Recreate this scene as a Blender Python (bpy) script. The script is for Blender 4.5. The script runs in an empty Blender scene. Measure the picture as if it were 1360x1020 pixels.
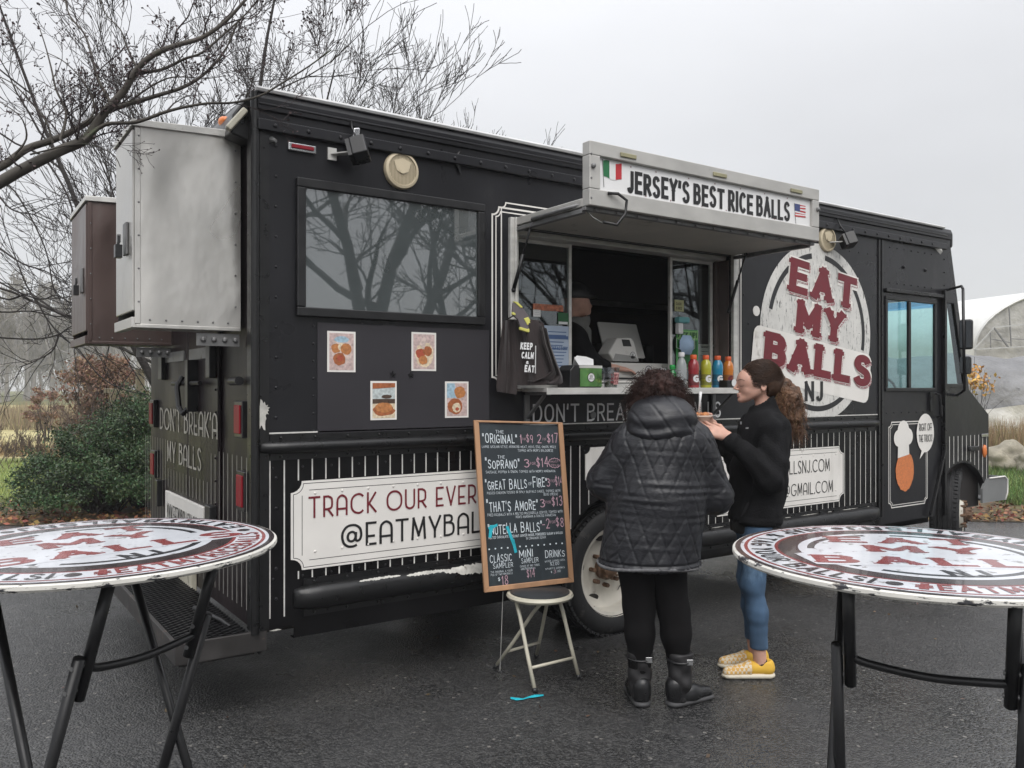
import bpy, bmesh, math, random
import numpy as np
from math import sin, cos, pi, radians, sqrt, atan2, hypot
from mathutils import Vector, Matrix, noise

random.seed(7); rng = np.random.default_rng(7)
scene = bpy.context.scene
COL = scene.collection

# ------------------------------------------------------------------ camera
TH = radians(34.4); CAM_Z = 1.55; FPX = 1110.0; HORY = 515.0
cam_data = bpy.data.cameras.new('camera'); cam = bpy.data.objects.new('camera', cam_data)
COL.objects.link(cam); scene.camera = cam
cam.location = (0, 0, CAM_Z); cam.rotation_euler = (pi/2, 0, -TH)
cam_data.sensor_width = 36; cam_data.lens = FPX/1360*36
cam_data.shift_y = 5/1360
cam_data.clip_start = 0.05; cam_data.clip_end = 2000
FWD = Vector((sin(TH), cos(TH), 0)); RGT = Vector((cos(TH), -sin(TH), 0)); UP = Vector((0, 0, 1))

# ------------------------------------------------------------------ world: overcast sky
SKY_H, SKY_Z = 5.35, 12.0          # radiance at horizon / extra towards zenith (x strength 0.1)
world = bpy.data.worlds.new('World'); scene.world = world; world.use_nodes = True
wn, wl = world.node_tree.nodes, world.node_tree.links
bg = wn['Background']; bg.inputs['Strength'].default_value = 0.1
sky = wn.new('ShaderNodeTexSky'); sky.sky_type = 'NISHITA'; sky.sun_disc = False
SUN_EL, SUN_ROT = radians(50), radians(200)
sky.sun_elevation = SUN_EL; sky.sun_rotation = SUN_ROT
tc = wn.new('ShaderNodeTexCoord'); sep = wn.new('ShaderNodeSeparateXYZ'); wl.new(tc.outputs['Generated'], sep.inputs[0])
sq = wn.new('ShaderNodeMath'); sq.operation = 'MULTIPLY'; wl.new(sep.outputs['Z'], sq.inputs[0]); wl.new(sep.outputs['Z'], sq.inputs[1])
mr = wn.new('ShaderNodeMapRange'); wl.new(sq.outputs[0], mr.inputs['Value'])
mr.inputs['From Min'].default_value = 0; mr.inputs['From Max'].default_value = 1
mr.inputs['To Min'].default_value = SKY_H; mr.inputs['To Max'].default_value = SKY_H+SKY_Z
nz = wn.new('ShaderNodeTexNoise'); nz.inputs['Scale'].default_value = 1.6; nz.inputs['Detail'].default_value = 4
wmap = wn.new('ShaderNodeMapping'); wmap.inputs['Scale'].default_value = (1, 1, 2.6)
wl.new(tc.outputs['Generated'], wmap.inputs[0]); wl.new(wmap.outputs[0], nz.inputs['Vector'])
nmr = wn.new('ShaderNodeMapRange'); wl.new(nz.outputs['Fac'], nmr.inputs['Value'])
nmr.inputs['From Min'].default_value = .3; nmr.inputs['From Max'].default_value = .7
nmr.inputs['To Min'].default_value = .93; nmr.inputs['To Max'].default_value = 1.07
mul = wn.new('ShaderNodeMath'); mul.operation = 'MULTIPLY'
wl.new(mr.outputs[0], mul.inputs[0]); wl.new(nmr.outputs[0], mul.inputs[1])
vs = wn.new('ShaderNodeVectorMath'); vs.operation = 'SCALE'; vs.inputs[0].default_value = (.975, .985, 1.02)
wl.new(mul.outputs[0], vs.inputs['Scale'])
mx = wn.new('ShaderNodeMix'); mx.data_type = 'RGBA'; mx.inputs['Factor'].default_value = .06
wl.new(vs.outputs[0], mx.inputs['A']); wl.new(sky.outputs[0], mx.inputs['B'])
wl.new(mx.outputs['Result'], bg.inputs['Color'])

sun_d = bpy.data.lights.new('sun', 'SUN'); sun_d.energy = 1.5; sun_d.angle = radians(50); sun_d.color = (1, .97, .93)
sun = bpy.data.objects.new('sun', sun_d); COL.objects.link(sun)
_sd = Vector((sin(SUN_ROT)*cos(SUN_EL), cos(SUN_ROT)*cos(SUN_EL), sin(SUN_EL)))   # towards the sun
sun.rotation_euler = _sd.to_track_quat('Z', 'Y').to_euler(); sun.location = (0, -5, 15)

scene.view_settings.view_transform = 'Standard'; scene.view_settings.look = 'None'
scene.view_settings.exposure = 0.42; scene.view_settings.gamma = 1; scene.view_settings.use_curve_mapping = False
scene.cycles.use_denoising = True
scene.cycles.max_bounces = 6; scene.cycles.volume_bounces = 1; scene.cycles.transparent_max_bounces = 12
scene.cycles.volume_step_rate = 4; scene.cycles.sample_clamp_indirect = 4
scene.cycles.caustics_reflective = False; scene.cycles.caustics_refractive = False

# ------------------------------------------------------------------ pixel <-> world helpers (positions of real planes)
def ray(px, py): return FWD + RGT*((px-680)/FPX) + UP*((HORY-py)/FPX)
CP = Vector((0, 0, CAM_Z))
def at(px, py, d): return CP + ray(px, py)*d
def onY(px, py, Y): r = ray(px, py); return CP + r*(Y/r.y)
def onX(px, py, X): r = ray(px, py); return CP + r*(X/r.x)
def onZ(px, py, Z): r = ray(px, py); return CP + r*((Z-CAM_Z)/r.z)
YS = 3.90           # plane of the truck's side
XR = 1.22           # plane of the truck's rear
def S(px, py, off=0): return onY(px, py, YS-off)

# ------------------------------------------------------------------ object helpers
def tag(o, label=None, cat=None, group=None, kind=None):
    if label: o['label'] = label
    if cat: o['category'] = cat
    if group: o['group'] = group
    if kind: o['kind'] = kind
    return o
WM = {}
def setparent(o, parent):
    if parent is not None:
        o.parent = parent
        o.matrix_parent_inverse = WM.get(parent.name, Matrix()).inverted()
def thing(name, label, cat, loc=(0, 0, 0), group=None, rz=0):
    o = bpy.data.objects.new(name, None); COL.objects.link(o); o.empty_display_size = .2
    o.location = loc; o.rotation_euler = (0, 0, rz)
    WM[o.name] = Matrix.Translation(Vector(loc)) @ Matrix.Rotation(rz, 4, 'Z')
    return tag(o, label, cat, group)
def copy_tree(o, label=None, delta=Matrix(), parent=None):
    c = o.copy(); COL.objects.link(c)
    if parent is None:
        c.matrix_basis = delta @ o.matrix_basis
    else: c.parent = parent; c.matrix_parent_inverse = o.matrix_parent_inverse.copy()
    if label: c['label'] = label
    for ch in [x for x in o.children]: copy_tree(ch, None, delta, c)
    return c

class MB:
    def __init__(s): s.v = []; s.f = []
    def add(s, vs, fs):
        b = len(s.v); s.v.extend([tuple(v) for v in vs]); s.f.extend([tuple(i+b for i in f) for f in fs]); return s
    def box(s, a, b):
        x0, y0, z0 = a; x1, y1, z1 = b
        if x0 > x1: x0, x1 = x1, x0
        if y0 > y1: y0, y1 = y1, y0
        if z0 > z1: z0, z1 = z1, z0
        return s.add([(x0,y0,z0),(x1,y0,z0),(x1,y1,z0),(x0,y1,z0),(x0,y0,z1),(x1,y0,z1),(x1,y1,z1),(x0,y1,z1)],
                     [(0,3,2,1),(4,5,6,7),(0,1,5,4),(1,2,6,5),(2,3,7,6),(3,0,4,7)])
    def obox(s, c, ax, ay, az):
        """box centred c with half-axes vectors"""
        c, ax, ay, az = map(Vector, (c, ax, ay, az))
        return s.add([c-ax-ay-az, c+ax-ay-az, c+ax+ay-az, c-ax+ay-az, c-ax-ay+az, c+ax-ay+az, c+ax+ay+az, c-ax+ay+az],
                     [(0,3,2,1),(4,5,6,7),(0,1,5,4),(1,2,6,5),(2,3,7,6),(3,0,4,7)])
    def bar(s, p, q, w, h, up=(0, 0, 1)):
        p, q = Vector(p), Vector(q); d = (q-p); L = d.length
        if L < 1e-6: return s
        d /= L; u = Vector(up); n = d.cross(u)
        if n.length < 1e-4: n = d.cross(Vector((1, 0, 0)))
        n.normalize(); u = n.cross(d)
        return s.obox((p+q)/2, d*(L/2), n*(w/2), u*(h/2))
    def tube(s, pts, r, n=8, cap=True, closed=False):
        pts = [Vector(p) for p in pts]; m = len(pts)
        rs = r if hasattr(r, '__len__') else [r]*m
        b = len(s.v); prev = None
        for i, p in enumerate(pts):
            if closed: d = pts[(i+1) % m]-pts[i-1]
            else: d = pts[min(i+1, m-1)]-pts[max(i-1, 0)]
            if d.length < 1e-9: d = Vector((0, 0, 1))
            d.normalize()
            if prev is None:
                a = Vector((0, 0, 1)) if abs(d.z) < .9 else Vector((1, 0, 0))
                u = d.cross(a).normalized()
            else:
                u = prev-d*prev.dot(d)
                u = u.normalized() if u.length > 1e-6 else d.orthogonal().normalized()
            prev = u; w = d.cross(u)
            for k in range(n):
                a = 2*pi*k/n; q = p+u*(cos(a)*rs[i])+w*(sin(a)*rs[i]); s.v.append((q.x, q.y, q.z))
        for i in range(m if closed else m-1):
            j = (i+1) % m
            for k in range(n):
                k2 = (k+1) % n
                s.f.append((b+i*n+k, b+i*n+k2, b+j*n+k2, b+j*n+k))
        if cap and not closed:
            s.f.append(tuple(b+k for k in reversed(range(n)))); s.f.append(tuple(b+(m-1)*n+k for k in range(n)))
        return s
    def cyl(s, p, q, r, n=16, r2=None): return s.tube([p, q], [r, r if r2 is None else r2], n)
    def lathe(s, prof, c=(0, 0, 0), axis=(0, 0, 1), n=24, cap=True):
        """prof: list of (radius, height) along axis"""
        c, ax = Vector(c), Vector(axis).normalized(); u = ax.orthogonal().normalized(); w = ax.cross(u); b = len(s.v)
        for r, h in prof:
            for k in range(n):
                a = 2*pi*k/n; q = c+ax*h+u*(cos(a)*r)+w*(sin(a)*r); s.v.append((q.x, q.y, q.z))
        for i in range(len(prof)-1):
            for k in range(n):
                k2 = (k+1) % n; s.f.append((b+i*n+k, b+i*n+k2, b+(i+1)*n+k2, b+(i+1)*n+k))
        if cap:
            s.f.append(tuple(b+k for k in reversed(range(n)))); m = len(prof)-1; s.f.append(tuple(b+m*n+k for k in range(n)))
        return s
    def prism(s, poly, o, U, V, N, d):
        """polygon poly (2D) in frame o,U,V extruded by d along N"""
        o, U, V, N = map(Vector, (o, U, V, N)); n = len(poly)
        A = [o+U*x+V*y for x, y in poly]; B = [p+N*d for p in A]
        s.add(A+B, [tuple(reversed(range(n))), tuple(range(n, 2*n))]+[(i, (i+1) % n, n+(i+1) % n, n+i) for i in range(n)])
        return s
    def sphere(s, c, r, n=12, m=8, sc=(1, 1, 1)):
        c = Vector(c); b = len(s.v); s.v.append((c.x, c.y, c.z+r*sc[2]))
        for i in range(1, m):
            for k in range(n):
                t = pi*i/m; a = 2*pi*k/n
                s.v.append((c.x+r*sc[0]*sin(t)*cos(a), c.y+r*sc[1]*sin(t)*sin(a), c.z+r*sc[2]*cos(t)))
        s.v.append((c.x, c.y, c.z-r*sc[2])); e = len(s.v)-1
        for k in range(n): s.f.append((b, b+1+k, b+1+(k+1) % n))
        for i in range(m-2):
            for k in range(n):
                k2 = (k+1) % n; s.f.append((b+1+i*n+k, b+1+(i+1)*n+k, b+1+(i+1)*n+k2, b+1+i*n+k2))
        for k in range(n): s.f.append((e, b+1+(m-2)*n+(k+1) % n, b+1+(m-2)*n+k))
        return s
    def xf(s, M): s.v = [tuple(M @ Vector(v)) for v in s.v]; return s
    def build(s, name, mat, parent=None, smooth=False, bevel=0, kind=None, label=None, auto=None, recalc=True):
        me = bpy.data.meshes.new(name); me.from_pydata(s.v, [], s.f); me.materials.append(mat)
        if recalc and len(s.f) < 60000:
            bm = bmesh.new(); bm.from_mesh(me); bmesh.ops.recalc_face_normals(bm, faces=bm.faces); bm.to_mesh(me); bm.free()
        if smooth or auto:
            me.polygons.foreach_set('use_smooth', [True]*len(me.polygons))
            if auto: me.set_sharp_from_angle(angle=radians(auto))
        me.update()
        o = bpy.data.objects.new(name, me); COL.objects.link(o)
        if bevel:
            m = o.modifiers.new('bevel', 'BEVEL'); m.width = bevel; m.segments = 2; m.limit_method = 'ANGLE'; m.angle_limit = radians(40)
            if not smooth: 
                me.polygons.foreach_set('use_smooth', [True]*len(me.polygons)); m.harden_normals = True; me.set_sharp_from_angle(angle=radians(35))
        setparent(o, parent)
        if kind: o['kind'] = kind
        if label: o['label'] = label
        return o
def npmesh(name, V, Fc, mat, parent=None, smooth=False, kind=None, label=None):
    """V (n,3) array, Fc (m,k) int array of equal-size faces"""
    V = np.asarray(V, dtype=np.float32); Fc = np.asarray(Fc, dtype=np.int32)
    me = bpy.data.meshes.new(name); k = Fc.shape[1]
    me.vertices.add(len(V)); me.vertices.foreach_set('co', V.ravel())
    me.loops.add(Fc.size); me.loops.foreach_set('vertex_index', Fc.ravel())
    me.polygons.add(len(Fc)); me.polygons.foreach_set('loop_start', np.arange(0, Fc.size, k, dtype=np.int32))
    try: me.polygons.foreach_set('loop_total', np.full(len(Fc), k, dtype=np.int32))
    except Exception: pass
    me.polygons.foreach_set('use_smooth', np.full(len(Fc), smooth))
    me.materials.append(mat); me.update(calc_edges=True)
    o = bpy.data.objects.new(name, me); COL.objects.link(o); setparent(o, parent)
    if kind: o['kind'] = kind
    if label: o['label'] = label
    return o

# ------------------------------------------------------------------ materials
def L(r, g, b):
    f = lambda v: ((v/255+.055)/1.055)**2.4 if v/255 > .04045 else v/255/12.92
    return (f(r), f(g), f(b))
def mk(name, col, rough=.5, metal=0, var=.12, scale=6, bump=0, bscale=60, spec=.5, stretch=(1, 1, 1), dirt=None, dirt2=None,
       rvar=.08, coat=0, island=0, trans=0, bdist=.002, detail=5, sheen=0, emit=None):
    m = bpy.data.materials.new(name); m.use_nodes = True; n, l = m.node_tree.nodes, m.node_tree.links
    p = n['Principled BSDF']
    tcn = n.new('ShaderNodeTexCoord'); mp = n.new('ShaderNodeMapping'); l.new(tcn.outputs['Object'], mp.inputs[0]); mp.inputs['Scale'].default_value = stretch
    ns = n.new('ShaderNodeTexNoise'); ns.inputs['Scale'].default_value = scale; ns.inputs['Detail'].default_value = detail; l.new(mp.outputs[0], ns.inputs['Vector'])
    mixc = n.new('ShaderNodeMix'); mixc.data_type = 'RGBA'
    cr = n.new('ShaderNodeMapRange'); cr.inputs['From Min'].default_value = .3; cr.inputs['From Max'].default_value = .7; l.new(ns.outputs['Fac'], cr.inputs['Value'])
    l.new(cr.outputs[0], mixc.inputs['Factor'])
    mixc.inputs['A'].default_value = (*[max(0, c*(1-var)) for c in col], 1); mixc.inputs['B'].default_value = (*[min(1, c*(1+var)) for c in col], 1)
    out = mixc.outputs['Result']
    if island:
        g = n.new('ShaderNodeNewGeometry'); hs = n.new('ShaderNodeHueSaturation'); l.new(out, hs.inputs['Color'])
        a = n.new('ShaderNodeMapRange'); l.new(g.outputs['Random Per Island'], a.inputs['Value']); a.inputs['To Min'].default_value = 1-island; a.inputs['To Max'].default_value = 1+island
        l.new(a.outputs[0], hs.inputs['Value'])
        b = n.new('ShaderNodeMapRange'); w = n.new('ShaderNodeMath'); w.operation = 'FRACT'; w2 = n.new('ShaderNodeMath'); w2.operation = 'MULTIPLY'; w2.inputs[1].default_value = 7.3
        l.new(g.outputs['Random Per Island'], w2.inputs[0]); l.new(w2.outputs[0], w.inputs[0]); l.new(w.outputs[0], b.inputs['Value'])
        b.inputs['To Min'].default_value = .5-.04*island*2; b.inputs['To Max'].default_value = .5+.04*island*2; l.new(b.outputs[0], hs.inputs['Hue'])
        out = hs.outputs['Color']
    fac_r = None
    for k, dd in enumerate((dirt, dirt2)):
        if not dd: continue
        dc, thr, dsc = dd[:3]; st = dd[3] if len(dd) > 3 else (1, 1, 1); soft = dd[4] if len(dd) > 4 else .12
        mp2 = n.new('ShaderNodeMapping'); mp2.inputs['Location'].default_value = (3.1*k+1, 7, 2); mp2.inputs['Scale'].default_value = st; l.new(tcn.outputs['Object'], mp2.inputs[0])
        n2 = n.new('ShaderNodeTexNoise'); n2.inputs['Scale'].default_value = dsc; n2.inputs['Detail'].default_value = 8; n2.inputs['Roughness'].default_value = .65; l.new(mp2.outputs[0], n2.inputs['Vector'])
        c2 = n.new('ShaderNodeMapRange'); c2.inputs['From Min'].default_value = thr; c2.inputs['From Max'].default_value = thr+soft; l.new(n2.outputs['Fac'], c2.inputs['Value'])
        m2 = n.new('ShaderNodeMix'); m2.data_type = 'RGBA'; l.new(c2.outputs[0], m2.inputs['Factor']); l.new(out, m2.inputs['A']); m2.inputs['B'].default_value = (*dc, 1)
        out = m2.outputs['Result']
    l.new(out, p.inputs['Base Color'])
    rr = n.new('ShaderNodeMapRange'); l.new(ns.outputs['Fac'], rr.inputs['Value']); rr.inputs['From Min'].default_value = .3; rr.inputs['From Max'].default_value = .7
    rr.inputs['To Min'].default_value = max(.02, rough-rvar); rr.inputs['To Max'].default_value = min(1, rough+rvar); l.new(rr.outputs[0], p.inputs['Roughness'])
    p.inputs['Metallic'].default_value = metal; p.inputs['Specular IOR Level'].default_value = spec; p.inputs['Coat Weight'].default_value = coat
    if sheen: p.inputs['Sheen Weight'].default_value = sheen
    if trans: p.inputs['Transmission Weight'].default_value = trans
    if emit: p.inputs['Emission Color'].default_value = (*emit[0], 1); p.inputs['Emission Strength'].default_value = emit[1]
    if bump:
        nb = n.new('ShaderNodeTexNoise'); nb.inputs['Scale'].default_value = bscale; nb.inputs['Detail'].default_value = 4; l.new(mp.outputs[0], nb.inputs['Vector'])
        bp = n.new('ShaderNodeBump'); bp.inputs['Strength'].default_value = bump; bp.inputs['Distance'].default_value = bdist
        l.new(nb.outputs['Fac'], bp.inputs['Height']); l.new(bp.outputs[0], p.inputs['Normal'])
    return m
def glass(name, tint, mixf, ior=1.5, rough=.02, bumps=.0):
    """thin pane: transparent tint + mirror-like reflection"""
    m = bpy.data.materials.new(name); m.use_nodes = True; n, l = m.node_tree.nodes, m.node_tree.links
    for x in list(n): 
        if x.type != 'OUTPUT_MATERIAL': n.remove(x)
    o = [x for x in n if x.type == 'OUTPUT_MATERIAL'][0]
    t = n.new('ShaderNodeBsdfTransparent'); t.inputs[0].default_value = (*tint, 1)
    g = n.new('ShaderNodeBsdfGlossy'); g.inputs['Roughness'].default_value = rough; g.inputs['Color'].default_value = (.9, .95, 1, 1)
    lw = n.new('ShaderNodeLayerWeight'); lw.inputs['Blend'].default_value = .5
    pw = n.new('ShaderNodeMath'); pw.operation = 'POWER'; pw.inputs[1].default_value = 5; l.new(lw.outputs['Facing'], pw.inputs[0])
    ad = n.new('ShaderNodeMath'); ad.operation = 'ADD'; ad.use_clamp = True; ad.inputs[1].default_value = mixf+.04; l.new(pw.outputs[0], ad.inputs[0])
    mxs = n.new('ShaderNodeMixShader'); l.new(ad.outputs[0], mxs.inputs[0]); l.new(t.outputs[0], mxs.inputs[1]); l.new(g.outputs[0], mxs.inputs[2])
    if bumps:
        tcn = n.new('ShaderNodeTexCoord'); nb = n.new('ShaderNodeTexNoise'); nb.inputs['Scale'].default_value = 3; l.new(tcn.outputs['Object'], nb.inputs['Vector'])
        bp = n.new('ShaderNodeBump'); bp.inputs['Strength'].default_value = bumps; bp.inputs['Distance'].default_value = .01
        l.new(nb.outputs['Fac'], bp.inputs['Height']); l.new(bp.outputs[0], g.inputs['Normal'])
    l.new(mxs.outputs[0], o.inputs['Surface']); return m

M = {}
M['black'] = mk('black_paint', (.0055, .0052, .0058), .33, var=.3, scale=2.2, bump=.5, bscale=2.6, bdist=.014, spec=.24, rvar=.1,
                dirt=((.035, .033, .032), .62, 5, (1, 1, .35), .35), dirt2=((.3, .29, .27), .745, 38, (1, 1, 1), .03))
M['black2'] = mk('matte_black_panel', (.036, .034, .039), .5, var=.08, scale=3, spec=.3, dirt=((.08, .08, .08), .66, 9, (1, 1, .4), .3))
M['upper'] = mk('grey_black_upper_paint', (.0135, .0135, .016), .32, var=.25, scale=1.5, bump=.5, bscale=1.9, bdist=.014, spec=.36,
                dirt=((.06, .058, .056), .6, 4, (1, 1, .3), .4))
M['rear'] = mk('weathered_rear_panel', (.016, .0115, .013), .42, var=.35, scale=3, bump=.4, bscale=3, bdist=.01, stretch=(1, 1, .4),
               dirt=((.09, .072, .068), .60, 4, (1, 1, .3), .3), spec=.22)
M['trimblk'] = mk('black_trim', (.006, .006, .0065), .33, var=.2, scale=20, bump=.2, bscale=40, dirt=((.3, .29, .27), .74, 25))
M['frameblk'] = mk('black_window_frame', (.010, .010, .011), .4, var=.2, scale=15)
M['alu'] = mk('aluminium', (.66, .65, .62), .38, metal=.35, var=.15, scale=8, bump=.2, bscale=25, stretch=(1, 1, 3), dirt=((.2, .19, .17), .66, 14))
M['aludark'] = mk('dull_grey_metal', (.2, .2, .2), .5, metal=.4, var=.25, scale=10, dirt=((.08, .07, .06), .6, 12))
M['hatchalu'] = mk('brushed_hatch_aluminium', (.5, .49, .465), .48, metal=.35, var=.1, scale=5, bump=.15, bscale=20, dirt=((.25, .235, .2), .68, 18), stretch=(1, 1, 2))
M['cabinet'] = mk('dented_stainless_sheet', (.57, .555, .525), .33, metal=.75, var=.16, scale=1.6, bump=.7, bscale=2.2, bdist=.03, stretch=(1, 1, .7), rvar=.12, detail=2)
M['cabinet_dark'] = mk('shaded_stained_stainless', (.115, .082, .075), .33, metal=.35, var=.25, scale=2.5, bump=.8, bscale=2.4, bdist=.03, stretch=(1, 1, .5), dirt=((.12, .11, .10), .6, 5, (1, 1, .4), .25))  # far cabinet's shade and brown reflection put into the base colour, plus random stains
M['white'] = mk('white_vinyl', (.80, .775, .735), .45, var=.05, scale=4, dirt=((.28, .26, .23), .68, 18), dirt2=((.5, .48, .44), .6, 3, (1, 1, .3), .3))
M['whiteworn'] = mk('worn_white_vinyl', (.66, .65, .62), .5, var=.08, scale=10, dirt=((.06, .06, .06), .60, 9, (4, 1, .8), .05), dirt2=((.25, .24, .23), .57, 34, (3, 1, .6), .08))
M['stripe'] = mk('white_stripe', (.62, .61, .58), .5, var=.15, scale=30, dirt=((.04, .04, .04), .66, 40))
M['stripe_rear'] = mk('dirty_stripe', (.26, .25, .23), .5, var=.2, scale=30)
M['wornletters'] = mk('worn_cream_letters', (.42, .40, .36), .55, var=.2, scale=20, dirt=((.05, .045, .04), .56, 14, (1, 1, .6), .12))
M['ltgrey'] = mk('grey_letters', (.75, .75, .75), .5, var=.08)
M['red'] = mk('dark_red_vinyl', (.165, .016, .026), .45, var=.1, scale=20)
M['redworn'] = mk('worn_red_vinyl', (.2, .03, .042), .5, var=.12, scale=20, dirt=((.5, .45, .42), .68, 30))
M['redhatch'] = mk('hatched_red_shade', (.3, .07, .09), .5, var=.1, scale=20, dirt=((.66, .63, .6), .5, 60, (1, 1, 6), .04))
M['ink'] = mk('black_letters', (.013, .013, .014), .45)
M['inkworn'] = mk('worn_black_letters', (.02, .02, .022), .5, dirt=((.4, .4, .4), .68, 35))
M['chip'] = mk('bare_primer_chip', (.5, .49, .45), .6, var=.25, scale=25, dirt=((.12, .1, .08), .62, 20))
M['winglass'] = mk('dark_reflective_glass', (.072, .084, .086), .012, var=.15, scale=4, spec=.5, rvar=.004, coat=.0)
M['winglass'].node_tree.nodes['Principled BSDF'].inputs['IOR'].default_value = 2.5
M['pane'] = glass('clear_pane', (.72, .75, .73), .05, 1.6)
M['cabglass'] = glass('teal_cab_glass', (.72, .86, .86), .03, 1.6)
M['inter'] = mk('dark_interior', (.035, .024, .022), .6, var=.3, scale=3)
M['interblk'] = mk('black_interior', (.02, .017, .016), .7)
M['rubber'] = mk('tyre_rubber', (.013, .013, .014), .7, var=.25, scale=30, bump=.3, bscale=90, dirt=((.07, .065, .06), .6, 8))
M['rim'] = mk('chalky_rim_paint', (.6, .57, .5), .5, var=.12, scale=9, dirt=((.12, .06, .03), .64, 14), dirt2=((.05, .045, .04), .68, 7))
M['rust'] = mk('rusty_iron', (.13, .075, .045), .75, var=.5, scale=25, bump=.5, bscale=50, bdist=.004, dirt=((.35, .3, .22), .6, 18))
M['redlens'] = mk('red_lens', (.24, .012, .022), .45, spec=.25)
M['orangelens'] = mk('amber_lens', (.75, .22, .06), .25)
M['speaker'] = mk('cream_plastic', (.56, .48, .34), .5, var=.08)
M['speakerdk'] = mk('cream_grille_shadow', (.26, .22, .15), .6)
M['blkplastic'] = mk('black_plastic', (.012, .012, .013), .35)
M['chrome'] = mk('bright_metal', (.6, .6, .6), .2, metal=1)
M['greysheet'] = mk('grey_bumper_paint', (.19, .195, .195), .5, var=.12, scale=6)
M['roofwhite'] = mk('white_roof_edge', (.6, .6, .6), .4)
M['wood'] = mk('light_wood', (.42, .235, .13), .5, var=.22, scale=14, stretch=(1, 1, .12), bump=.2, bscale=40)
M['chalk'] = mk('chalkboard', (.018, .026, .032), .5, var=.3, scale=7, dirt=((.05, .065, .075), .55, 5, (1, 1, .5), .3))
M['chalkw'] = mk('chalk_white', (.68, .74, .78), .8, var=.1, scale=60)
M['chalkp'] = mk('chalk_pink', (.5, .32, .38), .8, var=.15, scale=60)
M['cyan'] = mk('cyan_tape', (.02, .42, .52), .5)
M['cream'] = mk('cream_enamel', (.56, .53, .43), .35, var=.08, scale=12, dirt=((.25, .2, .13), .7, 25))
M['vinyl'] = mk('black_vinyl_seat', (.03, .033, .036), .4, bump=.1, bscale=150)
M['tubeblk'] = mk('black_tube', (.008, .008, .009), .35, var=.2, scale=20, dirt=((.12, .11, .1), .7, 30))
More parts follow.
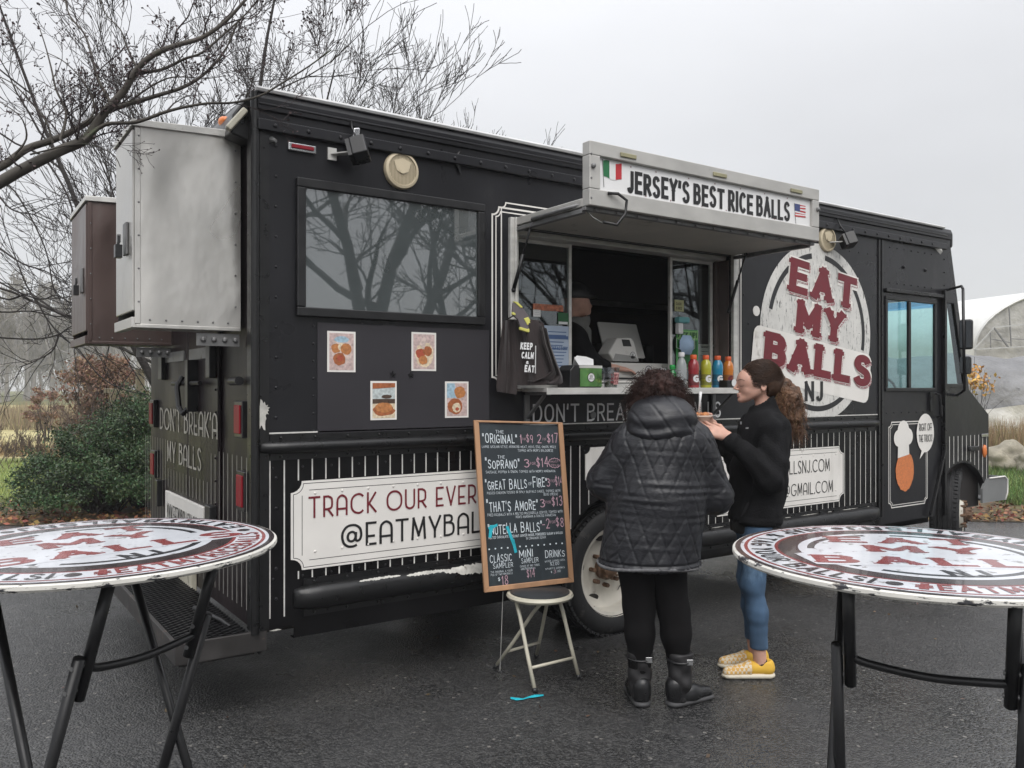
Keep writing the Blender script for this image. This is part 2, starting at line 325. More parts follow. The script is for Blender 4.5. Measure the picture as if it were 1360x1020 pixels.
# ------------------------------------------------------------------ stroke lettering
GL = {
'A': (.6, "0,0 .3,1|.3,1 .6,0|.1,.33 .5,.33"),
'B': (.54, "0,0 0,1|0,1 .26,1|~.26,1 .44,.94 .5,.77 .43,.6 .26,.54|.26,.54 0,.54|~.26,.54 .47,.47 .54,.27 .47,.07 .26,0|.26,0 0,0"),
'C': (.55, "~.55,.8 .45,.95 .3,1 .12,.9 .02,.7 0,.5 .02,.3 .12,.1 .3,0 .45,.05 .55,.2"),
'D': (.58, "0,0 0,1|0,1 .22,1|~.22,1 .45,.92 .56,.7 .58,.5 .56,.3 .45,.08 .22,0|.22,0 0,0"),
'E': (.46, "0,0 0,1|0,1 .46,1|0,.52 .4,.52|0,0 .46,0"),
'F': (.46, "0,0 0,1|0,1 .46,1|0,.52 .4,.52"),
'G': (.56, "~.55,.82 .45,.95 .3,1 .12,.9 .02,.7 0,.5 .02,.3 .12,.1 .3,0 .46,.04 .56,.14|.56,.12 .56,.45|.56,.45 .34,.45"),
'H': (.52, "0,0 0,1|.52,0 .52,1|0,.52 .52,.52"),
'I': (.0, "0,0 0,1"),
'J': (.36, ".36,1 .36,.25|~.36,.25 .3,.07 .18,0 .06,.05 0,.2"),
'K': (.52, "0,0 0,1|.5,1 0,.42|.14,.56 .52,0"),
'L': (.42, "0,1 0,0|0,0 .42,0"),
'M': (.68, "0,0 0,1|0,1 .34,.25|.34,.25 .68,1|.68,1 .68,0"),
'N': (.54, "0,0 0,1|0,1 .54,0|.54,0 .54,1"),
'O': (.6, "@.3,1 .5,.9 .59,.7 .6,.5 .59,.3 .5,.1 .3,0 .1,.1 .01,.3 0,.5 .01,.7 .1,.9"),
'P': (.5, "0,0 0,1|0,1 .26,1|~.26,1 .46,.92 .5,.74 .46,.55 .26,.47|.26,.47 0,.47"),
'Q': (.6, "@.3,1 .5,.9 .59,.7 .6,.5 .59,.3 .5,.1 .3,0 .1,.1 .01,.3 0,.5 .01,.7 .1,.9|.36,.22 .62,-.05"),
'R': (.52, "0,0 0,1|0,1 .26,1|~.26,1 .46,.92 .5,.74 .46,.55 .26,.47|.26,.47 0,.47|.26,.47 .52,0"),
'S': (.52, "~.5,.82 .42,.95 .26,1 .08,.93 .02,.76 .1,.6 .27,.52 .44,.43 .52,.26 .45,.07 .27,0 .09,.05 0,.2"),
'T': (.56, "0,1 .56,1|.28,1 .28,0"),
'U': (.54, "0,1 0,.3|~0,.3 .06,.09 .27,0 .48,.09 .54,.3|.54,.3 .54,1"),
'V': (.56, "0,1 .28,0|.28,0 .56,1"),
'W': (.8, "0,1 .2,0|.2,0 .4,.8|.4,.8 .6,0|.6,0 .8,1"),
'X': (.54, "0,1 .54,0|.54,1 0,0"),
'Y': (.56, "0,1 .28,.48|.56,1 .28,.48|.28,.48 .28,0"),
'Z': (.5, "0,1 .5,1|.5,1 0,0|0,0 .5,0"),
'0': (.5, "@.25,1 .42,.9 .5,.5 .42,.1 .25,0 .08,.1 0,.5 .08,.9"),
'1': (.2, "0,.8 .14,1|.14,1 .14,0"),
'2': (.46, "~0,.78 .08,.95 .25,1 .42,.9 .44,.7 .3,.4 0,0|0,0 .46,0"),
'3': (.46, "~.02,.88 .2,1 .4,.92 .42,.68 .2,.54|~.2,.54 .44,.45 .46,.2 .3,0 .1,.02 0,.14"),
'4': (.5, ".38,0 .38,1|.38,1 0,.32|0,.32 .5,.32"),
'5': (.46, ".42,1 .05,1|.05,1 .03,.56|~.03,.56 .22,.64 .42,.52 .44,.22 .28,0 .1,.01 0,.14"),
'7': (.46, "0,1 .46,1|.46,1 .14,0"),
'8': (.46, "@.23,1 .4,.92 .4,.68 .23,.54 .05,.4 0,.16 .23,0 .46,.16 .41,.4 .23,.54 .06,.68 .06,.92"),
'9': (.46, "@.24,1 .42,.9 .44,.7 .36,.5 .2,.45 .04,.55 0,.76 .08,.94|.44,.72 .34,0"),
'$': (.46, "~.44,.78 .36,.9 .23,.93 .06,.86 .03,.7 .12,.57 .34,.46 .44,.3 .38,.12 .22,.07 .06,.12 0,.22|.23,1.06 .23,-.06"),
'@': (.95, "@.48,.66 .62,.6 .66,.44 .6,.28 .46,.22 .33,.28 .28,.44 .34,.6|~.68,.64 .67,.3 .76,.22 .88,.3 .93,.5 .88,.78 .7,.94 .48,.98 .24,.92 .06,.7 .02,.44 .1,.16 .3,0 .55,-.02 .72,.04"),
"'": (.0, "0,1 -.02,.76"), '"': (.14, "0,1 0,.78|.14,1 .14,.78"),
'.': (.0, "0,.0 0,.06"), ',': (.0, ".02,.08 -.04,-.12"), ':': (.0, "0,.1 0,.16|0,.6 0,.66"),
'!': (.0, "0,1 0,.3|0,.06 0,0"), '-': (.3, "0,.48 .3,.48"), '/': (.36, "0,-.05 .36,1.05"),
'#': (.56, ".16,0 .22,1|.36,0 .42,1|0,.66 .56,.66|0,.32 .56,.32"),
'&': (.56, "~.56,.0 .2,.55 .1,.78 .18,.96 .34,.95 .4,.78 .28,.58 .06,.36 .02,.14 .16,0 .36,.05 .54,.4"),
'*': (.2, "0,.9 .2,.9|.05,1 .15,.8|.15,1 .05,.8"), '+': (.34, "0,.48 .34,.48|.17,.3 .17,.66"),
}
DECO = {
'A': (.56, "0,0 0,.62|~0,.62 .05,.86 .28,1 .51,.86 .56,.62|.56,.62 .56,0|0,.3 .56,.3"),
'O': (.9, "@.45,1 .69,.94 .86,.76 .9,.5 .86,.24 .69,.06 .45,0 .21,.06 .04,.24 0,.5 .04,.76 .21,.94"),
'C': (.72, "~.72,.86 .6,.96 .45,1 .21,.94 .04,.76 0,.5 .04,.24 .21,.06 .45,0 .6,.04 .72,.14"),
'E': (.42, "0,0 0,1|0,1 .42,1|0,.38 .34,.38|0,0 .42,0"),
'B': (.5, "0,0 0,1|0,1 .22,1|~.22,1 .36,.95 .4,.83 .36,.7 .22,.64|.22,.64 0,.64|~.22,.64 .44,.56 .5,.33 .44,.08 .22,0|.22,0 0,0"),
'R': (.48, "0,0 0,1|0,1 .22,1|~.22,1 .42,.9 .46,.66 .42,.42 .22,.34|.22,.34 0,.34|.22,.34 .48,0"),
'K': (.48, "0,0 0,1|.46,1 0,.34|.1,.44 .48,0"),
'S': (.44, "~.42,.86 .34,.97 .2,1 .06,.93 .02,.78 .1,.63 .24,.52 .38,.38 .44,.22 .38,.06 .22,0 .08,.04 0,.16"),
'U': (.56, "0,1 0,.3|~0,.3 .06,.09 .28,0 .5,.09 .56,.3|.56,.3 .56,1"),
'M': (.66, "0,0 .06,1|.06,1 .33,.16|.33,.16 .6,1|.6,1 .66,0"),
'Y': (.56, "0,1 .28,.34|.56,1 .28,.34|.28,.34 .28,0"),
'H': (.5, "0,0 0,1|.5,0 .5,1|0,.36 .5,.36"), 'F': (.4, "0,0 0,1|0,1 .4,1|0,.4 .34,.4"),
'G': (.78, "~.74,.86 .6,.96 .45,1 .21,.94 .04,.76 0,.5 .04,.24 .21,.06 .45,0 .66,.08 .78,.3|.78,.3 .78,.42|.78,.42 .48,.42"),
}
def _cat(P, closed=False, k=5):
    out = []; n = len(P)
    for i in range(n if closed else n-1):
        g = (lambda j: P[j % n]) if closed else (lambda j: P[min(max(j, 0), n-1)])
        a, b, c, d = g(i-1), g(i), g(i+1), g(i+2)
        for q in range(k):
            t = q/k; t2, t3 = t*t, t*t*t
            out.append(tuple(.5*(2*b[x]+(c[x]-a[x])*t+(2*a[x]-5*b[x]+4*c[x]-d[x])*t2+(3*b[x]-a[x]-3*c[x]+d[x])*t3) for x in (0, 1)))
    if not closed: out.append(P[-1])
    return out
def glyph(ch, deco=False, k=4):
    ch = ch.upper()
    g = DECO.get(ch) if deco else None
    g = g or GL.get(ch)
    if g is None: return None
    w, s = g; res = []
    for st in s.split('|'):
        mode = st[0] if st[0] in '~@' else ''
        pts = [tuple(float(a) for a in q.split(',')) for q in st.lstrip('~@').split()]
        if mode: pts = _cat(pts, mode == '@', k)
        res.append((pts, mode == '@'))
    return w, res
def layout(s, wx, wy, gap=.2, deco=False, serif=0, small=None, xs=1.0, k=4, jit=0):
    """-> list of strips [(left pts, right pts, closed)], total width; cap height 1, pen half widths wx/2, wy/2.
    small: cap scale for letters after the first of a word"""
    strips = []; x = 0; wid = 0; start = True; R = random.Random(len(s)*31+ord(s[0]))
    for ch in s:
        if ch == ' ': x += gap*2.0+.12; start = True; wid += 1; continue
        g = glyph(ch, deco, k)
        if g is None: continue
        w, st = g; sc = 1.0
        if small and not start and ch.isalpha(): sc = small
        start = False
        jr = 1+R.uniform(-jit, jit); dy = R.uniform(-jit, jit)*.4
        def put(p): return (x+wx/2+p[0]*sc*xs, dy+(wy/2+p[1]*(1-wy)*jr)*sc)
        for pts, closed in st:
            P = [put(p) for p in pts]
            n = len(P); Lf, Rt = [], []
            for i in range(n):
                if closed: a, b, c = P[i-1], P[i], P[(i+1) % n]
                else: a, b, c = P[max(i-1, 0)], P[i], P[min(i+1, n-1)]
                d1 = (b[0]-a[0], b[1]-a[1]); d2 = (c[0]-b[0], c[1]-b[1])
                l1 = hypot(*d1) or 1; l2 = hypot(*d2) or 1
                d = (d1[0]/l1+d2[0]/l2, d1[1]/l1+d2[1]/l2); ll = hypot(*d) or 1; d = (d[0]/ll, d[1]/ll)
                nx, ny = -d[1]*wx/2, d[0]*wy/2
                bb = b
                if not closed and len(pts) <= 3:
                    if i == 0: bb = (b[0]-d[0]*wx*.5, b[1]-d[1]*wy*.5)
                    if i == n-1: bb = (b[0]+d[0]*wx*.5, b[1]+d[1]*wy*.5)
                Lf.append((bb[0]+nx, bb[1]+ny)); Rt.append((bb[0]-nx, bb[1]-ny))
            strips.append((Lf, Rt, closed, wid))
            if serif and not closed and len(pts) == 2:
                for p, q in ((pts[0], pts[1]), (pts[1], pts[0])):
                    if (p[1] in (0, 1)) and abs(q[1]-p[1]) > .3 and ch not in 'M' or (ch == 'M' and p[1] == 0 and q[1] == 1):
                        c = put(p); h = wy*.55; e = serif
                        strips.append(([(c[0]-wx/2-e, c[1]+h/2), (c[0]+wx/2+e, c[1]+h/2)], [(c[0]-wx/2-e, c[1]-h/2), (c[0]+wx/2+e, c[1]-h/2)], False, wid))
        x += w*sc*xs+wx+gap*(sc if sc < 1 else 1)
    return strips, max(x-gap, .01)
def text(mb, s, fn, height, width=None, align='l', wt=(.14, .12), step=.00012, word=None, **kw):
    """fn(x,y,h)->3D point for plane coords in metres, h is how proud of the surface. height=cap height; width: fit to this total width."""
    strips, W = layout(s, wt[0], wt[1], **kw); sx = height
    if width: sx = width/W
    ox = {'l': 0, 'c': -W*sx/2, 'r': -W*sx}[align]
    for i, (A, B, closed, wid) in enumerate(strips):
        if word is not None and wid != word: continue
        h = (i % 9)*step; n = len(A)
        va = [fn(ox+p[0]*sx, p[1]*height, h) for p in A]; vb = [fn(ox+p[0]*sx, p[1]*height, h) for p in B]
        mb.add(va+vb, [(j, n+j, n+(j+1) % n, (j+1) % n) for j in range(n if closed else n-1)])
    return W*sx
def words(name, mat, parent, s, fn, height, **kw):
    """each word of a line as its own part"""
    for i in range(s.count(' ')+1):
        b = MB(); text(b, s, fn, height, word=i, **kw)
        if b.v: b.build(name, mat, parent, recalc=False)
def plane(o, U=(1, 0, 0), V=(0, 0, 1), N=(0, -1, 0), rot=0):
    o, U, V, N = map(Vector, (o, U, V, N)); c, s = cos(rot), sin(rot)
    U2 = U*c+V*s; V2 = V*c-U*s
    return lambda x, y, h=0: o+U2*x+V2*y+N*h
def disc(mb, fn, cx, cy, r, h, n=64, r0=None, a0=0, a1=2*pi):
    """flat disc or ring (r0..r) in a plane fn"""
    full = abs(a1-a0-2*pi) < 1e-6
    if r0 is None:
        mb.add([fn(cx+r*cos(2*pi*k/n), cy+r*sin(2*pi*k/n), h) for k in range(n)], [tuple(range(n))])
    else:
        vs = []; m = n if full else n+1
        for k in range(m):
            a = a0+(a1-a0)*k/n; vs += [fn(cx+r0*cos(a), cy+r0*sin(a), h), fn(cx+r*cos(a), cy+r*sin(a), h)]
        mb.add(vs, [(2*k, 2*k+1, (2*k+3) % (2*m), (2*k+2) % (2*m)) for k in range(n)])
def polyflat(mb, fn, pts, h): mb.add([fn(x, y, h) for x, y in pts], [tuple(range(len(pts)))])
def line2(mb, fn, pts, w, h, closed=False):
    n = len(pts); A, B = [], []
    for i in range(n):
        if closed: a, b, c = pts[i-1], pts[i], pts[(i+1) % n]
        else: a, b, c = pts[max(i-1, 0)], pts[i], pts[min(i+1, n-1)]
        d1 = Vector((b[0]-a[0], b[1]-a[1])); d2 = Vector((c[0]-b[0], c[1]-b[1]))
        d1 = d1.normalized() if d1.length > 0 else d2.normalized(); d2 = d2.normalized() if d2.length > 0 else d1
        d = (d1+d2).normalized(); k = 1/max(.5, d.dot(d1)); nx, ny = -d.y*w/2*k, d.x*w/2*k
        A.append(fn(b[0]+nx, b[1]+ny, h)); B.append(fn(b[0]-nx, b[1]-ny, h))
    mb.add(A+B, [(j, n+j, n+(j+1) % n, (j+1) % n) for j in range(n if closed else n-1)])
def notched(x0, z0, x1, z1, r, k=5):
    """rectangle with concave quarter-circle corners"""
    P = []
    for cx, cz, a in ((x1, z0, 180), (x1, z1, 270), (x0, z1, 360), (x0, z0, 90)):
        P += [(cx+r*cos(radians(a-90*i/k)), cz+r*sin(radians(a-90*i/k))) for i in range(k+1)]
    return P

# ------------------------------------------------------------------ SDF bodies -> one smooth mesh (surface nets)
def _smin(a, b, k):
    h = np.maximum(k-np.abs(a-b), 0)/k
    return np.minimum(a, b)-h*h*k*.25
def sdf_cap(P, a, b, ra, rb, sq=(1, 1, 1)):
    a, b = np.array(a, float), np.array(b, float); sq = np.array(sq, float)
    A, B = a/sq, b/sq; Q = P/sq; d = B-A; L2 = max(float(d@d), 1e-9)
    t = np.clip(((Q-A)@d)/L2, 0, 1)
    return (np.linalg.norm(Q-(A+t[..., None]*d), axis=-1)-(ra+(rb-ra)*t)/1.0)*min(sq)
def sdf_ell(P, c, r, rot=None):
    Q = P-np.array(c, float)
    if rot is not None: Q = Q@np.array(Matrix.Rotation(rot[1], 3, rot[0]) if isinstance(rot, tuple) else rot)
    r = np.array(r, float); k = np.linalg.norm(Q/r, axis=-1)
    return (k-1)*np.min(r)*np.where(k > 1, 1, 1)
def sdf_eval(P, prims, k=.03):
    val = None
    for pr in prims:
        t = pr[0]; kk = k
        if t == 'c': d = sdf_cap(P, *pr[1:6]) if len(pr) > 5 and not isinstance(pr[-1], dict) else sdf_cap(P, *pr[1:5], *( [pr[5]] if len(pr) > 5 and not isinstance(pr[5], dict) else []))
        elif t == 'e': d = sdf_ell(P, *[q for q in pr[1:] if not isinstance(q, dict)])
        opt = pr[-1] if isinstance(pr[-1], dict) else {}
        kk = opt.get('k', k)
        if val is None: val = d; continue
        if opt.get('sub'): val = -_smin(-val, d, kk)
        elif opt.get('cut'): val = np.maximum(val, d)
        else: val = _smin(val, d, kk)
    return val
def surface_nets(F, lo, h):
    nx, ny, nz = F.shape
    ins = F < 0
    corners = [(i, j, k) for i in (0, 1) for j in (0, 1) for k in (0, 1)]
    cnt = sum(ins[i:nx-1+i, j:ny-1+j, k:nz-1+k].astype(np.int8) for i, j, k in corners)
    act = (cnt > 0) & (cnt < 8)
    idx = -np.ones(act.shape, int); cells = np.argwhere(act); idx[act] = np.arange(len(cells))
    acc = np.zeros((len(cells), 3)); num = np.zeros(len(cells))
    for a in corners:
        for ax in range(3):
            if a[ax]: continue
            b = list(a); b[ax] = 1
            fa = F[tuple((cells+a).T)]; fb = F[tuple((cells+b).T)]
            m = (fa < 0) != (fb < 0); t = np.where(m, fa/np.where(m, fa-fb, 1), 0)
            p = np.array(a, float)[None].repeat(len(cells), 0); p[:, ax] += t
            acc += p*m[:, None]; num += m
    V = lo+(cells+acc/np.maximum(num, 1)[:, None])*h
    faces = []
    for ax in range(3):
        u, w = (ax+1) % 3, (ax+2) % 3
        sl0 = [slice(None)]*3; sl1 = [slice(None)]*3; sl0[ax] = slice(0, -1); sl1[ax] = slice(1, None)
        A, B = ins[tuple(sl0)], ins[tuple(sl1)]
        E = np.argwhere(A != B)
        E = E[(E[:, u] > 0) & (E[:, w] > 0) & (E[:, u] < F.shape[u]-1) & (E[:, w] < F.shape[w]-1)]
        flip = A[tuple(E.T)]
        def cell(du, dw):
            c = E.copy(); c[:, u] -= du; c[:, w] -= dw; return idx[tuple(c.T)]
        q = np.stack([cell(1, 1), cell(0, 1), cell(0, 0), cell(1, 0)], 1)
        q[~flip] = q[~flip][:, ::-1]
        faces.append(q)
    Fc = np.concatenate(faces); Fc = Fc[(Fc >= 0).all(1)]
    return V, Fc
def _normals(V, Fc):
    a, b, c, d = (V[Fc[:, i]] for i in range(4)); n = np.cross(c-a, d-b); N = np.zeros_like(V)
    for i in range(4): np.add.at(N, Fc[:, i], n)
    return N/np.maximum(np.linalg.norm(N, axis=1), 1e-12)[:, None]
def blob(name, prims, h, mat, parent=None, k=.03, disp=None, T=None, cut=None, kind=None, label=None, relax=1):
    pts = []
    for p in prims:
        if isinstance(p[-1], dict) and (p[-1].get('sub') or p[-1].get('cut')): continue
        if p[0] == 'c': rr = max(p[3], p[4])*1.35; pts += [np.array(p[1])-rr, np.array(p[1])+rr, np.array(p[2])-rr, np.array(p[2])+rr]
        else: rr = max(p[2]); pts += [np.array(p[1])-rr, np.array(p[1])+rr]
    lo = np.min(pts, 0)-3*h; hi = np.max(pts, 0)+3*h
    n = np.ceil((hi-lo)/h).astype(int)+1
    g = np.stack(np.meshgrid(*[lo[i]+np.arange(n[i])*h for i in range(3)], indexing='ij'), -1)
    Fv = sdf_eval(g, prims, k)
    if cut is not None: Fv = np.maximum(Fv, cut(g))
    V, Fc = surface_nets(Fv, lo, h)
    for _ in range(relax):
        acc = np.zeros_like(V); cn = np.zeros(len(V))
        for i in range(4):
            np.add.at(acc, Fc[:, i], V[Fc[:, (i+1) % 4]]); np.add.at(cn, Fc[:, i], 1)
        V = V*.5+.5*acc/np.maximum(cn, 1)[:, None]
    if disp is not None:
        N = _normals(V, Fc); V = V+N*disp(V, N)[:, None]
    if T is not None: V = V@np.array(T.to_3x3()).T+np.array(T.translation)
    return npmesh(name, V, Fc, mat, parent, True, kind, label)
def cnoise(V, sc, seed=0):
    """cheap smooth pseudo-noise, vectorised"""
    r = np.random.default_rng(seed); o = np.zeros(len(V))
    for i in range(6):
        d = r.normal(size=3); d /= np.linalg.norm(d); f = sc*(1+.35*i); o += np.sin(V@d*f+r.uniform(0, 6))/(1+.35*i)
    return o/2.6
# =================================================================== THE TRUCK
YF = 6.25            # far side of the body
ZR = 2.80            # top of flat side
truck = thing('food_truck', 'black step van food truck with open serving hatch and round white rice ball logo', 'food truck', (3.5, YS+1.1, 0))
SP = lambda off=0, rot=0, o=(0, 0, 0): plane((o[0], YS-off, o[2]), rot=rot)      # side plane; x,z are world x,z when o=0
sp = SP()
def arch(x, c, r, zc): return zc+sqrt(max(0, r*r-(x-c)**2))
def zlow(x):
    if x < 1.40: return .41
    if abs(x-3.50) < .495: return max(.36, arch(x, 3.50, .495, .41))
    if x < 3.5: return .35
    if x <= 6.30: return .42
    if x <= 7.1: return .44
    if abs(x-7.56) < .46: return arch(x, 7.56, .46, .42)
    return .66
def columns(mb, x0, x1, ztop, dx=.03, y=YS):
    n = max(1, int(round((x1-x0)/dx)))
    for i in range(n):
        a, b = x0+(x1-x0)*i/n, x0+(x1-x0)*(i+1)/n
        mb.add([(a, y, zlow(a+1e-4)), (b, y, zlow(b-1e-4)), (b, y, ztop), (a, y, ztop)], [(0, 1, 2, 3)])
        # return lip
        mb.add([(a, y, zlow(a+1e-4)), (b, y, zlow(b-1e-4)), (b, y+.05, zlow(b-1e-4)), (a, y+.05, zlow(a+1e-4))], [(3, 2, 1, 0)])
# lower side wall
b = MB(); columns(b, XR, 6.29, 1.30); b.build('lower_side_wall', M['black'], truck, recalc=False)
OX0, OX1, OZ0, OZ1 = 2.70, 4.50, 1.575, 2.46
b = MB()
for x0, x1, z0, z1 in ((XR, OX0, 1.30, ZR), (OX1, 6.29, 1.30, ZR), (OX0, OX1, 1.30, OZ0), (OX0, OX1, OZ1, ZR)):
    nx = max(1, int((x1-x0)/.3)); 
    for i in range(nx):
        a, c = x0+(x1-x0)*i/nx, x0+(x1-x0)*(i+1)/nx
        b.add([(a, YS, z0), (c, YS, z0), (c, YS, z1), (a, YS, z1)], [(0, 1, 2, 3)])
for (a, c) in (((OX0, OZ0), (OX1, OZ0)), ((OX1, OZ0), (OX1, OZ1)), ((OX1, OZ1), (OX0, OZ1)), ((OX0, OZ1), (OX0, OZ0))):
    b.add([(a[0], YS, a[1]), (c[0], YS, c[1]), (c[0], YS+.1, c[1]), (a[0], YS+.1, a[1])], [(0, 1, 2, 3)])
b.build('upper_side_wall', M['upper'], truck, recalc=False)
# curved cove and roof
b = MB(); prof = [(YS-.012, ZR-.02), (YS-.014, ZR+.045), (YS-.03, ZR+.05), (YS-.034, ZR+.10), (YS-.02, ZR+.135), (YS+.03, ZR+.14), (YS+.4, ZR+.165), (YS+1.17, ZR+.18), (YF-.4, ZR+.165), (YF, ZR+.1), (YF, ZR-.02)]
for i in range(len(prof)-1):
    for x0, x1 in ((XR+.0, 6.9), (6.9, 7.33)):
        b.add([(x0, *prof[i]), (x1, *prof[i]), (x1, *prof[i+1]), (x0, *prof[i+1])], [(0, 1, 2, 3)])
b.add([(XR, *p) for p in prof], [tuple(range(len(prof)))]); b.add([(7.33, *p) for p in prof], [tuple(range(len(prof)))])
b.build('roof', M['upper'], truck)
b = MB(); b.tube([(XR-.01, YS-.03, ZR+.142), (4, YS-.03, ZR+.142), (7.2, YS-.03, ZR+.142)], .012, 6); b.build('roof_edge_strip', M['roofwhite'], truck)
b = MB(); b.bar((XR, YS-.018, ZR-.02), (7.25, YS-.018, ZR-.02), .03, .055); b.bar((XR, YS-.022, ZR+.075), (7.25, YS-.022, ZR+.075), .03, .014)
b.build('drip_rail', M['upper'], truck, bevel=.008)
# body faces not facing the camera
b = MB()
b.add([(XR, YF, .42), (6.29, YF, .42), (6.29, YF, ZR), (XR, YF, ZR)], [(0, 1, 2, 3)])
for u0, u1, v0, v1 in ((XR, 7.2, YS+.56, YF-.56), (XR, 2.98, YS+.002, YS+.56), (4.02, 7.0, YS+.002, YS+.56), (XR, 2.98, YF-.56, YF-.002), (4.02, 7.0, YF-.56, YF-.002)): b.add([(u0, v0, .5), (u1, v0, .5), (u1, v1, .5), (u0, v1, .5)], [(0, 1, 2, 3)])
b.build('far_side_wall', M['black'], truck)
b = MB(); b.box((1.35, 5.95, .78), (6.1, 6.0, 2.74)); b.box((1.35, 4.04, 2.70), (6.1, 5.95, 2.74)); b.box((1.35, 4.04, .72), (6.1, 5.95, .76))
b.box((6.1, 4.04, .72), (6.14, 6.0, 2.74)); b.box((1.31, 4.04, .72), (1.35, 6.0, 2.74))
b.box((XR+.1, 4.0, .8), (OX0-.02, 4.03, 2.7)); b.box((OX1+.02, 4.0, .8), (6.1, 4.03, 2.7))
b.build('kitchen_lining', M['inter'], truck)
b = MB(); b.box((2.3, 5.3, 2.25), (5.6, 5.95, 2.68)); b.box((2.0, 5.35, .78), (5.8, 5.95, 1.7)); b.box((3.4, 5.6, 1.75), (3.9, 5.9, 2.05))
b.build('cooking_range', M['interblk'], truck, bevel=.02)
b = MB(); b.box((2.3, 5.27, 2.23), (5.6, 5.30, 2.27)); b.build('hood_edge', M['aludark'], truck)
R = random.Random(12)
for i in range(9):
    x = 2.9+i*.3+R.uniform(-.06, .06); h = R.uniform(.08, .24); b = MB()
    if i % 3 == 0: b.box((x, 5.5, 1.72), (x+.18, 5.7, 1.72+h))
    else: b.cyl((x, 5.55, 1.72), (x, 5.55, 1.72+h), R.uniform(.05, .09), 14)
    b.build('kitchen_container', (M['aludark'], M['inter'], M['interblk'])[i % 3], truck, bevel=.004)
for i in range(5):
    x = 3.3+i*.22; b = MB(); b.tube([(x, 5.4, 2.2), (x, 5.4, 2.0)], .008, 6); b.sphere((x, 5.4, 1.97), .035, 8, 6, (1, .4, 1)); b.build('hanging_ladle', M['aludark'], truck)
b = MB(); b.box((2.2, 4.06, 1.50), (5.0, 4.50, 1.555)); b.build('inner_counter', M['aludark'], truck)
# rear wall
b = MB(); b.add([(XR, YS, .41), (XR, YF, .41), (XR, YF, ZR), (XR, YS, ZR)], [(0, 1, 2, 3)]); b.build('rear_wall', M['rear'], truck)
b = MB(); b.tube([(XR-.005, YS-.002, .40), (XR-.005, YS-.002, ZR+.13)], .022, 10); b.box((XR-.02, YS+.004, .41), (XR-.002, YS+.07, ZR)); b.bar((XR+.035, YS-.004, .41), (XR+.035, YS-.004, ZR), .008, .05, up=(1, 0, 0))
b.build('corner_post', M['trimblk'], truck, auto=40)
# rear doors
for y0, y1, in ((4.47, 5.10), (5.11, 5.78)):
    b = MB(); b.box((XR-.022, y0, .62), (XR-.001, y1, 2.66)); d = b.build('rear_door', M['rear'], truck, bevel=.006)
    for a_, c_ in ((((XR-.06, y0+.02, 1.60), (XR-.022, y0+.1, 1.78)), ((XR-.06, y0+.01, .78), (XR-.022, y0+.12, .93))) if y0 < 5 else (((XR-.055, y1-.12, 1.6), (XR-.022, y1-.02, 1.78)), ((XR-.06, y1-.02, .78), (XR-.022, y1+.06, .95)))):
        h = MB(); h.box(a_, c_); h.build('hinge', M['blkplastic'], d, bevel=.006)
    h = MB(); h.box((XR-.032, y0+.06, 1.71), (XR-.022, y1-.06, 1.77)); h.build('latch_bar', M['aludark'], d)
b = MB(); c = onX(252, 509, XR-.06); b.tube([c+Vector((0, .17, .04)), c+Vector((-.03, .17, -.02)), c+Vector((-.03, .12, -.14)), c+Vector((-.03, .02, -.17)), c+Vector((0, -.0, -.13))], .016, 8)
b.cyl(c+Vector((0, .42, .0)), c+Vector((0, -.22, .0)), .012, 8); b.box((c.x-.02, c.y-.03, c.z-.16), (c.x+.05, c.y+.03, c.z+.13))
b.build('rear_door_handle', M['blkplastic'], truck, auto=40)
b = MB(); c = onX(313, 506, XR-.04); b.cyl(c+Vector((0, .07, 0)), c+Vector((0, -.06, 0)), .022, 10); b.build('latch_knob', M['blkplastic'], truck, auto=40)
rp = lambda y0=0, z0=0: plane((XR-.026, y0, z0), U=(0, -1, 0), V=(0, 0, 1), N=(-1, 0, 0))
words('rear_lettering', M['wornletters'], truck, "DON'T BREAK'A", rp(5.84, 1.28), .14, width=1.38, wt=(.13, .1), deco=True, gap=.16, k=3); words('rear_lettering', M['wornletters'], truck, "MY BALLS", rp(5.63, 1.085), .13, width=.84, wt=(.13, .1), deco=True, gap=.16, k=3)
b = MB()
for i in range(31):
    y = YS+.06+i*.078
    if 4.5 < y < 5.66: line2(b, rp(), [(-y, .92), (-y, 1.04 if y > 4.6 else 1.2)], .010, .0); line2(b, rp(), [(-y, .5), (-y, .6)], .010, .0)
    else: line2(b, rp(), [(-y, .50), (-y, 1.22)], .010, .0)
b.build('rear_pinstripes', M['stripe_rear'], truck, recalc=False, kind='stuff')
b = MB(); b.box((XR-.04, 4.70, .58), (XR-.022, 5.62, .90)); pl = b.build('rear_plaque', M['white'], truck, bevel=.004)
b = MB(); text(b, 'WWW.EATMYBALLSNJ.COM', plane((XR-.042, 5.56, .74), U=(0, -1, 0), N=(-1, 0, 0)), .09, .8, wt=(.16, .12), deco=True, gap=.16, k=3); b.build('lettering', M['ink'], pl, recalc=False)
b = MB(); b.box((XR-.035, 4.98, .33), (XR-.002, 5.28, .50)); lp = b.build('licence_plate', M['cream'], truck, bevel=.004)
for px, py0, py1, m in ((316.5, 538, 576, 'redlens'), (319.5, 631, 673, 'redlens'), (201.5, 535, 563, 'redlens'), (203, 602, 630, 'redlens')):
    a, c = onX(px, py0, XR-.03), onX(px, py1, XR-.03)
    b = MB(); b.box((XR-.032, a.y-.065, c.z-.02), (XR-.0, a.y+.065, a.z+.02)); h = b.build('tail_light', M['blkplastic'], truck, bevel=.006)
    b = MB(); b.box((XR-.040, a.y-.046, c.z), (XR-.031, a.y+.046, a.z)); b.build('lens', M[m], h, bevel=.004)
b = MB()
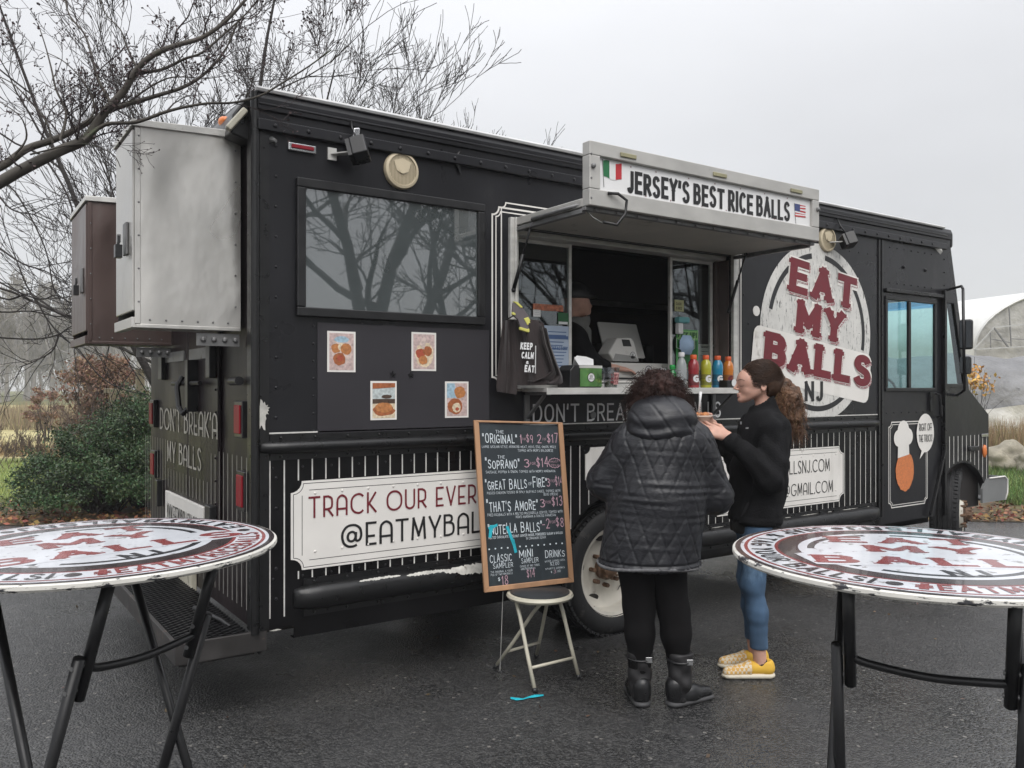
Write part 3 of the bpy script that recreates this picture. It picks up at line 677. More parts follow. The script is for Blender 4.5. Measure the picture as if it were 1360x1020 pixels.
for i in range(16): 
    b.sphere((XR-.006, YS+.045, .5+i*.15), .011, 6, 4); b.sphere((XR-.024, 4.5, .7+i*.12), .007, 6, 4)
b.build('rear_rivets', M['rear'], truck, smooth=True, kind='stuff')
# rear step with grating
X0 = .86
b = MB(); b.box((X0, YS+.01, .315), (X0+.02, 6.3, .41)); b.box((X0, YS-.005, .315), (XR+.05, YS+.015, .41)); b.box((X0, 6.28, .315), (XR, 6.3, .41)); b.box((X0+.02, YS+.02, .30), (XR, 6.28, .315))
st = b.build('rear_step', mk('dirty_dark_steel', (.04, .037, .036), .5, metal=.2, var=.4, dirt=((.14, .10, .08), .6, 9)), truck, bevel=.003)
b = MB(); n = 58
for k in (-1, 1):
    for i in range(-8, n+8):
        y = YS+.03+i*.041; pa, pb = (X0+.02, y), (XR-.03, y+k*.34*.62)
        (xa, ya), (xb, yb) = pa, pb
        lo, hi = YS+.02, 6.28
        def clip(t): return xa+(xb-xa)*t, ya+(yb-ya)*t
        ts = [0, 1]
        for lim in (lo, hi):
            if (ya-lim)*(yb-lim) < 0: ts.append((lim-ya)/(yb-ya))
        ts.sort(); 
        for t0, t1 in zip(ts[:-1], ts[1:]):
            m = clip((t0+t1)/2)
            if lo <= m[1] <= hi and t1-t0 > .01:
                p, q = clip(t0), clip(t1); b.bar((*p, .403+.002*k), (*q, .403+.002*k), .007, .01)
b.build('step_grating', M['tubeblk'], st, kind='stuff', recalc=False)
b = MB(); b.tube([(1.05, 4.35, .45), (1.13, 4.15, .42), (1.2, 4.0, .36), (1.25, 3.93, .3)], .012, 6); b.build('cable', M['blkplastic'], truck, smooth=True)

# rub rails
def rail(name, x0, x1, z0, z1, out, mat=M['trimblk']):
    b = MB(); xs = [x0, x0+.008, x0+.03, x0+.07, x0+.14]; xs += [xs[-1]+(x1-.14-xs[-1])*i/24 for i in range(1, 25)]+[x1-.07, x1-.03, x1-.008, x1]
    zc, hh = (z0+z1)/2, (z1-z0)/2; n = 9; vs = []
    for x in xs:
        e = min(x-x0, x1-x); s = sqrt(min(1, e/.1))*.8+.2 if e < .1 else 1
        wob = .003*sin(x*9)+.002*sin(x*23)
        for k in range(n):
            a = -pi/2+pi*k/(n-1); vs.append((x, YS-(cos(a)**.7 if cos(a) > 1e-6 else 0)*(out+wob)*s, zc+sin(a)*hh*(.55+.45*s)))
    b.add(vs, [(i*n+k, i*n+k+1, (i+1)*n+k+1, (i+1)*n+k) for i in range(len(xs)-1) for k in range(n-1)]); 
    b.add([vs[k] for k in range(n)], [tuple(range(n))]); b.add([vs[-n+k] for k in range(n)], [tuple(range(n))])
    # flanges with bolts
    for z in (z1+.012, z0-.012):
        b.box((x0+.05, YS-.008, z-.016), (x1-.05, YS-.001, z+.016))
        x = x0+.1
        while x < x1-.08: b.sphere((x, YS-.009, z), .008, 6, 4); x += .17
    return b.build(name, mat, truck, auto=45)
rail('upper_rub_rail', 1.235, 6.25, 1.235, 1.30, .055)
rail('lower_rub_rail', 1.40, 3.03, .475, .60, .06)
rail('lower_rub_rail', 4.02, 6.25, .485, .60, .06)
b = MB(); line2(b, sp, [(1.25, 1.335), (3.0, 1.337), (6.24, 1.335)], .007, .006); b.build('rail_edge_line', M['stripe'], truck, recalc=False)
# pinstripes
b = MB(); ban1 = (1.385, .672, 2.90, 1.10); ban2 = (4.30, .675, 5.78, 1.10)
for i in range(72):
    x = 1.285+i*.0695
    if x > 6.24: break
    zt, zb = 1.205, zlow(x)+.05
    if 1.4 < x < 3.0 or x > 4.02: zb = .63
    if abs(x-3.5) < .5: zb = zlow(x)+.02
    segs = [(zb, zt)]
    for bn in (ban1, ban2, (3.2, .96, 3.86, 1.185)):
        if bn[0]-.0 < x < bn[2]+.0:
            segs = [s for s in ((zb, bn[1]-.004), (bn[3]+.004, zt)) if s[1]-s[0] > .03]
    for s in segs: line2(b, sp, [(x, s[0]), (x, s[1])], .0068, .0015)
b.build('side_pinstripes', M['stripe'], truck, recalc=False, kind='stuff')

def banner(bn, r=.055):
    x0, z0, x1, z1 = bn
    b = MB(); b.prism(notched(x0, z0, x1, z1, r), (0, YS-.002, 0), (1, 0, 0), (0, 0, 1), (0, -1, 0), .006)
    o = b.build('banner', M['white'], truck)
    b = MB(); line2(b, SP(.0085), notched(x0+.012, z0+.012, x1-.012, z1-.012, r-.005), .003, 0, closed=True)
    line2(b, SP(.0085), [(x0+.055, z0+.07), (x0+.055, z1-.07)], .003, 0); line2(b, SP(.0085), [(x0+.09, z1-.045), (x1-.09, z1-.045)], .003, 0); line2(b, SP(.0085), [(x0+.09, z0+.045), (x1-.09, z0+.045)], .003, 0)
    b.build('border_line', M['ink'], o, recalc=False)
    b = MB()
    for x in np.arange(x0+.12, x1-.05, .14): 
        for z in (z0+.085, z1-.06): b.sphere((x, YS-.009, z+.004*sin(x*40)), .007, 6, 4, (1, .5, 1))
    b.build('banner_rivets', M['white'], o, smooth=True, kind='stuff')
    return o
bo = banner(ban1)
W0 = layout('TRACK OUR EVER', .1, .09, gap=.17, deco=True)[1]; W1 = layout('TRACK OUR EVERY', .1, .09, gap=.17, deco=True)[1]
words('lettering', M['red'], bo, 'TRACK OUR EVERY', plane((1.471, YS-.010, .918)), .105, width=.955*W1/W0, wt=(.115, .10), gap=.17, deco=True)
W0 = layout('@EATMYBAL', .12, .1, gap=.14, deco=True)[1]; W1 = layout('@EATMYBALLSNJ', .12, .1, gap=.14, deco=True)[1]
b = MB(); text(b, '@EATMYBALLSNJ', plane((1.636, YS-.010, .755)), .118, .82*W1/W0, wt=(.12, .1), gap=.14, deco=True); b.build('lettering', M['ink'], bo, recalc=False, label='black lettering on the white banner')
bo = banner(ban2)
b = MB(); text(b, 'WWW.EATMYBALLSNJ.COM', plane((5.60, YS-.010, .917)), .095, 1.14, 'r', wt=(.1, .08), gap=.17, deco=True); b.build('lettering', M['ink'], bo, recalc=False)
b = MB(); text(b, 'EATMYBALLSNJ@GMAIL.COM', plane((5.64, YS-.010, .755)), .09, 1.26, 'r', wt=(.1, .08), gap=.17, deco=True)
b.build('lettering', M['ink'], bo, recalc=False)
b = MB(); b.prism(notched(3.2, .955, 3.86, 1.19, .04), (0, YS-.002, 0), (1, 0, 0), (0, 0, 1), (0, -1, 0), .006); b.build('small_plaque', M['white'], truck)
# bare chips in the paint
def chip(cx, cz, w, h, off, seed, name='paint_chip'):
    R = random.Random(seed); n = 26
    pts = []
    for i in range(n):
        a = 2*pi*i/n; r = 1+R.uniform(-.35, .25); pts.append((cx+w/2*cos(a)*r, cz+h/2*sin(a)*r))
    b = MB(); polyflat(b, SP(off), pts, 0); b.build(name, M['chip'], truck, recalc=False)
p = S(346, 552); chip(p.x, p.z, .055, .14, .012, 1); chip(p.x+.012, p.z+.03, .05, .06, .0125, 8)
def rail_patch(x0, x1, zc_, zh, seed, z0=.475, z1=.60, out=.06):
    R = random.Random(seed); n = 40; b = MB(); vs = []; m, hh = (z0+z1)/2, (z1-z0)/2
    for i in range(n+1):
        u = i/n; x = x0+(x1-x0)*u; e = sin(pi*u)**.35 if 0 < u < 1 else 0; up_ = zh*e*R.uniform(.6, 1.15); dn = zh*e*R.uniform(.35, 1.1)
        for k in range(5):
            z = zc_-dn+(up_+dn)*k/4; s_ = max(-1, min(1, (z-m)/hh)); vs.append((x, YS-(sqrt(1-s_*s_)**.7 if abs(s_) < 1 else 0)*(out+.003*sin(x*9)+.002*sin(x*23))-.0022, z))
    b.add(vs, [(i*5+k, i*5+k+1, i*5+k+6, i*5+k+5) for i in range(n) for k in range(4)]); b.build('paint_chip', M['chip'], truck, smooth=True, recalc=False)
rail_patch(2.20, 2.62, .575, .020, 3); rail_patch(2.28, 2.58, .563, .022, 6); rail_patch(1.98, 2.24, .583, .009, 4); rail_patch(1.72, 1.95, .588, .006, 5)
p = S(349, 836); chip(p.x, p.z, .03, .02, .004, 9); p = S(357, 838); chip(p.x+.03, p.z, .05, .008, .004, 10)
for i in range(9):
    x = 4.1+i*.25; chip(x, .605, .12+.1*sin(i*3), .006, .012, 20+i)
# rivets
b = MB(); R = random.Random(4)
def riv(x, z, r=.0095, off=0): b.sphere((x, YS-off, z), r, 6, 4, (1, .6, 1))
for i in range(17): riv(1.262, .5+i*.143); riv(1.315, .5+i*.143+.05, .008)
for i in range(7): riv(1.50, 1.85-i*.085, .007)
for i in range(36): riv(1.3+i*.163, ZR-.02, .011, .035)
for i in range(34): riv(1.3+i*.146, 1.17, .006)
for i in range(34): riv(1.3+i*.146, .645, .006)
for z in (2.62, 1.98): 
    for i in range(5): riv(5.75+i*.12, z, .007)
for i in range(12): riv(6.24, 1.35+i*.12, .007)
for i in range(4): riv(4.63+i*.05, 2.2-i*.2, .008)
b.build('side_rivets', M['upper'], truck, smooth=True, kind='stuff')
b = MB()
for x in (6.262, 6.305): b.box((x-.012, YS-.010, .5), (x+.012, YS-.001, ZR-.05))
b.build('seam_strip', M['trimblk'], truck, bevel=.003)

# big side window
W = dict(x0=S(392, 300).x, x1=S(641, 300).x, z1=S(392, 236).z, z0=S(392, 420).z)
b = MB(); t = .045
for a, c in (((W['x0'], W['z0']), (W['x1'], W['z0']+t)), ((W['x0'], W['z1']-t), (W['x1'], W['z1'])), ((W['x0'], W['z0']+t), (W['x0']+t, W['z1']-t)), ((W['x1']-t, W['z0']+t), (W['x1'], W['z1']-t))):
    b.box((a[0], YS-.03, a[1]), (c[0], YS-.001, c[1]))
wf = b.build('side_window', M['frameblk'], truck, bevel=.006)
b = MB(); b.box((W['x0']+t, YS-.014, W['z0']+t), (W['x1']-t, YS-.008, W['z1']-t)); b.build('glass', M['winglass'], wf)
# lighter panel with four photo prints
a, c = S(421, 430), S(643, 576)
b = MB(); b.box((a.x, YS-.006, 1.325), (c.x+.03, YS-.001, 1.868)); pan = b.build('photo_panel', M['black2'], truck, bevel=.001)
PM = {k: mk('print_'+k, v, .35, var=.25, scale=70) for k, v in dict(bg1=(.55, .42, .40), bg2=(.62, .5, .46), sky=(.5, .55, .55), fry=(.48, .2, .075), fry2=(.36, .12, .05), red=(.4, .09, .05), pale=(.7, .58, .42), dark=(.08, .05, .035), blue=(.35, .5, .6)).items()}
def photo(x0, y0, x1, y1, kind):
    a, c = S(x0, y0, .008), S(x1, y1, .008); w = c.x-a.x; h = abs(S(x0, y0).z-S(x0, y1).z); x, z = a.x, S(x0, y1).z
    bx = MB(); bx.box((x, YS-.0095, z), (x+w, YS-.0065, z+h)); o = bx.build('photo_print', M['white'], truck)
    f = SP(.0105); m = .07*w
    def shape(pts, mt, lay, nm='print'): q = MB(); polyflat(q, f, [(x+w*u, z+h*v) for u, v in pts], lay*.0003); q.build(nm, PM[mt], o, recalc=False)
    def blobp(cu, cv, ru, rv, mt, lay, seed=0):
        R = random.Random(seed); shape([(cu+ru*cos(2*pi*i/18)*R.uniform(.9, 1.08), cv+rv*sin(2*pi*i/18)*R.uniform(.9, 1.08)) for i in range(18)], mt, lay)
    shape([(.07, .05), (.93, .05), (.93, .95), (.07, .95)], 'bg1' if kind != 2 else 'sky', 0)
    if kind == 0:
        blobp(.5, .5, .38, .36, 'bg2', 1, 1); blobp(.3, .58, .17, .12, 'fry', 2, 2); blobp(.66, .57, .2, .14, 'fry', 3, 3); blobp(.5, .62, .14, .1, 'pale', 2.5, 8); blobp(.42, .32, .22, .16, 'fry2', 4, 4); blobp(.44, .34, .12, .08, 'red', 5, 5); blobp(.5, .8, .26, .08, 'blue', 2, 6)
    elif kind == 1:
        blobp(.52, .42, .38, .34, 'pale', 1, 1); blobp(.35, .45, .19, .13, 'red', 2, 2); blobp(.64, .52, .19, .13, 'fry2', 3, 3); blobp(.46, .28, .18, .12, 'fry', 4, 4); shape([(.3, .7), (.5, .55), (.6, .85), (.45, .9)], 'bg2', 5)
    elif kind == 2:
        shape([(.07, .05), (.93, .05), (.93, .42), (.07, .42)], 'pale', 1); shape([(.07, .42), (.93, .42), (.93, .54), (.07, .54)], 'dark', 1.5); blobp(.5, .24, .42, .14, 'fry2', 2, 2); blobp(.5, .32, .34, .13, 'fry', 3, 3); shape([(.07, .8), (.93, .84), (.93, .95), (.07, .95)], 'fry2', 4); blobp(.6, .6, .2, .05, 'dark', 4, 5)
    else:
        shape([(.07, .55), (.5, .55), (.4, .95), (.07, .95)], 'blue', 1); blobp(.62, .7, .24, .17, 'fry', 2, 2); blobp(.42, .32, .32, .22, 'fry2', 3, 3); blobp(.48, .28, .18, .14, 'pale', 4, 4); blobp(.5, .24, .08, .05, 'red', 5, 5)
photo(434.6, 439.5, 472, 494, 0); photo(546.5, 441, 579, 492.5, 1); photo(492, 506, 526.7, 558, 2); photo(591, 506.6, 622, 555, 3)
b = MB()
for px, py in ((522, 497), (546, 498)):
    c = S(px, py, .01); b = MB()
    for k in range(5): b.bar(c, c+Vector((cos(k*1.257+.3), 0, sin(k*1.257+.3)))*.016, .006, .003)
    b.build('tape_scrap', M['trimblk'], truck)

# round logo
LC = (5.47, 1.967)
lf = plane((LC[0], YS-.003, LC[1])); TILT = radians(-7.2)
b = MB(); disc(b, lf, 0, 0, .67, 0, 96); lg = b.build('round_logo', M['whiteworn'], truck, recalc=False)
b = MB(); disc(b, lf, 0, 0, .595, .001, 40, .555, radians(98), radians(165)); disc(b, lf, 0, 0, .595, .001, 20, .555, radians(200), radians(216)); disc(b, lf, 0, 0, .595, .001, 60, .555, radians(228), radians(330)); disc(b, lf, 0, 0, .595, .001, 60, .555, radians(-12), radians(82))
b.build('ring', M['inkworn'], lg, recalc=False)
def logo_word(s, px, py_top, px2, height, name='word', xs=1.0, wt=(.3, .22), serif=.07, gap=.16):
    o = S(px, py_top, .003); rt = TILT
    x2 = S(px2, py_top).x; w = (x2-o.x)/cos(rt)
    o = Vector((o.x, YS-.006, o.z))-Vector((0, 0, height))
    pl0 = plane(o, rot=rt); kw = dict(gap=gap, serif=serif, k=5)
    b = MB(); text(b, s, plane(o+Vector((-.012, .001, -.016)), rot=rt), height+.03, w+.03, wt=(wt[0]+.16, wt[1]+.16), **kw); b.build('letter_backing', M['white'], lg, recalc=False)
    b = MB(); text(b, s, plane(o+Vector((.016, -.001, -.020)), rot=rt), height, w, wt=(wt[0]+.0, wt[1]), **kw); b.build('letter_shadow', M['redhatch'], lg, recalc=False)
    b = MB(); text(b, s, plane(o+Vector((-.004, -.0025, -.004)), rot=rt), height+.008, w+.008, wt=(wt[0]+.055, wt[1]+.05), **kw); b.build('letter_outline', M['white'], lg, recalc=False)
    b = MB(); text(b, s, plane(o+Vector((0, -.004, 0)), rot=rt), height, w, wt=wt, **kw); b.build('lettering', M['red'], lg, recalc=False)
logo_word('EAT', 1046, 340, 1134, .255)
logo_word('MY', 1055, 396, 1118, .25)
# white backing label for BALLS
o = S(1003, 445); 
def backing(mb, h):
    f = plane((o.x-.06, YS-h, o.z-.29), rot=TILT); w = 1.45
    pts = []
    for (cx, cz, a0) in ((.06, .06, 180), (w-.08, .03, 270), (w-.08, .30, 0), (.06, .31, 90)):
        pts += [(cx+.06*cos(radians(a0+q*30)), cz+.06*sin(radians(a0+q*30))) for q in range(4)]
    polyflat(mb, f, pts, 0)
b = MB(); backing(b, .0045); b.build('word_backing', M['white'], lg, recalc=False)
logo_word('BALLS', 1012, 438, 1154, .25, wt=(.33, .24), serif=.07, gap=.12)
b = MB(); q = S(1004, 434)
for i, ch in enumerate('RICE'):
    text(b, ch, plane((q.x-.012+.01*i, YS-.0125, q.z-.07-.062*i), rot=TILT), .048, .034 if ch != 'I' else None, wt=(.26, .2), k=3)
b.build('lettering', M['white'], lg, recalc=False, label='small white RICE lettering down the first letter')
b = MB(); q = S(1068, 533); text(b, 'NJ', plane((q.x, YS-.006, q.z)), .15, .22, wt=(.24, .14), gap=.16); b.build('lettering', M['inkworn'], lg, recalc=False, label='black NJ lettering low on the logo')
c = S(1004, 413); b = MB(); b.lathe([(.036, 0), (.036, .004)], (c.x, YS-.001, c.z), (0, -1, 0), 20); b.build('round_sticker', M['white'], truck)

# DON'T BREAK 'A MY BALLS strip under the counter
words('counter_lettering', M['ltgrey'], truck, "DON'T BREAK 'A MY BALLS", plane((2.813, YS-.003, 1.348)), .108, width=1.58, wt=(.13, .11), gap=.17, k=5)
c = S(787, 551); b = MB(); b.lathe([(.022, 0), (.02, .01)], (c.x, YS-.001, c.z), (0, -1, 0), 16); b.build('fuel_cap', M['aludark'], truck)

# decorative double lines round the serving window
b = MB()
fx0, fx1, fz0, fz1 = S(653.5, 275).x, 4.60, 1.565, 2.56
for k, (e, w) in enumerate(((0, .010), (.024, .007))):
    P = notched(fx0+e, fz0+e, fx1-e, fz1-e, .045 if k == 0 else .03); line2(b, sp, P, w, .002+.001*k, closed=True)
P = notched(fx0+.06, fz0-.03, fx1-.06, fz1+.03, .03); line2(b, sp, P, .008, .0035, closed=True)
b.build('window_border_lines', M['white'], truck, recalc=False, kind='stuff')

# serving window
sw = MB(); 
sw.box((OX0-.055, YS-.025, OZ0-.03), (OX0-.0, YS+.015, OZ1+.05)); sw.box((OX0-.03, YS-.04, OZ0-.03), (OX0-.018, YS-.025, OZ1+.05))
sw.box((OX1+.0, YS-.025, OZ0-.03), (OX1+.045, YS+.015, OZ1+.05)); sw.box((OX0, YS-.02, OZ0-.035), (OX1, YS+.15, OZ0-.002)); sw.box((OX0, YS+.04, OZ1-.03), (OX1, YS+.15, OZ1-.001))
swo = sw.build('serving_window', M['alu'], truck, bevel=.004)
b = MB(); b.box((OX1-.012, YS+.016, OZ0), (OX1-.001, YS+.20, OZ1-.03)); b.box((OX1-.04, YS+.10, OZ0), (OX1-.012, YS+.12, OZ1-.03)); b.build('jamb', mk('brown_jamb', (.14, .11, .10), .5, metal=.3, var=.2), swo)
MP = 4.035
def sash(x0, x1, y):
    t = .022; b = MB()
    b.box((x0, y-.012, OZ0+.002), (x0+t, y+.012, OZ1-.031)); b.box((x1-t, y-.012, OZ0+.002), (x1, y+.012, OZ1-.031)); b.box((x0+t, y-.012, OZ0+.002), (x1-t, y+.012, OZ0+t)); b.box((x0+t, y-.012, OZ1-.031-t), (x1-t, y+.012, OZ1-.031))
    s = b.build('sash', M['alu'], swo, bevel=.003)
    b = MB(); b.box((x0+t, y-.002, OZ0+t), (x1-t, y+.002, OZ1-.031-t)); b.build('pane', M['pane'], swo)
sash(OX0+.004, 3.20, MP); sash(4.04, OX1-.045, MP)
# hatch
HZ = 2.463; HY = 3.25; HX0, HX1 = 2.675, 4.53
b = MB(); b.box((HX0, HY+.03, HZ), (HX1, YS-.002, HZ+.045)); ht = b.build('serving_hatch', M['hatchalu'], truck, bevel=.006)
b = MB(); b.box((HX0+.04, HY+.05, HZ-.006), (HX1-.04, YS-.03, HZ-.001)); b.build('underside_panel', mk('hatch_lining', (.52, .50, .45), .6, var=.08, dirt=((.2, .19, .16), .62, 6)), ht)
b = MB()
for x in (HX0, HX1-.03): b.box((x, HY+.035, HZ-.03), (x+.03, YS-.01, HZ-.0065))
b.box((HX0, HY+.004, HZ-.02), (HX1, HY+.034, HZ-.001)); b.build('hatch_rim', M['aludark'], ht, bevel=.003)
b = MB(); T = .055; z0, z1 = HZ, 2.787
for a, c in (((HX0, z0), (HX1, z0+.085)), ((HX0, z1-.07), (HX1, z1)), ((HX0, z0+.085), (HX0+.07, z1-.07)), ((HX1-.065, z0+.085), (HX1, z1-.07))):
    b.box((a[0], HY-.03, a[1]), (c[0], HY+.03, c[1]))
sf = b.build('hatch_fascia', M['hatchalu'], truck, bevel=.005)
b = MB(); b.box((HX0+.071, HY-.008, z0+.086), (HX1-.066, HY+.02, z1-.071)); b.build('sign_panel', mk('sign_white', (.8, .8, .8), .4, var=.03), sf)
fs = plane((0, HY-.0095, 0))
words('lettering', M['ink'], sf, "JERSEY'S BEST RICE BALLS", plane((2.942, HY-.0095, 2.562)), .118, width=1.327, wt=(.34, .17), gap=.10, k=4, jit=.05)
FLG = {k: mk('flag_'+k, v, .5, var=.05) for k, v in dict(green=(.02, .16, .06), white=(.75, .75, .75), red=(.5, .03, .04), blue=(.05, .07, .2)).items()}
b0 = S  # noqa
def strip_flag(x, z, w, h, mats, tilt=0.0):
    for i, mname in enumerate(mats):
        b = MB(); u0, u1 = i/len(mats), (i+1)/len(mats)
        pts = []
        for u in (u0, (u0+u1)/2, u1): pts.append((x+w*u+tilt*.5, z+h+.006*sin(u*7)))
        for u in (u1, (u0+u1)/2, u0): pts.append((x+w*u, z+.006*sin(u*7+1)))
        polyflat(b, fs, pts, .0003); b.build('flag_stripe', FLG[mname], sf, recalc=False)
strip_flag(2.78, 2.62, .125, .085, ['green', 'white', 'red'])
b = MB(); line2(b, fs, [(2.785, 2.57), (2.775, 2.71)], .004, .0004); line2(b, fs, [(4.325, 2.555), (4.31, 2.68)], .004, .0004); b.build('flag_pole', M['aludark'], sf, recalc=False)
for i in range(9):
    b = MB(); zz = 2.675-i*.0085; polyflat(b, fs, [(4.315+(0 if i > 4 else .05), zz-.0085), (4.42, zz-.0085+.004*sin(i)), (4.42, zz+.004*sin(i)), (4.315+(0 if i > 4 else .05), zz)], .0003+.0001*(i % 3)); b.build('flag_stripe', FLG['red' if i % 2 == 0 else 'white'], sf, recalc=False)
b = MB(); polyflat(b, fs, [(4.313, 2.633), (4.365, 2.633), (4.365, 2.677), (4.313, 2.677)], .0008); b.build('flag_canton', FLG['blue'], sf, recalc=False)
b = MB(); R = random.Random(2)
for i in range(13):
    x = 2.95+i*.108+R.uniform(-.02, .02); z = 2.575-.014 if i % 2 else 2.70
    polyflat(b, fs, [(x+.006*(1 if k % 2 else .4)*cos(k*pi/5), z+.006*(1 if k % 2 else .4)*sin(k*pi/5)) for k in range(10)], .0002)
b.build('star_print', M['red'], sf, recalc=False)
for x in (2.93, 3.62, 4.30):
    b = MB(); b.box((x-.055, HY-.038, z1-.052), (x+.055, HY-.03, z1-.03)); b.build('marker_lamp', mk('yellowed_lamp', (.3, .28, .17), .4), sf, bevel=.003)
b = MB()
for i in range(13): b.sphere((HX0+.06+i*.145, HY-.002, HZ-.012), .007, 6, 4)
for z in (2.5, 2.6, 2.72): b.sphere((HX0+.01, HY-.03, z), .006, 6, 4)
b.sphere((HX0+.02, HY-.035, 2.66), .014, 8, 5); b.sphere((HX1-.02, HY-.035, 2.66), .014, 8, 5)
b.build('fascia_bolts', M['aludark'], sf, smooth=True, kind='stuff')
b = MB(); c = Vector((2.79, HY-.035, 2.535)); b.tube([c, c+Vector((.05, -.02, .0)), c+Vector((.10, -.03, -.03)), c+Vector((.09, -.03, -.10)), c+Vector((.04, -.02, -.16)), c+Vector((-.03, 0, -.15))], .008, 8); b.build('pull_strap', M['blkplastic'], sf, smooth=True)
b = MB(); b.tube([(2.70, HY+.03, 2.45), (2.72, HY+.0, 2.41), (2.76, HY-.03, 2.38)], .004, 6)
b.tube([(HX0+.01, 3.3, 2.48), (HX0-.02, 3.45, 2.47), (HX0-.01, 3.7, 2.47)], .01, 6); b.build('wire', M['aludark'], ht, smooth=True)
for p, q in (((2.69, 3.74, 2.45), (2.66, 3.87, 2.10)), ((4.48, 3.755, 2.45), (4.44, 3.87, 2.07))):
    b = MB(); p, q = Vector(p), Vector(q); mid = p.lerp(q, .45); b.cyl(p, mid, .006, 8); b.cyl(mid, q, .011, 8); b.sphere(p, .014, 8, 5); b.sphere(q, .014, 8, 5); b.build('gas_strut', M['blkplastic'], truck, smooth=True)
# counter shelf
SZ = 1.548
b = MB(); b.box((2.72, 3.64, SZ-.022), (4.33, YS-.03, SZ)); b.box((2.72, 3.636, SZ-.035), (4.33, 3.642, SZ+.002)); sh = b.build('counter_shelf', M['alu'], truck, bevel=.002)
for x in (2.765, 3.62, 4.31):
    b = MB(); b.box((x-.015, YS-.02, SZ-.22), (x+.015, YS-.003, SZ-.04)); b.bar((x, YS-.02, SZ-.17), (x, 3.72, SZ-.04), .02, .012); b.box((x-.015, 3.68, SZ-.04), (x+.015, YS-.02, SZ-.024)); b.build('bracket', M['aludark'], sh)

# lamps, loudspeakers
def loudspeaker(px, py, r=.1):
    c = S(px, py); b = MB(); b.lathe([(r, 0), (r, .012), (r*.95, .022), (r*.82, .026), (r*.8, .022)], (c.x, YS-.001, c.z), (0, -1, 0), 36, cap=False)
    b.lathe([(r*.81, .018), (.0001, .02)], (c.x, YS-.001, c.z), (0, -1, 0), 36, cap=False)
    o = b.build('loudspeaker', M['speaker'], truck, auto=40)
    b = MB(); f = plane((c.x, YS-.0235, c.z))
    for i in range(-9, 10):
        x = i*r*.08; h = sqrt(max(0, (r*.76)**2-x*x)); line2(b, f, [(x, -h), (x, h)], r*.03, 0)
    b.build('grille_slots', M['speakerdk'], o, recalc=False, kind='stuff')
    b = MB(); f = plane((c.x, YS-.025, c.z)); polyflat(b, f, [(-r*.5, r*.45), (0, r*.62), (r*.5, r*.45), (r*.34, -r*.06), (0, -r*.22), (-r*.34, -r*.06)], 0); disc(b, f, 0, 0, r*.2, .003, 20); b.build('grille_badge', M['speaker'], o, recalc=False)
loudspeaker(532, 227, .098); loudspeaker(1097, 318, .098)
def worklamp(px, py, flip=1):
    c = S(px, py, .12); b = MB()
    ax = Vector((.8*flip, -.5, .25)).normalized(); u = Vector((.3, .1, .9)); u = (u-ax*u.dot(ax)).normalized(); w = ax.cross(u)
    b.obox(c, ax*.038, w*.055, u*.05); o = b.build('work_lamp', M['blkplastic'], truck, bevel=.008)
    b = MB()
    for k in range(-4, 5): b.obox(c+w*(k*.0115)-ax*.045, ax*.012, w*.002, u*.046)
    b.build('cooling_fins', M['blkplastic'], o)
    b = MB(); b.bar((c.x-.09*flip, YS-.004, c.z-.01), (c.x-.02*flip, YS-.10, c.z-.01), .04, .006); b.box((c.x-.12*flip, YS-.012, c.z-.04), (c.x-.075*flip, YS-.001, c.z+.02)); b.build('lamp_bracket', M['alu'], o)
    b = MB(); b.tube([c+u*.05, (c.x-.01, YS-.05, c.z+.12), (c.x-.005, YS-.01, c.z+.2)], .006, 6); b.build('lamp_wire', M['blkplastic'], o, smooth=True)
worklamp(478, 199, 1); worklamp(1128, 319, 1)
c = S(472, 182, .06); b = MB(); b.obox(c, (.018, 0, .004), (0, .014, 0), (.004, 0, .045)); b.build('lamp_clip', M['chrome'], truck, bevel=.008)
c = S(400, 197); b = MB(); b.box((c.x-.07, YS-.02, c.z-.022), (c.x+.07, YS-.001, c.z+.018)); o = b.build('side_marker_lamp', M['chrome'], truck, bevel=.006)
b = MB(); b.box((c.x-.055, YS-.028, c.z-.010), (c.x+.055, YS-.018, c.z+.008)); b.build('lens', M['redlens'], o, bevel=.003)
c = S(607, 215); b = MB(); b.tube([c+Vector((.02, -.01, .07)), c+Vector((-.015, -.012, .02)), c+Vector((.0, -.012, -.02)), c+Vector((.015, -.012, -.07))], [.003, .006, .012, .003], 6); b.build('torn_tape', M['blkplastic'], truck)
c = S(361, 186); b = MB(); b.tube([(c.x, YS, c.z), (c.x+.01, YS-.03, c.z-.01)], [.018, .008], 8); b.build('hook', M['aludark'], truck)

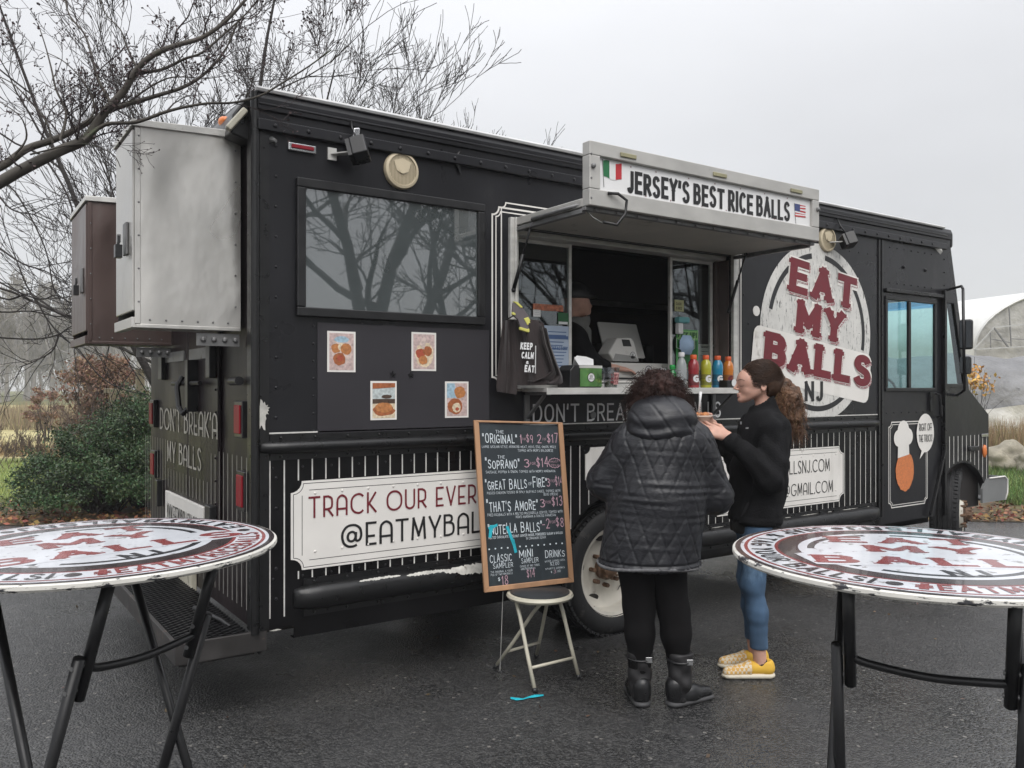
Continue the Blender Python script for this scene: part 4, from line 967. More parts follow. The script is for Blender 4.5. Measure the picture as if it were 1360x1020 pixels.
# metal cabinets on the rear
def cabinet(x0, y0, y1, z0, z1, mat, latchz):
    b = MB(); n = 7; rr = random.Random(int(y0*10))
    # side face with dents (both sides) as fine grid
    def face(y, sg):
        g = MB(); N1, N2 = 18, 30; vs = []
        for i in range(N1+1):
            for j in range(N2+1):
                u, v = i/N1, j/N2; e = min(1, 6*min(u, 1-u, v, 1-v))
                dd = .006*sin(u*5+v*3)*e+.010*math.exp(-((u-.15)**2+(v-.82)**2)*60)*e-.008*math.exp(-((u-.3)**2*18+(v-.5)**2*8))*e
                vs.append((x0+(XR-.02-x0)*u, y+sg*dd, z0+(z1-z0)*v))
        return vs, [(i*(N2+1)+j, (i+1)*(N2+1)+j, (i+1)*(N2+1)+j+1, i*(N2+1)+j+1) for i in range(N1) for j in range(N2)]
    for y, sg in ((y0, -1), (y1, 1)): b.add(*face(y, sg))
    b.add([(x0, y0, z0), (x0, y1, z0), (XR-.02, y1, z0), (XR-.02, y0, z0)], [(0, 1, 2, 3)])
    o = b.build('metal_cabinet', mat, truck, smooth=True, recalc=False)
    q = MB(); q.add([(x0-.02, y0-.015, z1-.02), (XR-.02, y0-.015, z1-.0), (XR-.02, y1+.015, z1-.0), (x0-.02, y1+.015, z1-.02), (x0-.02, y0-.015, z1+.01), (XR-.02, y0-.015, z1+.035), (XR-.02, y1+.015, z1+.035), (x0-.02, y1+.015, z1+.01)],
        [(0, 3, 2, 1), (4, 5, 6, 7), (0, 1, 5, 4), (1, 2, 6, 5), (2, 3, 7, 6), (3, 0, 4, 7)]); q.build('cabinet_lid', M['alu'], o, bevel=.003)
    q = MB(); q.box((x0-.012, y0+.012, z0+.06), (x0+.004, y1-.012, z1-.03)); q.build('cabinet_door', mat, o, bevel=.004)
    q = MB(); q.box((x0-.018, y0, z0-.018), (x0+.02, y1, z0+.03)); q.box((x0-.004, y0-.006, z0), (x0+.02, y0+.002, z1-.02)); q.box((x0, y0-.004, z0-.018), (XR-.02, y0+.006, z0-.0)); q.build('cabinet_frame', mat, o, bevel=.003)
    q = MB(); ym = y0+.14; q.box((x0-.024, ym-.04, latchz-.075), (x0-.013, ym+.04, latchz+.075)); q.box((x0-.055, ym-.012, latchz-.02), (x0-.04, ym+.012, latchz+.02)); q.build('hasp', M['aludark'], o, bevel=.004)
    q = MB(); q.box((x0-.065, ym-.022, latchz-.09), (x0-.035, ym+.022, latchz-.03)); q.tube([(x0-.05, ym-.015, latchz-.035), (x0-.05, ym-.012, latchz+.01), (x0-.05, ym+.012, latchz+.01), (x0-.05, ym+.015, latchz-.035)], .005, 6); q.build('padlock', M['blkplastic'], o, bevel=.005)
    q = MB(); q.box((XR-.22, y0+.02, z0-.09), (XR-.02, y0+.03, z0-.031)); 
    for k in range(4): q.sphere((XR-.19+k*.05, y0+.018, z0-.06), .014, 8, 5)
    q.build('support_bracket', M['aludark'], o)
    q = MB()
    for i in range(6): q.sphere((x0+.012, y0-.006, z0+.1+i*.15), .005, 6, 4); q.sphere((XR-.045, y0-.004, z0+.1+i*.15), .005, 6, 4); q.sphere((x0+.06+i*.07, y0-.004, z0+.02), .005, 6, 4)
    q.build('cabinet_rivets', M['aludark'], o, kind='stuff')
cabinet(.73, 4.075, 4.52, 1.84, 2.75, M['cabinet'], 2.24); cabinet(.73, 5.53, 6.2, 1.83, 2.68, M['cabinet_dark'], 2.2)
# rear roof hood, amber lamp, tube
b = MB(); pf = [(XR-.10, 2.74), (XR-.09, 2.83), (XR-.04, 2.91), (XR+.05, 2.95), (XR+.05, 2.70)]
b.prism(pf, (0, YS+.06, 0), (1, 0, 0), (0, 0, 1), (0, 1, 0), 2.2); o = b.build('rear_roof_hood', M['trimblk'], truck, bevel=.01)
b = MB(); c = onX(291, 156, XR-.10); b.sphere(c+Vector((.03, .02, -.01)), .036, 12, 8, (.8, 1.2, .7)); b.build('roof_marker_lens', M['orangelens'], o, smooth=True)
b = MB(); b.bar(onX(302, 172, XR-.12), onX(326, 146, XR-.04), .05, .03); b.build('roof_gutter_pipe', M['cream'], o, bevel=.008)

# ---- cab
cabm = M['upper']
b = MB()
columns(b, 6.32, 7.22, 1.30); 
def q4(*p): b.add([(x, YS, z) for x, z in p], [(0, 1, 2, 3)])
DX0, DX1 = 6.375, 7.085; DZ0, DZ1 = 1.55, 2.27
q4((6.32, 1.30), (7.22, 1.30), (7.22, DZ0), (6.32, DZ0)); q4((6.32, DZ0), (DX0, DZ0), (DX0, DZ1), (6.32, DZ1)); q4((DX1, DZ0), (7.22, DZ0), (7.22, DZ1), (DX1, DZ1)); q4((6.32, DZ1), (7.22, DZ1), (7.22, 2.33), (6.32, 2.33))
door = b.build('cab_door', cabm, truck, recalc=False)
b = MB()
q4((6.29, 2.33), (7.23, 2.33), (7.23, ZR), (6.29, ZR)); q4((7.23, 2.36), (7.471, 2.36), (7.36, ZR), (7.23, ZR))
inn = [(7.275, 1.57), (7.275, 2.31), (7.41, 2.31), (7.61, 1.57)]; out = [(7.23, 1.53), (7.23, 2.36), (7.471, 2.36), (7.68, 1.53)]
for i in range(4): b.add([(out[i][0], YS, out[i][1]), (out[(i+1) % 4][0], YS, out[(i+1) % 4][1]), (inn[(i+1) % 4][0], YS, inn[(i+1) % 4][1]), (inn[i][0], YS, inn[i][1])], [(3, 2, 1, 0)])
q4((6.29, .44), (6.32, .44), (6.32, 2.33), (6.29, 2.33)); q4((7.22, 1.30), (7.68, 1.30), (7.68, 1.53), (7.22, 1.53)); q4((7.22, 1.53), (7.23, 1.53), (7.23, 2.33), (7.22, 2.33))
b.add([(7.68, YS, 1.53), (7.68, YS, 1.30), (8.03, YS, 1.30)], [(0, 1, 2)])
columns(b, 7.22, 8.03, 1.30, .02)
# front faces
b.add([(7.36, YS, ZR), (7.36, YF, ZR), (7.471, YF, 2.36), (7.471, YS, 2.36)], [(0, 1, 2, 3)])
b.add([(7.68, YS, 1.53), (7.68, YF, 1.53), (8.03, YF, 1.30), (8.03, YS, 1.30)], [(0, 1, 2, 3)]); b.add([(8.03, YS, 1.30), (8.03, YF, 1.30), (8.03, YF, .66), (8.03, YS, .66)], [(0, 1, 2, 3)])
for y0, y1 in ((YS, YS+.1), (YF-.1, YF)): b.add([(7.471, y0, 2.36), (7.471, y1, 2.36), (7.68, y1, 1.53), (7.68, y0, 1.53)], [(0, 1, 2, 3)])
# far side with a window opening
yy = YF
def q5(*p): b.add([(x, yy, z) for x, z in p], [(0, 1, 2, 3)])
q5((6.29, .42), (7.2, .42), (7.2, DZ0), (6.29, DZ0)); q5((6.29, DZ1), (7.471, DZ1), (7.36, ZR), (6.29, ZR)); q5((6.29, DZ0), (DX0, DZ0), (DX0, DZ1), (6.29, DZ1)); q5((DX1, DZ0), (7.275, DZ0), (7.275, DZ1), (DX1, DZ1)); q5((7.2, .9), (8.03, .9), (8.03, 1.30), (7.2, DZ0))
b.add([(6.30, YS+.02, .5), (8.0, YS+.02, .5), (8.0, YF-.02, .5), (6.30, YF-.02, .5)], [(0, 1, 2, 3)]) if False else None
b.build('cab_shell', cabm, truck, recalc=False)
b = MB(); b.box((7.33, YS-.012, ZR-.02), (7.40, YF, ZR+.13)); b.build('front_cap', M['upper'], truck, bevel=.03)
b = MB(); b.box((6.3, YS+.03, 1.0), (7.7, YF-.03, 1.05)); b.box((7.35, YS+.1, 1.05), (7.62, YF-.1, 1.50)); b.box((6.6, 4.3, 1.05), (6.75, 4.8, 1.9)); b.box((6.6, 4.3, 1.05), (7.0, 4.8, 1.25)); b.build('cab_interior', M['interblk'], truck, bevel=.02)
b = MB(); c = Vector((7.25, 4.55, 1.5)); b.tube([c+Vector((.05*sin(a), .2*cos(a), .2*sin(a)*.5+.05*sin(a))) for a in [2*pi*i/20 for i in range(20)]], .012, 6, closed=True); b.build('steering_wheel', M['blkplastic'], truck, smooth=True)
# glass
b = MB(); b.add([(7.461, YS+.1, 2.355), (7.461, YF-.1, 2.355), (7.68, YF-.1, 1.535), (7.68, YS+.1, 1.535)], [(0, 1, 2, 3)]); b.build('windscreen', M['cabglass'], truck)
b = MB(); b.add([(7.452, YS+.1, 2.355), (7.452, YF-.1, 2.355), (7.474, YF-.1, 2.28), (7.474, YS+.1, 2.28)], [(0, 1, 2, 3)]); b.build('windscreen_shade_band', glass('blue_shade_band', (.22, .52, .86), .02), truck)
b = MB(); b.add([(x, YF, z) for x, z in ((DX0, DZ0), (DX1, DZ0), (DX1, DZ1), (DX0, DZ1))], [(0, 1, 2, 3)]); b.build('far_window_pane', M['cabglass'], truck)
b = MB(); 
for a, c in (((DX0-.03, DZ0-.03), (DX1+.03, DZ0)), ((DX0-.03, DZ1), (DX1+.03, DZ1+.03)), ((DX0-.03, DZ0), (DX0, DZ1)), ((DX1, DZ0), (DX1+.03, DZ1)), ((6.68, DZ0), (6.715, DZ1))): b.box((a[0], YS-.014, a[1]), (c[0], YS+.01, c[1]))
b.build('window_frame', M['frameblk'], door, bevel=.005)
for x0, x1 in ((DX0, 6.68), (6.715, DX1)):
    b = MB(); b.box((x0, YS+.0, DZ0), (x1, YS+.004, DZ1)); b.build('pane', M['cabglass'], door)
b = MB(); b.add([(x, YS+.004, z) for x, z in inn], [(0, 1, 2, 3)]); b.build('quarter_pane', M['cabglass'], truck)
b = MB(); 
for i in range(4): p, q = inn[i], inn[(i+1) % 4]; b.bar((p[0], YS-.004, p[1]), (q[0], YS-.004, q[1]), .012, .03)
b.build('quarter_window_frame', M['frameblk'], truck, bevel=.003)
b = MB(); c = S(1243, 530); b.tube([(c.x-.03, YS-.01, c.z+.05), (c.x-.03, YS-.05, c.z+.04), (c.x+.0, YS-.05, c.z-.14), (c.x, YS-.01, c.z-.16)], .012, 8); b.box((c.x-.12, YS-.02, c.z-.1), (c.x-.05, YS-.004, c.z+.06)); b.build('door_handle', M['blkplastic'], door)
b = MB(); b.bar((7.22, YS-.02, .44), (7.22, YS-.02, 2.4), .035, .03, up=(1, 0, 0)); b.bar((6.98, YS-.03, .45), (7.21, YS-.03, 1.0), .03, .02); b.box((6.33, YS-.03, 2.33), (7.25, YS-.003, 2.36)); b.build('door_track', M['trimblk'], truck, bevel=.004)
b = MB()
for i in range(16): x = 6.34+i*.0 ; b.sphere((7.255, YS-.002, .95+i*.115), .007, 6, 4)
for z in (2.70, 2.41):
    for i in range(7): b.sphere((6.42+i*.105, YS-.001, z+.0), .007, 6, 4)
for x in (6.62, 6.95): b.sphere((x, YS-.001, 2.555), .016, 8, 5)
for i in range(7): b.sphere((6.37+i*.11, YS-.001, 1.345), .006, 6, 4)
b.build('cab_rivets', M['upper'], truck, smooth=True, kind='stuff')
# deco panel on the door: double line, chef hat, plain rice ball, speech bubble
dp = SP(.003)
x0, z0 = S(1180, 660).x, S(1180, 675).z; x1 = S(1231, 660).x; z1 = S(1180, 561).z
b = MB(); line2(b, dp, notched(x0, z0, x1, z1, .04), .008, 0, closed=True); line2(b, dp, notched(x0+.02, z0+.02, x1-.02, z1-.02, .03), .005, .001, closed=True); b.build('panel_border', M['white'], door, recalc=False)
bc = S(1201, 625); b = MB(); 
pts = []
R = random.Random(5)
for i in range(40): a = 2*pi*i/40; rr = .17*(1+R.uniform(-.03, .03)); pts.append((bc.x+rr*.78*cos(a), bc.z+rr*1.0*sin(a)))
polyflat(b, dp, pts, .002); b.build('rice_ball_picture', mk('orange_brown_print', (.62, .20, .07), .5, var=.15, scale=60), door, recalc=False)
hc = S(1199, 580); b = MB()
disc(b, dp, hc.x, hc.z+.05, .085, .003, 24); disc(b, dp, hc.x-.07, hc.z-.01, .07, .0032, 24); disc(b, dp, hc.x+.07, hc.z+.0, .07, .0034, 24); polyflat(b, dp, [(hc.x-.085, hc.z-.175), (hc.x+.085, hc.z-.15), (hc.x+.075, hc.z+.02), (hc.x-.075, hc.z+.02)], .0038); b.build('chef_hat_picture', M['white'], door, recalc=False)
bb = S(1228, 575); b = MB(); pts = [(bb.x+.135*cos(2*pi*i/30), bb.z+.165*sin(2*pi*i/30)) for i in range(30)]; polyflat(b, dp, pts, .004); polyflat(b, dp, [(bb.x-.05, bb.z-.13), (bb.x-.09, bb.z-.22), (bb.x-.0, bb.z-.15)], .0042); o = b.build('speech_bubble', M['white'], door, recalc=False)
b = MB(); text(b, 'RIGHT OFF', plane((bb.x, YS-.009, bb.z+.02)), .062, .20, 'c', wt=(.16, .1), gap=.14, deco=True, k=3); b.build('lettering', M['ink'], o, recalc=False); b = MB(); text(b, 'THE TRUCK!', plane((bb.x, YS-.009, bb.z-.075)), .062, .21, 'c', wt=(.16, .1), gap=.14, deco=True, k=3); b.build('lettering', M['ink'], o, recalc=False)
# front stripes, vents, lamps, mirrors, bumper
b = MB()
for i in range(11):
    x = 7.27+i*.072; line2(b, sp, [(x, zlow(x)+.02), (x, 1.12)], .009, .0015)
b.build('front_pinstripes', M['stripe'], truck, recalc=False, kind='stuff')
b = MB(); c = S(1290, 596); b.box((c.x-.08, YS-.03, c.z-.02), (c.x+.09, YS-.001, c.z+.025)); b.build('side_vent', M['blkplastic'], truck, bevel=.01)
c = S(1309, 599); b = MB(); b.lathe([(.045, 0), (.042, .012), (.02, .02), (.001, .021)], (c.x-.03, YS-.001, c.z), (0, -1, 0), 20); b.v = [(c.x-.03+(v[0]-c.x+.03)*.75, v[1], c.z+(v[2]-c.z)*1.35) for v in b.v]; b.build('amber_reflector', M['orangelens'], truck, smooth=True)
b = MB(); c = S(1309, 578); b.box((c.x-.09, YS-.012, c.z-.015), (c.x+.03, YS-.001, c.z+.015)); b.build('front_marker_lamp', M['chrome'], truck, bevel=.004)
b = MB(); b.prism([(7.9, .49), (8.32, .49), (8.36, .56), (8.36, .68), (8.31, .71), (7.98, .71), (7.9, .62)], (0, YS-.01, 0), (1, 0, 0), (0, 0, 1), (0, 1, 0), .02)
b.box((8.06, YS+.01, .49), (8.36, YF, .51)); b.box((8.34, YS+.01, .51), (8.36, YF, .71)); bmp = b.build('front_bumper', M['greysheet'], truck)
b = MB(); b.tube([(8.02, YS-.012, .712), (8.31, YS-.012, .712), (8.362, YS-.012, .68), (8.362, YS-.012, .56), (8.32, YS-.012, .49)], .008, 6); b.build('bumper_edge', M['white'], bmp, smooth=True)
b = MB(); b.box((7.35, YS+.08, .45), (8.0, YS+.9, 1.2)); b.build('wheel_housing', M['interblk'], truck)
b = MB(); b.box((3.0, YS+.06, .92), (4.02, YS+.5, .96)); b.box((3.0, YS+.5, .42), (4.0, YS+.54, .96)); b.build('wheel_housing', M['interblk'], truck)
b = MB(); b.box((1.4, YS+.5, .25), (7.9, YS+.62, .5)); b.box((1.4, YF-.62, .25), (7.9, YF-.5, .5)); b.cyl((3.5, YS+.2, .41), (3.5, YF-.2, .41), .07, 12); b.sphere((3.5, 5.05, .41), .17, 14, 10); b.cyl((7.56, YS+.3, .41), (7.56, YF-.3, .41), .05, 10); b.box((4.3, 4.5, .3), (5.8, 5.0, .55)); b.build('chassis', M['interblk'], truck)
b = MB(); b.tube([S(1258, 385, -.0), onY(1262, 384, YS-.08), onY(1277, 380, YS-.26), onY(1279, 384, YS-.28)], .011, 8); pA, pB = onY(1279, 384, YS-.28), onY(1281, 518, YS-.28); b.tube([pA, pB], .012, 8); b.tube([pB, onY(1272, 525, YS)], .011, 8)
ma = b.build('mirror_arm', M['blkplastic'], truck, smooth=True)
def mirror(px0, py0, px1, py1, nm):
    a, c = onY((px0+px1)/2, py0, YS-.28), onY((px0+px1)/2, py1, YS-.28); m = (a+c)/2; hh = (a.z-c.z)/2; w = (px1-px0)/1110*7.0/2
    b = MB(); u = Vector((.35, -.94, 0)).normalized(); nrm = Vector((-u.y*-1, u.x*-1, 0)); nrm = Vector((.94, .35, 0))
    b.obox(m+nrm*.02, u*w, nrm*.03, (0, 0, hh)); o = b.build('wing_mirror', M['blkplastic'], truck, bevel=.02)
    b = MB(); b.obox(m-nrm*.012, u*(w*.85), nrm*.002, (0, 0, hh*.88)); b.build('mirror_glass', mk('mirror_'+nm, (.06, .065, .07), .08, metal=1, var=0), o)  # glass colour darkened to stand in for reflected dark trees
mirror(1275, 424, 1291, 464, 'a'); mirror(1275, 473, 1289, 497, 'b')
p = S(1240, 322); b = MB(); b.add([S(1233, 320, .01), S(1250, 328, .03), S(1252, 334, .03), S(1249, 338, .015)], [(0, 1, 2, 3)]); b.build('peeling_flap', M['alu'], truck)

# wheels
def build_wheel(c, yaw, front):
    Rm = Matrix.Translation(Vector(c)) @ Matrix.Rotation(yaw, 4, 'Z')     # outer face towards -Y
    w = .22; b = MB(); prof = [(.285, .008), (.30, -.004), (.34, -.010), (.375, -.004), (.398, .018), (.405, .035), (.405, w-.035), (.398, w-.018), (.375, w), (.34, w+.008), (.285, w-.008), (.27, w-.03), (.27, .03), (.285, .008)]
    b.lathe(prof, (0, 0, 0), (0, 1, 0), 56, cap=False)
    b.xf(Rm); o = b.build('wheel', M['rubber'], truck, auto=35)
    # tread ribs
    b = MB()
    for j, y in enumerate((.045, .085, .125, .165)): b.lathe([(.405, y), (.4125, y+.003), (.4125, y+.026), (.405, y+.029)], (0, 0, 0), (0, 1, 0), 56, cap=False)
    for k in range(64):
        a = 2*pi*k/64
        for y in (.018, .197): b.obox((cos(a)*.404, y, sin(a)*.404), (cos(a)*.008, 0, sin(a)*.008), (0, .014, 0), (-sin(a)*.014, 0, cos(a)*.014))
    b.xf(Rm); b.build('tread', M['rubber'], o)
    b = MB()
    if front: pr = [(.288, .0), (.285, .02), (.26, .04), (.25, .07), (.16, .06), (.13, .02), (.11, -.02), (.0001, -.02)]
    else: pr = [(.288, .002), (.284, .012), (.262, .02), (.255, .05), (.25, .105), (.2, .135), (.15, .14), (.12, .132), (.0001, .132)]
    b.lathe(pr, (0, 0, 0), (0, 1, 0), 48, cap=False); b.xf(Rm); b.build('rim', M['rim'], o, auto=35)
    b = MB(); h0 = .13 if not front else .0
    b.lathe([(.075, h0), (.075, h0-.035), (.062, h0-.04), (.055, h0-.075), (.04, h0-.085), (.0001, h0-.09)], (0, 0, 0), (0, 1, 0), 20, cap=False)
    for k in range(8):
        a = 2*pi*k/8; b.cyl((cos(a)*.11, h0+.0, sin(a)*.11), (cos(a)*.11, h0-.045, sin(a)*.11), .014, 6); b.cyl((cos(a)*.05, h0-.03, sin(a)*.05), (cos(a)*.06, h0-.085, sin(a)*.06), .008, 5)
    b.xf(Rm); b.build('hub', M['rust'], o, auto=35)
    if not front:
        for k in range(5):
            b = MB(); a = 2*pi*k/5+.5; cc = Vector((cos(a)*.2, .1315, sin(a)*.2)); u = Vector((cos(a), 0, sin(a))); v = Vector((-sin(a), 0, cos(a)))
            b.add([cc+u*(.024*cos(t))+v*(.04*sin(t))+Vector((0, u.dot(Vector((cos(a), 0, sin(a))))*.018*cos(t), 0)) for t in [2*pi*i/16 for i in range(16)]], [tuple(range(16))])
            b.xf(Rm); b.build('hand_hole', M['interblk'], o)
    return o
build_wheel((3.50, YS+.045, .405), 0, False)
build_wheel((3.50, YS+.30, .405), 0, False)
build_wheel((7.66, YS+.06, .405), radians(23), True)
build_wheel((3.50, YF-.27, .405), 0, False); build_wheel((7.56, YF-.3, .405), radians(24), True)
# =================================================================== GROUND
def mk_asphalt():
    m = bpy.data.materials.new('wet_asphalt'); m.use_nodes = True; n, l = m.node_tree.nodes, m.node_tree.links; p = n['Principled BSDF']
    tcn = n.new('ShaderNodeTexCoord')
    def N(sc, det=3, st=(1, 1, 1), loc=(0, 0, 0), rough=.5):
        mp = n.new('ShaderNodeMapping'); mp.inputs['Scale'].default_value = st; mp.inputs['Location'].default_value = loc; l.new(tcn.outputs['Object'], mp.inputs[0])
        x = n.new('ShaderNodeTexNoise'); x.inputs['Scale'].default_value = sc; x.inputs['Detail'].default_value = det; x.inputs['Roughness'].default_value = rough; l.new(mp.outputs[0], x.inputs['Vector']); return x.outputs['Fac']
    def MR(v, a, b, c, d): x = n.new('ShaderNodeMapRange'); l.new(v, x.inputs['Value']); x.inputs['From Min'].default_value = a; x.inputs['From Max'].default_value = b; x.inputs['To Min'].default_value = c; x.inputs['To Max'].default_value = d; return x.outputs[0]
    def MIX(f, a, b):
        x = n.new('ShaderNodeMix'); x.data_type = 'RGBA'; l.new(f, x.inputs['Factor'])
        for k, v in (('A', a), ('B', b)):
            if isinstance(v, tuple): x.inputs[k].default_value = (*v, 1)
            else: l.new(v, x.inputs[k])
        return x.outputs['Result']
    def VOR(sc):
        v = n.new('ShaderNodeTexVoronoi'); v.inputs['Scale'].default_value = sc; l.new(tcn.outputs['Object'], v.inputs['Vector']); return v
    base = MIX(MR(N(.7, 6, rough=.68), .36, .62, 0, 1), (.010, .010, .0105), (.040, .040, .041))
    v1 = VOR(88); sepc = n.new('ShaderNodeSeparateColor'); l.new(v1.outputs['Color'], sepc.inputs[0])
    base = MIX(MR(sepc.outputs[0], .3, 1, 0, .85), base, (.085, .084, .082))
    v2 = VOR(38); sep2 = n.new('ShaderNodeSeparateColor'); l.new(v2.outputs['Color'], sep2.inputs[0])
    sp2 = n.new('ShaderNodeMath'); sp2.operation = 'MULTIPLY'; l.new(MR(sep2.outputs[1], .96, .975, 0, 1), sp2.inputs[0]); l.new(MR(v2.outputs['Distance'], .25, .4, 1, 0), sp2.inputs[1])
    base = MIX(sp2.outputs[0], base, (.19, .18, .165))
    base = MIX(MR(N(2.3, 6, loc=(5, 2, 0), rough=.7), .62, .72, 0, .5), base, (.05, .043, .035))
    l.new(base, p.inputs['Base Color'])
    wet = MR(N(.55, 5, (1, .7, 1), (9, 3, 0), .65), .42, .58, 0, 1)
    r = n.new('ShaderNodeMapRange'); l.new(wet, r.inputs['Value']); r.inputs['To Min'].default_value = .46; r.inputs['To Max'].default_value = .16; l.new(r.outputs[0], p.inputs['Roughness'])
    p.inputs['Specular IOR Level'].default_value = .5
    bp = n.new('ShaderNodeBump'); bp.inputs['Distance'].default_value = .009; bs = MR(wet, 0, 1, .85, .45); l.new(bs, bp.inputs['Strength'])
    ad = n.new('ShaderNodeMath'); ad.operation = 'MULTIPLY_ADD'; l.new(N(60, 3), ad.inputs[0]); ad.inputs[1].default_value = .6; l.new(MR(v1.outputs['Distance'], 0, .6, 1, 0), ad.inputs[2])
    l.new(ad.outputs[0], bp.inputs['Height']); l.new(bp.outputs[0], p.inputs['Normal'])
    return m
GX = lambda lat, dep: Vector((RGT*lat+FWD*dep))      # camera-aligned ground coordinates -> world
# terrain
mg = mk('field_grass', (.10, .11, .035), .9, var=.35, scale=.35, bump=.6, bscale=8, bdist=.05, dirt=((.25, .2, .09), .5, .12, (1, 1, 1), .2), dirt2=((.09, .06, .03), .6, 1.3))
b = MB(); N_ = 40; ext = 420
for i in range(N_+1):
    for j in range(N_+1):
        x, y = -ext+2*ext*i/N_, -ext+2*ext*j/N_; b.v.append((x, y, 0))
for i in range(N_):
    for j in range(N_): k = i*(N_+1)+j; b.f.append((k, k+N_+1, k+N_+2, k+1))
gnd = b.build('ground', mg, smooth=True, kind='structure', recalc=False)
# asphalt lot with an irregular edge
def edge(lat): return 9.35+.028*(lat+5)+.10*sin(lat*1.7)+.06*sin(lat*4.3+1)
b = MB(); lats = np.linspace(-45, 45, 181)
top = [GX(x, edge(x)) for x in lats]; bot = [GX(x, -30) for x in lats]
b.add([(*v[:2], .004) for v in top]+[(*v[:2], .004) for v in bot], [(i, i+1, 182+i, 181+i) for i in range(180)])
b.build('asphalt_lot', mk_asphalt(), kind='structure', recalc=False)
# verge soil with leaves, greener lawn, straw field (sheets stepped 4 mm)
def sheet(name, mat, l0, l1, f0, f1, z, n=80, kind='structure'):
    b = MB(); ls = np.linspace(l0, l1, n+1); b.add([(*GX(x, f0(x))[:2], z) for x in ls]+[(*GX(x, f1(x))[:2], z) for x in ls], [(i, i+1, n+2+i, n+1+i) for i in range(n)]); return b.build(name, mat, kind=kind, recalc=False)
m_soil = mk('leafy_soil', (.085, .06, .033), .95, var=.45, scale=5, bump=.8, bscale=14, bdist=.04, dirt=((.11, .10, .035), .52, 3, (1, 1, 1), .1))
m_lawn = mk('lawn', (.19, .23, .07), .9, var=.35, scale=2.5, bump=.8, bscale=25, bdist=.03, dirt=((.15, .12, .05), .6, 1.8, (1, 1, 1), .12))
m_straw = mk('straw_field', (.40, .35, .17), .95, var=.3, scale=1.5, bump=.8, bscale=14, bdist=.05, dirt=((.14, .13, .05), .56, .5))
sheet('verge_soil', m_soil, -45, 45, lambda x: edge(x)-.02, lambda x: 12.5+.4*sin(x*.9), .008)
sheet('lawn', m_lawn, -60, 60, lambda x: 11.4+.4*sin(x*.9+1), lambda x: 19+.6*sin(x*.5), .012)
sheet('straw_field', m_straw, -90, 90, lambda x: 18.6+.5*sin(x*.7), lambda x: 75+2*sin(x*.2), .016)

# ------------------------------------------------------------------ grass blades, leaf litter (nobody could count them)
def scatter_blades(name, n, l0, l1, d0, d1, h, mat, w=.008, lean=.5, seed=0, dens=None):
    r = np.random.default_rng(seed); lat = r.uniform(l0, l1, n); dep = d0+(d1-d0)*r.random(n)**1.3
    if dens is not None: k = r.random(n) < dens(lat, dep); lat, dep = lat[k], dep[k]; n = len(lat)
    P = np.outer(lat, np.array(RGT[:]))+np.outer(dep, np.array(FWD[:])); P[:, 2] = .014
    a = r.uniform(0, 2*pi, n); hh = h*r.uniform(.4, 1.2, n); ww = w*r.uniform(.6, 1.5, n)
    d = np.stack([np.cos(a), np.sin(a), np.zeros(n)], 1); l_ = r.uniform(0, lean, n); b2 = r.uniform(0, 2*pi, n)
    tip = P+np.stack([np.cos(b2)*l_*hh, np.sin(b2)*l_*hh, hh], 1)
    V = np.stack([P-d*ww[:, None], P+d*ww[:, None], tip], 1).reshape(-1, 3)
    return npmesh(name, V, np.arange(3*n).reshape(-1, 3), mat, kind='stuff')
def leaves_mesh(P, size, seed=0, flat=False, aspect=.6, nrm=None):
    r = np.random.default_rng(seed); n = len(P); u = r.normal(size=(n, 3)); v = r.normal(size=(n, 3))
    if flat: u[:, 2] *= .25; v[:, 2] *= .25
    u /= np.linalg.norm(u, axis=1)[:, None]; v -= u*(u*v).sum(1)[:, None]; v /= np.linalg.norm(v, axis=1)[:, None]
    s = size*r.uniform(.55, 1.3, n)[:, None]
    V = np.stack([P-u*s, P-v*s*aspect, P+u*s, P+v*s*aspect], 1).reshape(-1, 3)
    return V, np.arange(4*n).reshape(-1, 4)
mGb = mk('grass_blades', (.10, .16, .04), .7, var=.3, scale=3, island=.5)
mSt = mk('dry_stalks', (.26, .19, .10), .8, var=.3, scale=3, island=.4)
mLf = mk('fallen_leaves', (.20, .10, .045), .8, var=.3, scale=3, island=.6)
scatter_blades('grass', 26000, 6.5, 14, 10.9, 18.0, .16, mGb, .007, .9, 1)
scatter_blades('grass', 22000, -11, -2.5, 10.8, 17.5, .09, mk('lawn_blades', (.26, .32, .09), .7, var=.3, scale=2, island=.4), .006, .8, 2)
scatter_blades('dry_grass', 9000, 6.8, 16, 18.5, 22, .75, mSt, .010, .35, 3)
scatter_blades('dry_grass', 4000, -13, -3, 18.5, 20.5, .35, mSt, .008, .4, 4)
scatter_blades('dry_grass', 16000, -30, -5, 30, 48, .8, mk('field_stalks', (.26, .21, .13), .85, var=.3, scale=2, island=.4), .018, .3, 5)
r_ = np.random.default_rng(11)
n = 9000; lat = r_.uniform(-11, 14, n); dep = np.array([edge(x) for x in lat])+np.abs(r_.normal(0, .9, n))-.08
P = np.outer(lat, np.array(RGT[:]))+np.outer(dep, np.array(FWD[:])); P[:, 2] = .02+r_.random(n)*.03
V, Fc = leaves_mesh(P, .035, 1, flat=True); npmesh('leaf_litter', V, Fc, mLf, kind='stuff')
n = 280; lat = r_.uniform(-6, 9, n); dep = r_.uniform(2.6, 9, n); P = np.outer(lat, np.array(RGT[:]))+np.outer(dep, np.array(FWD[:])); P[:, 2] = .012
V, Fc = leaves_mesh(P, .012, 2, flat=True); npmesh('scattered_leaf_bits', V, Fc, mk('wet_leaf_bits', (.10, .06, .035), .6, island=.5), kind='stuff')

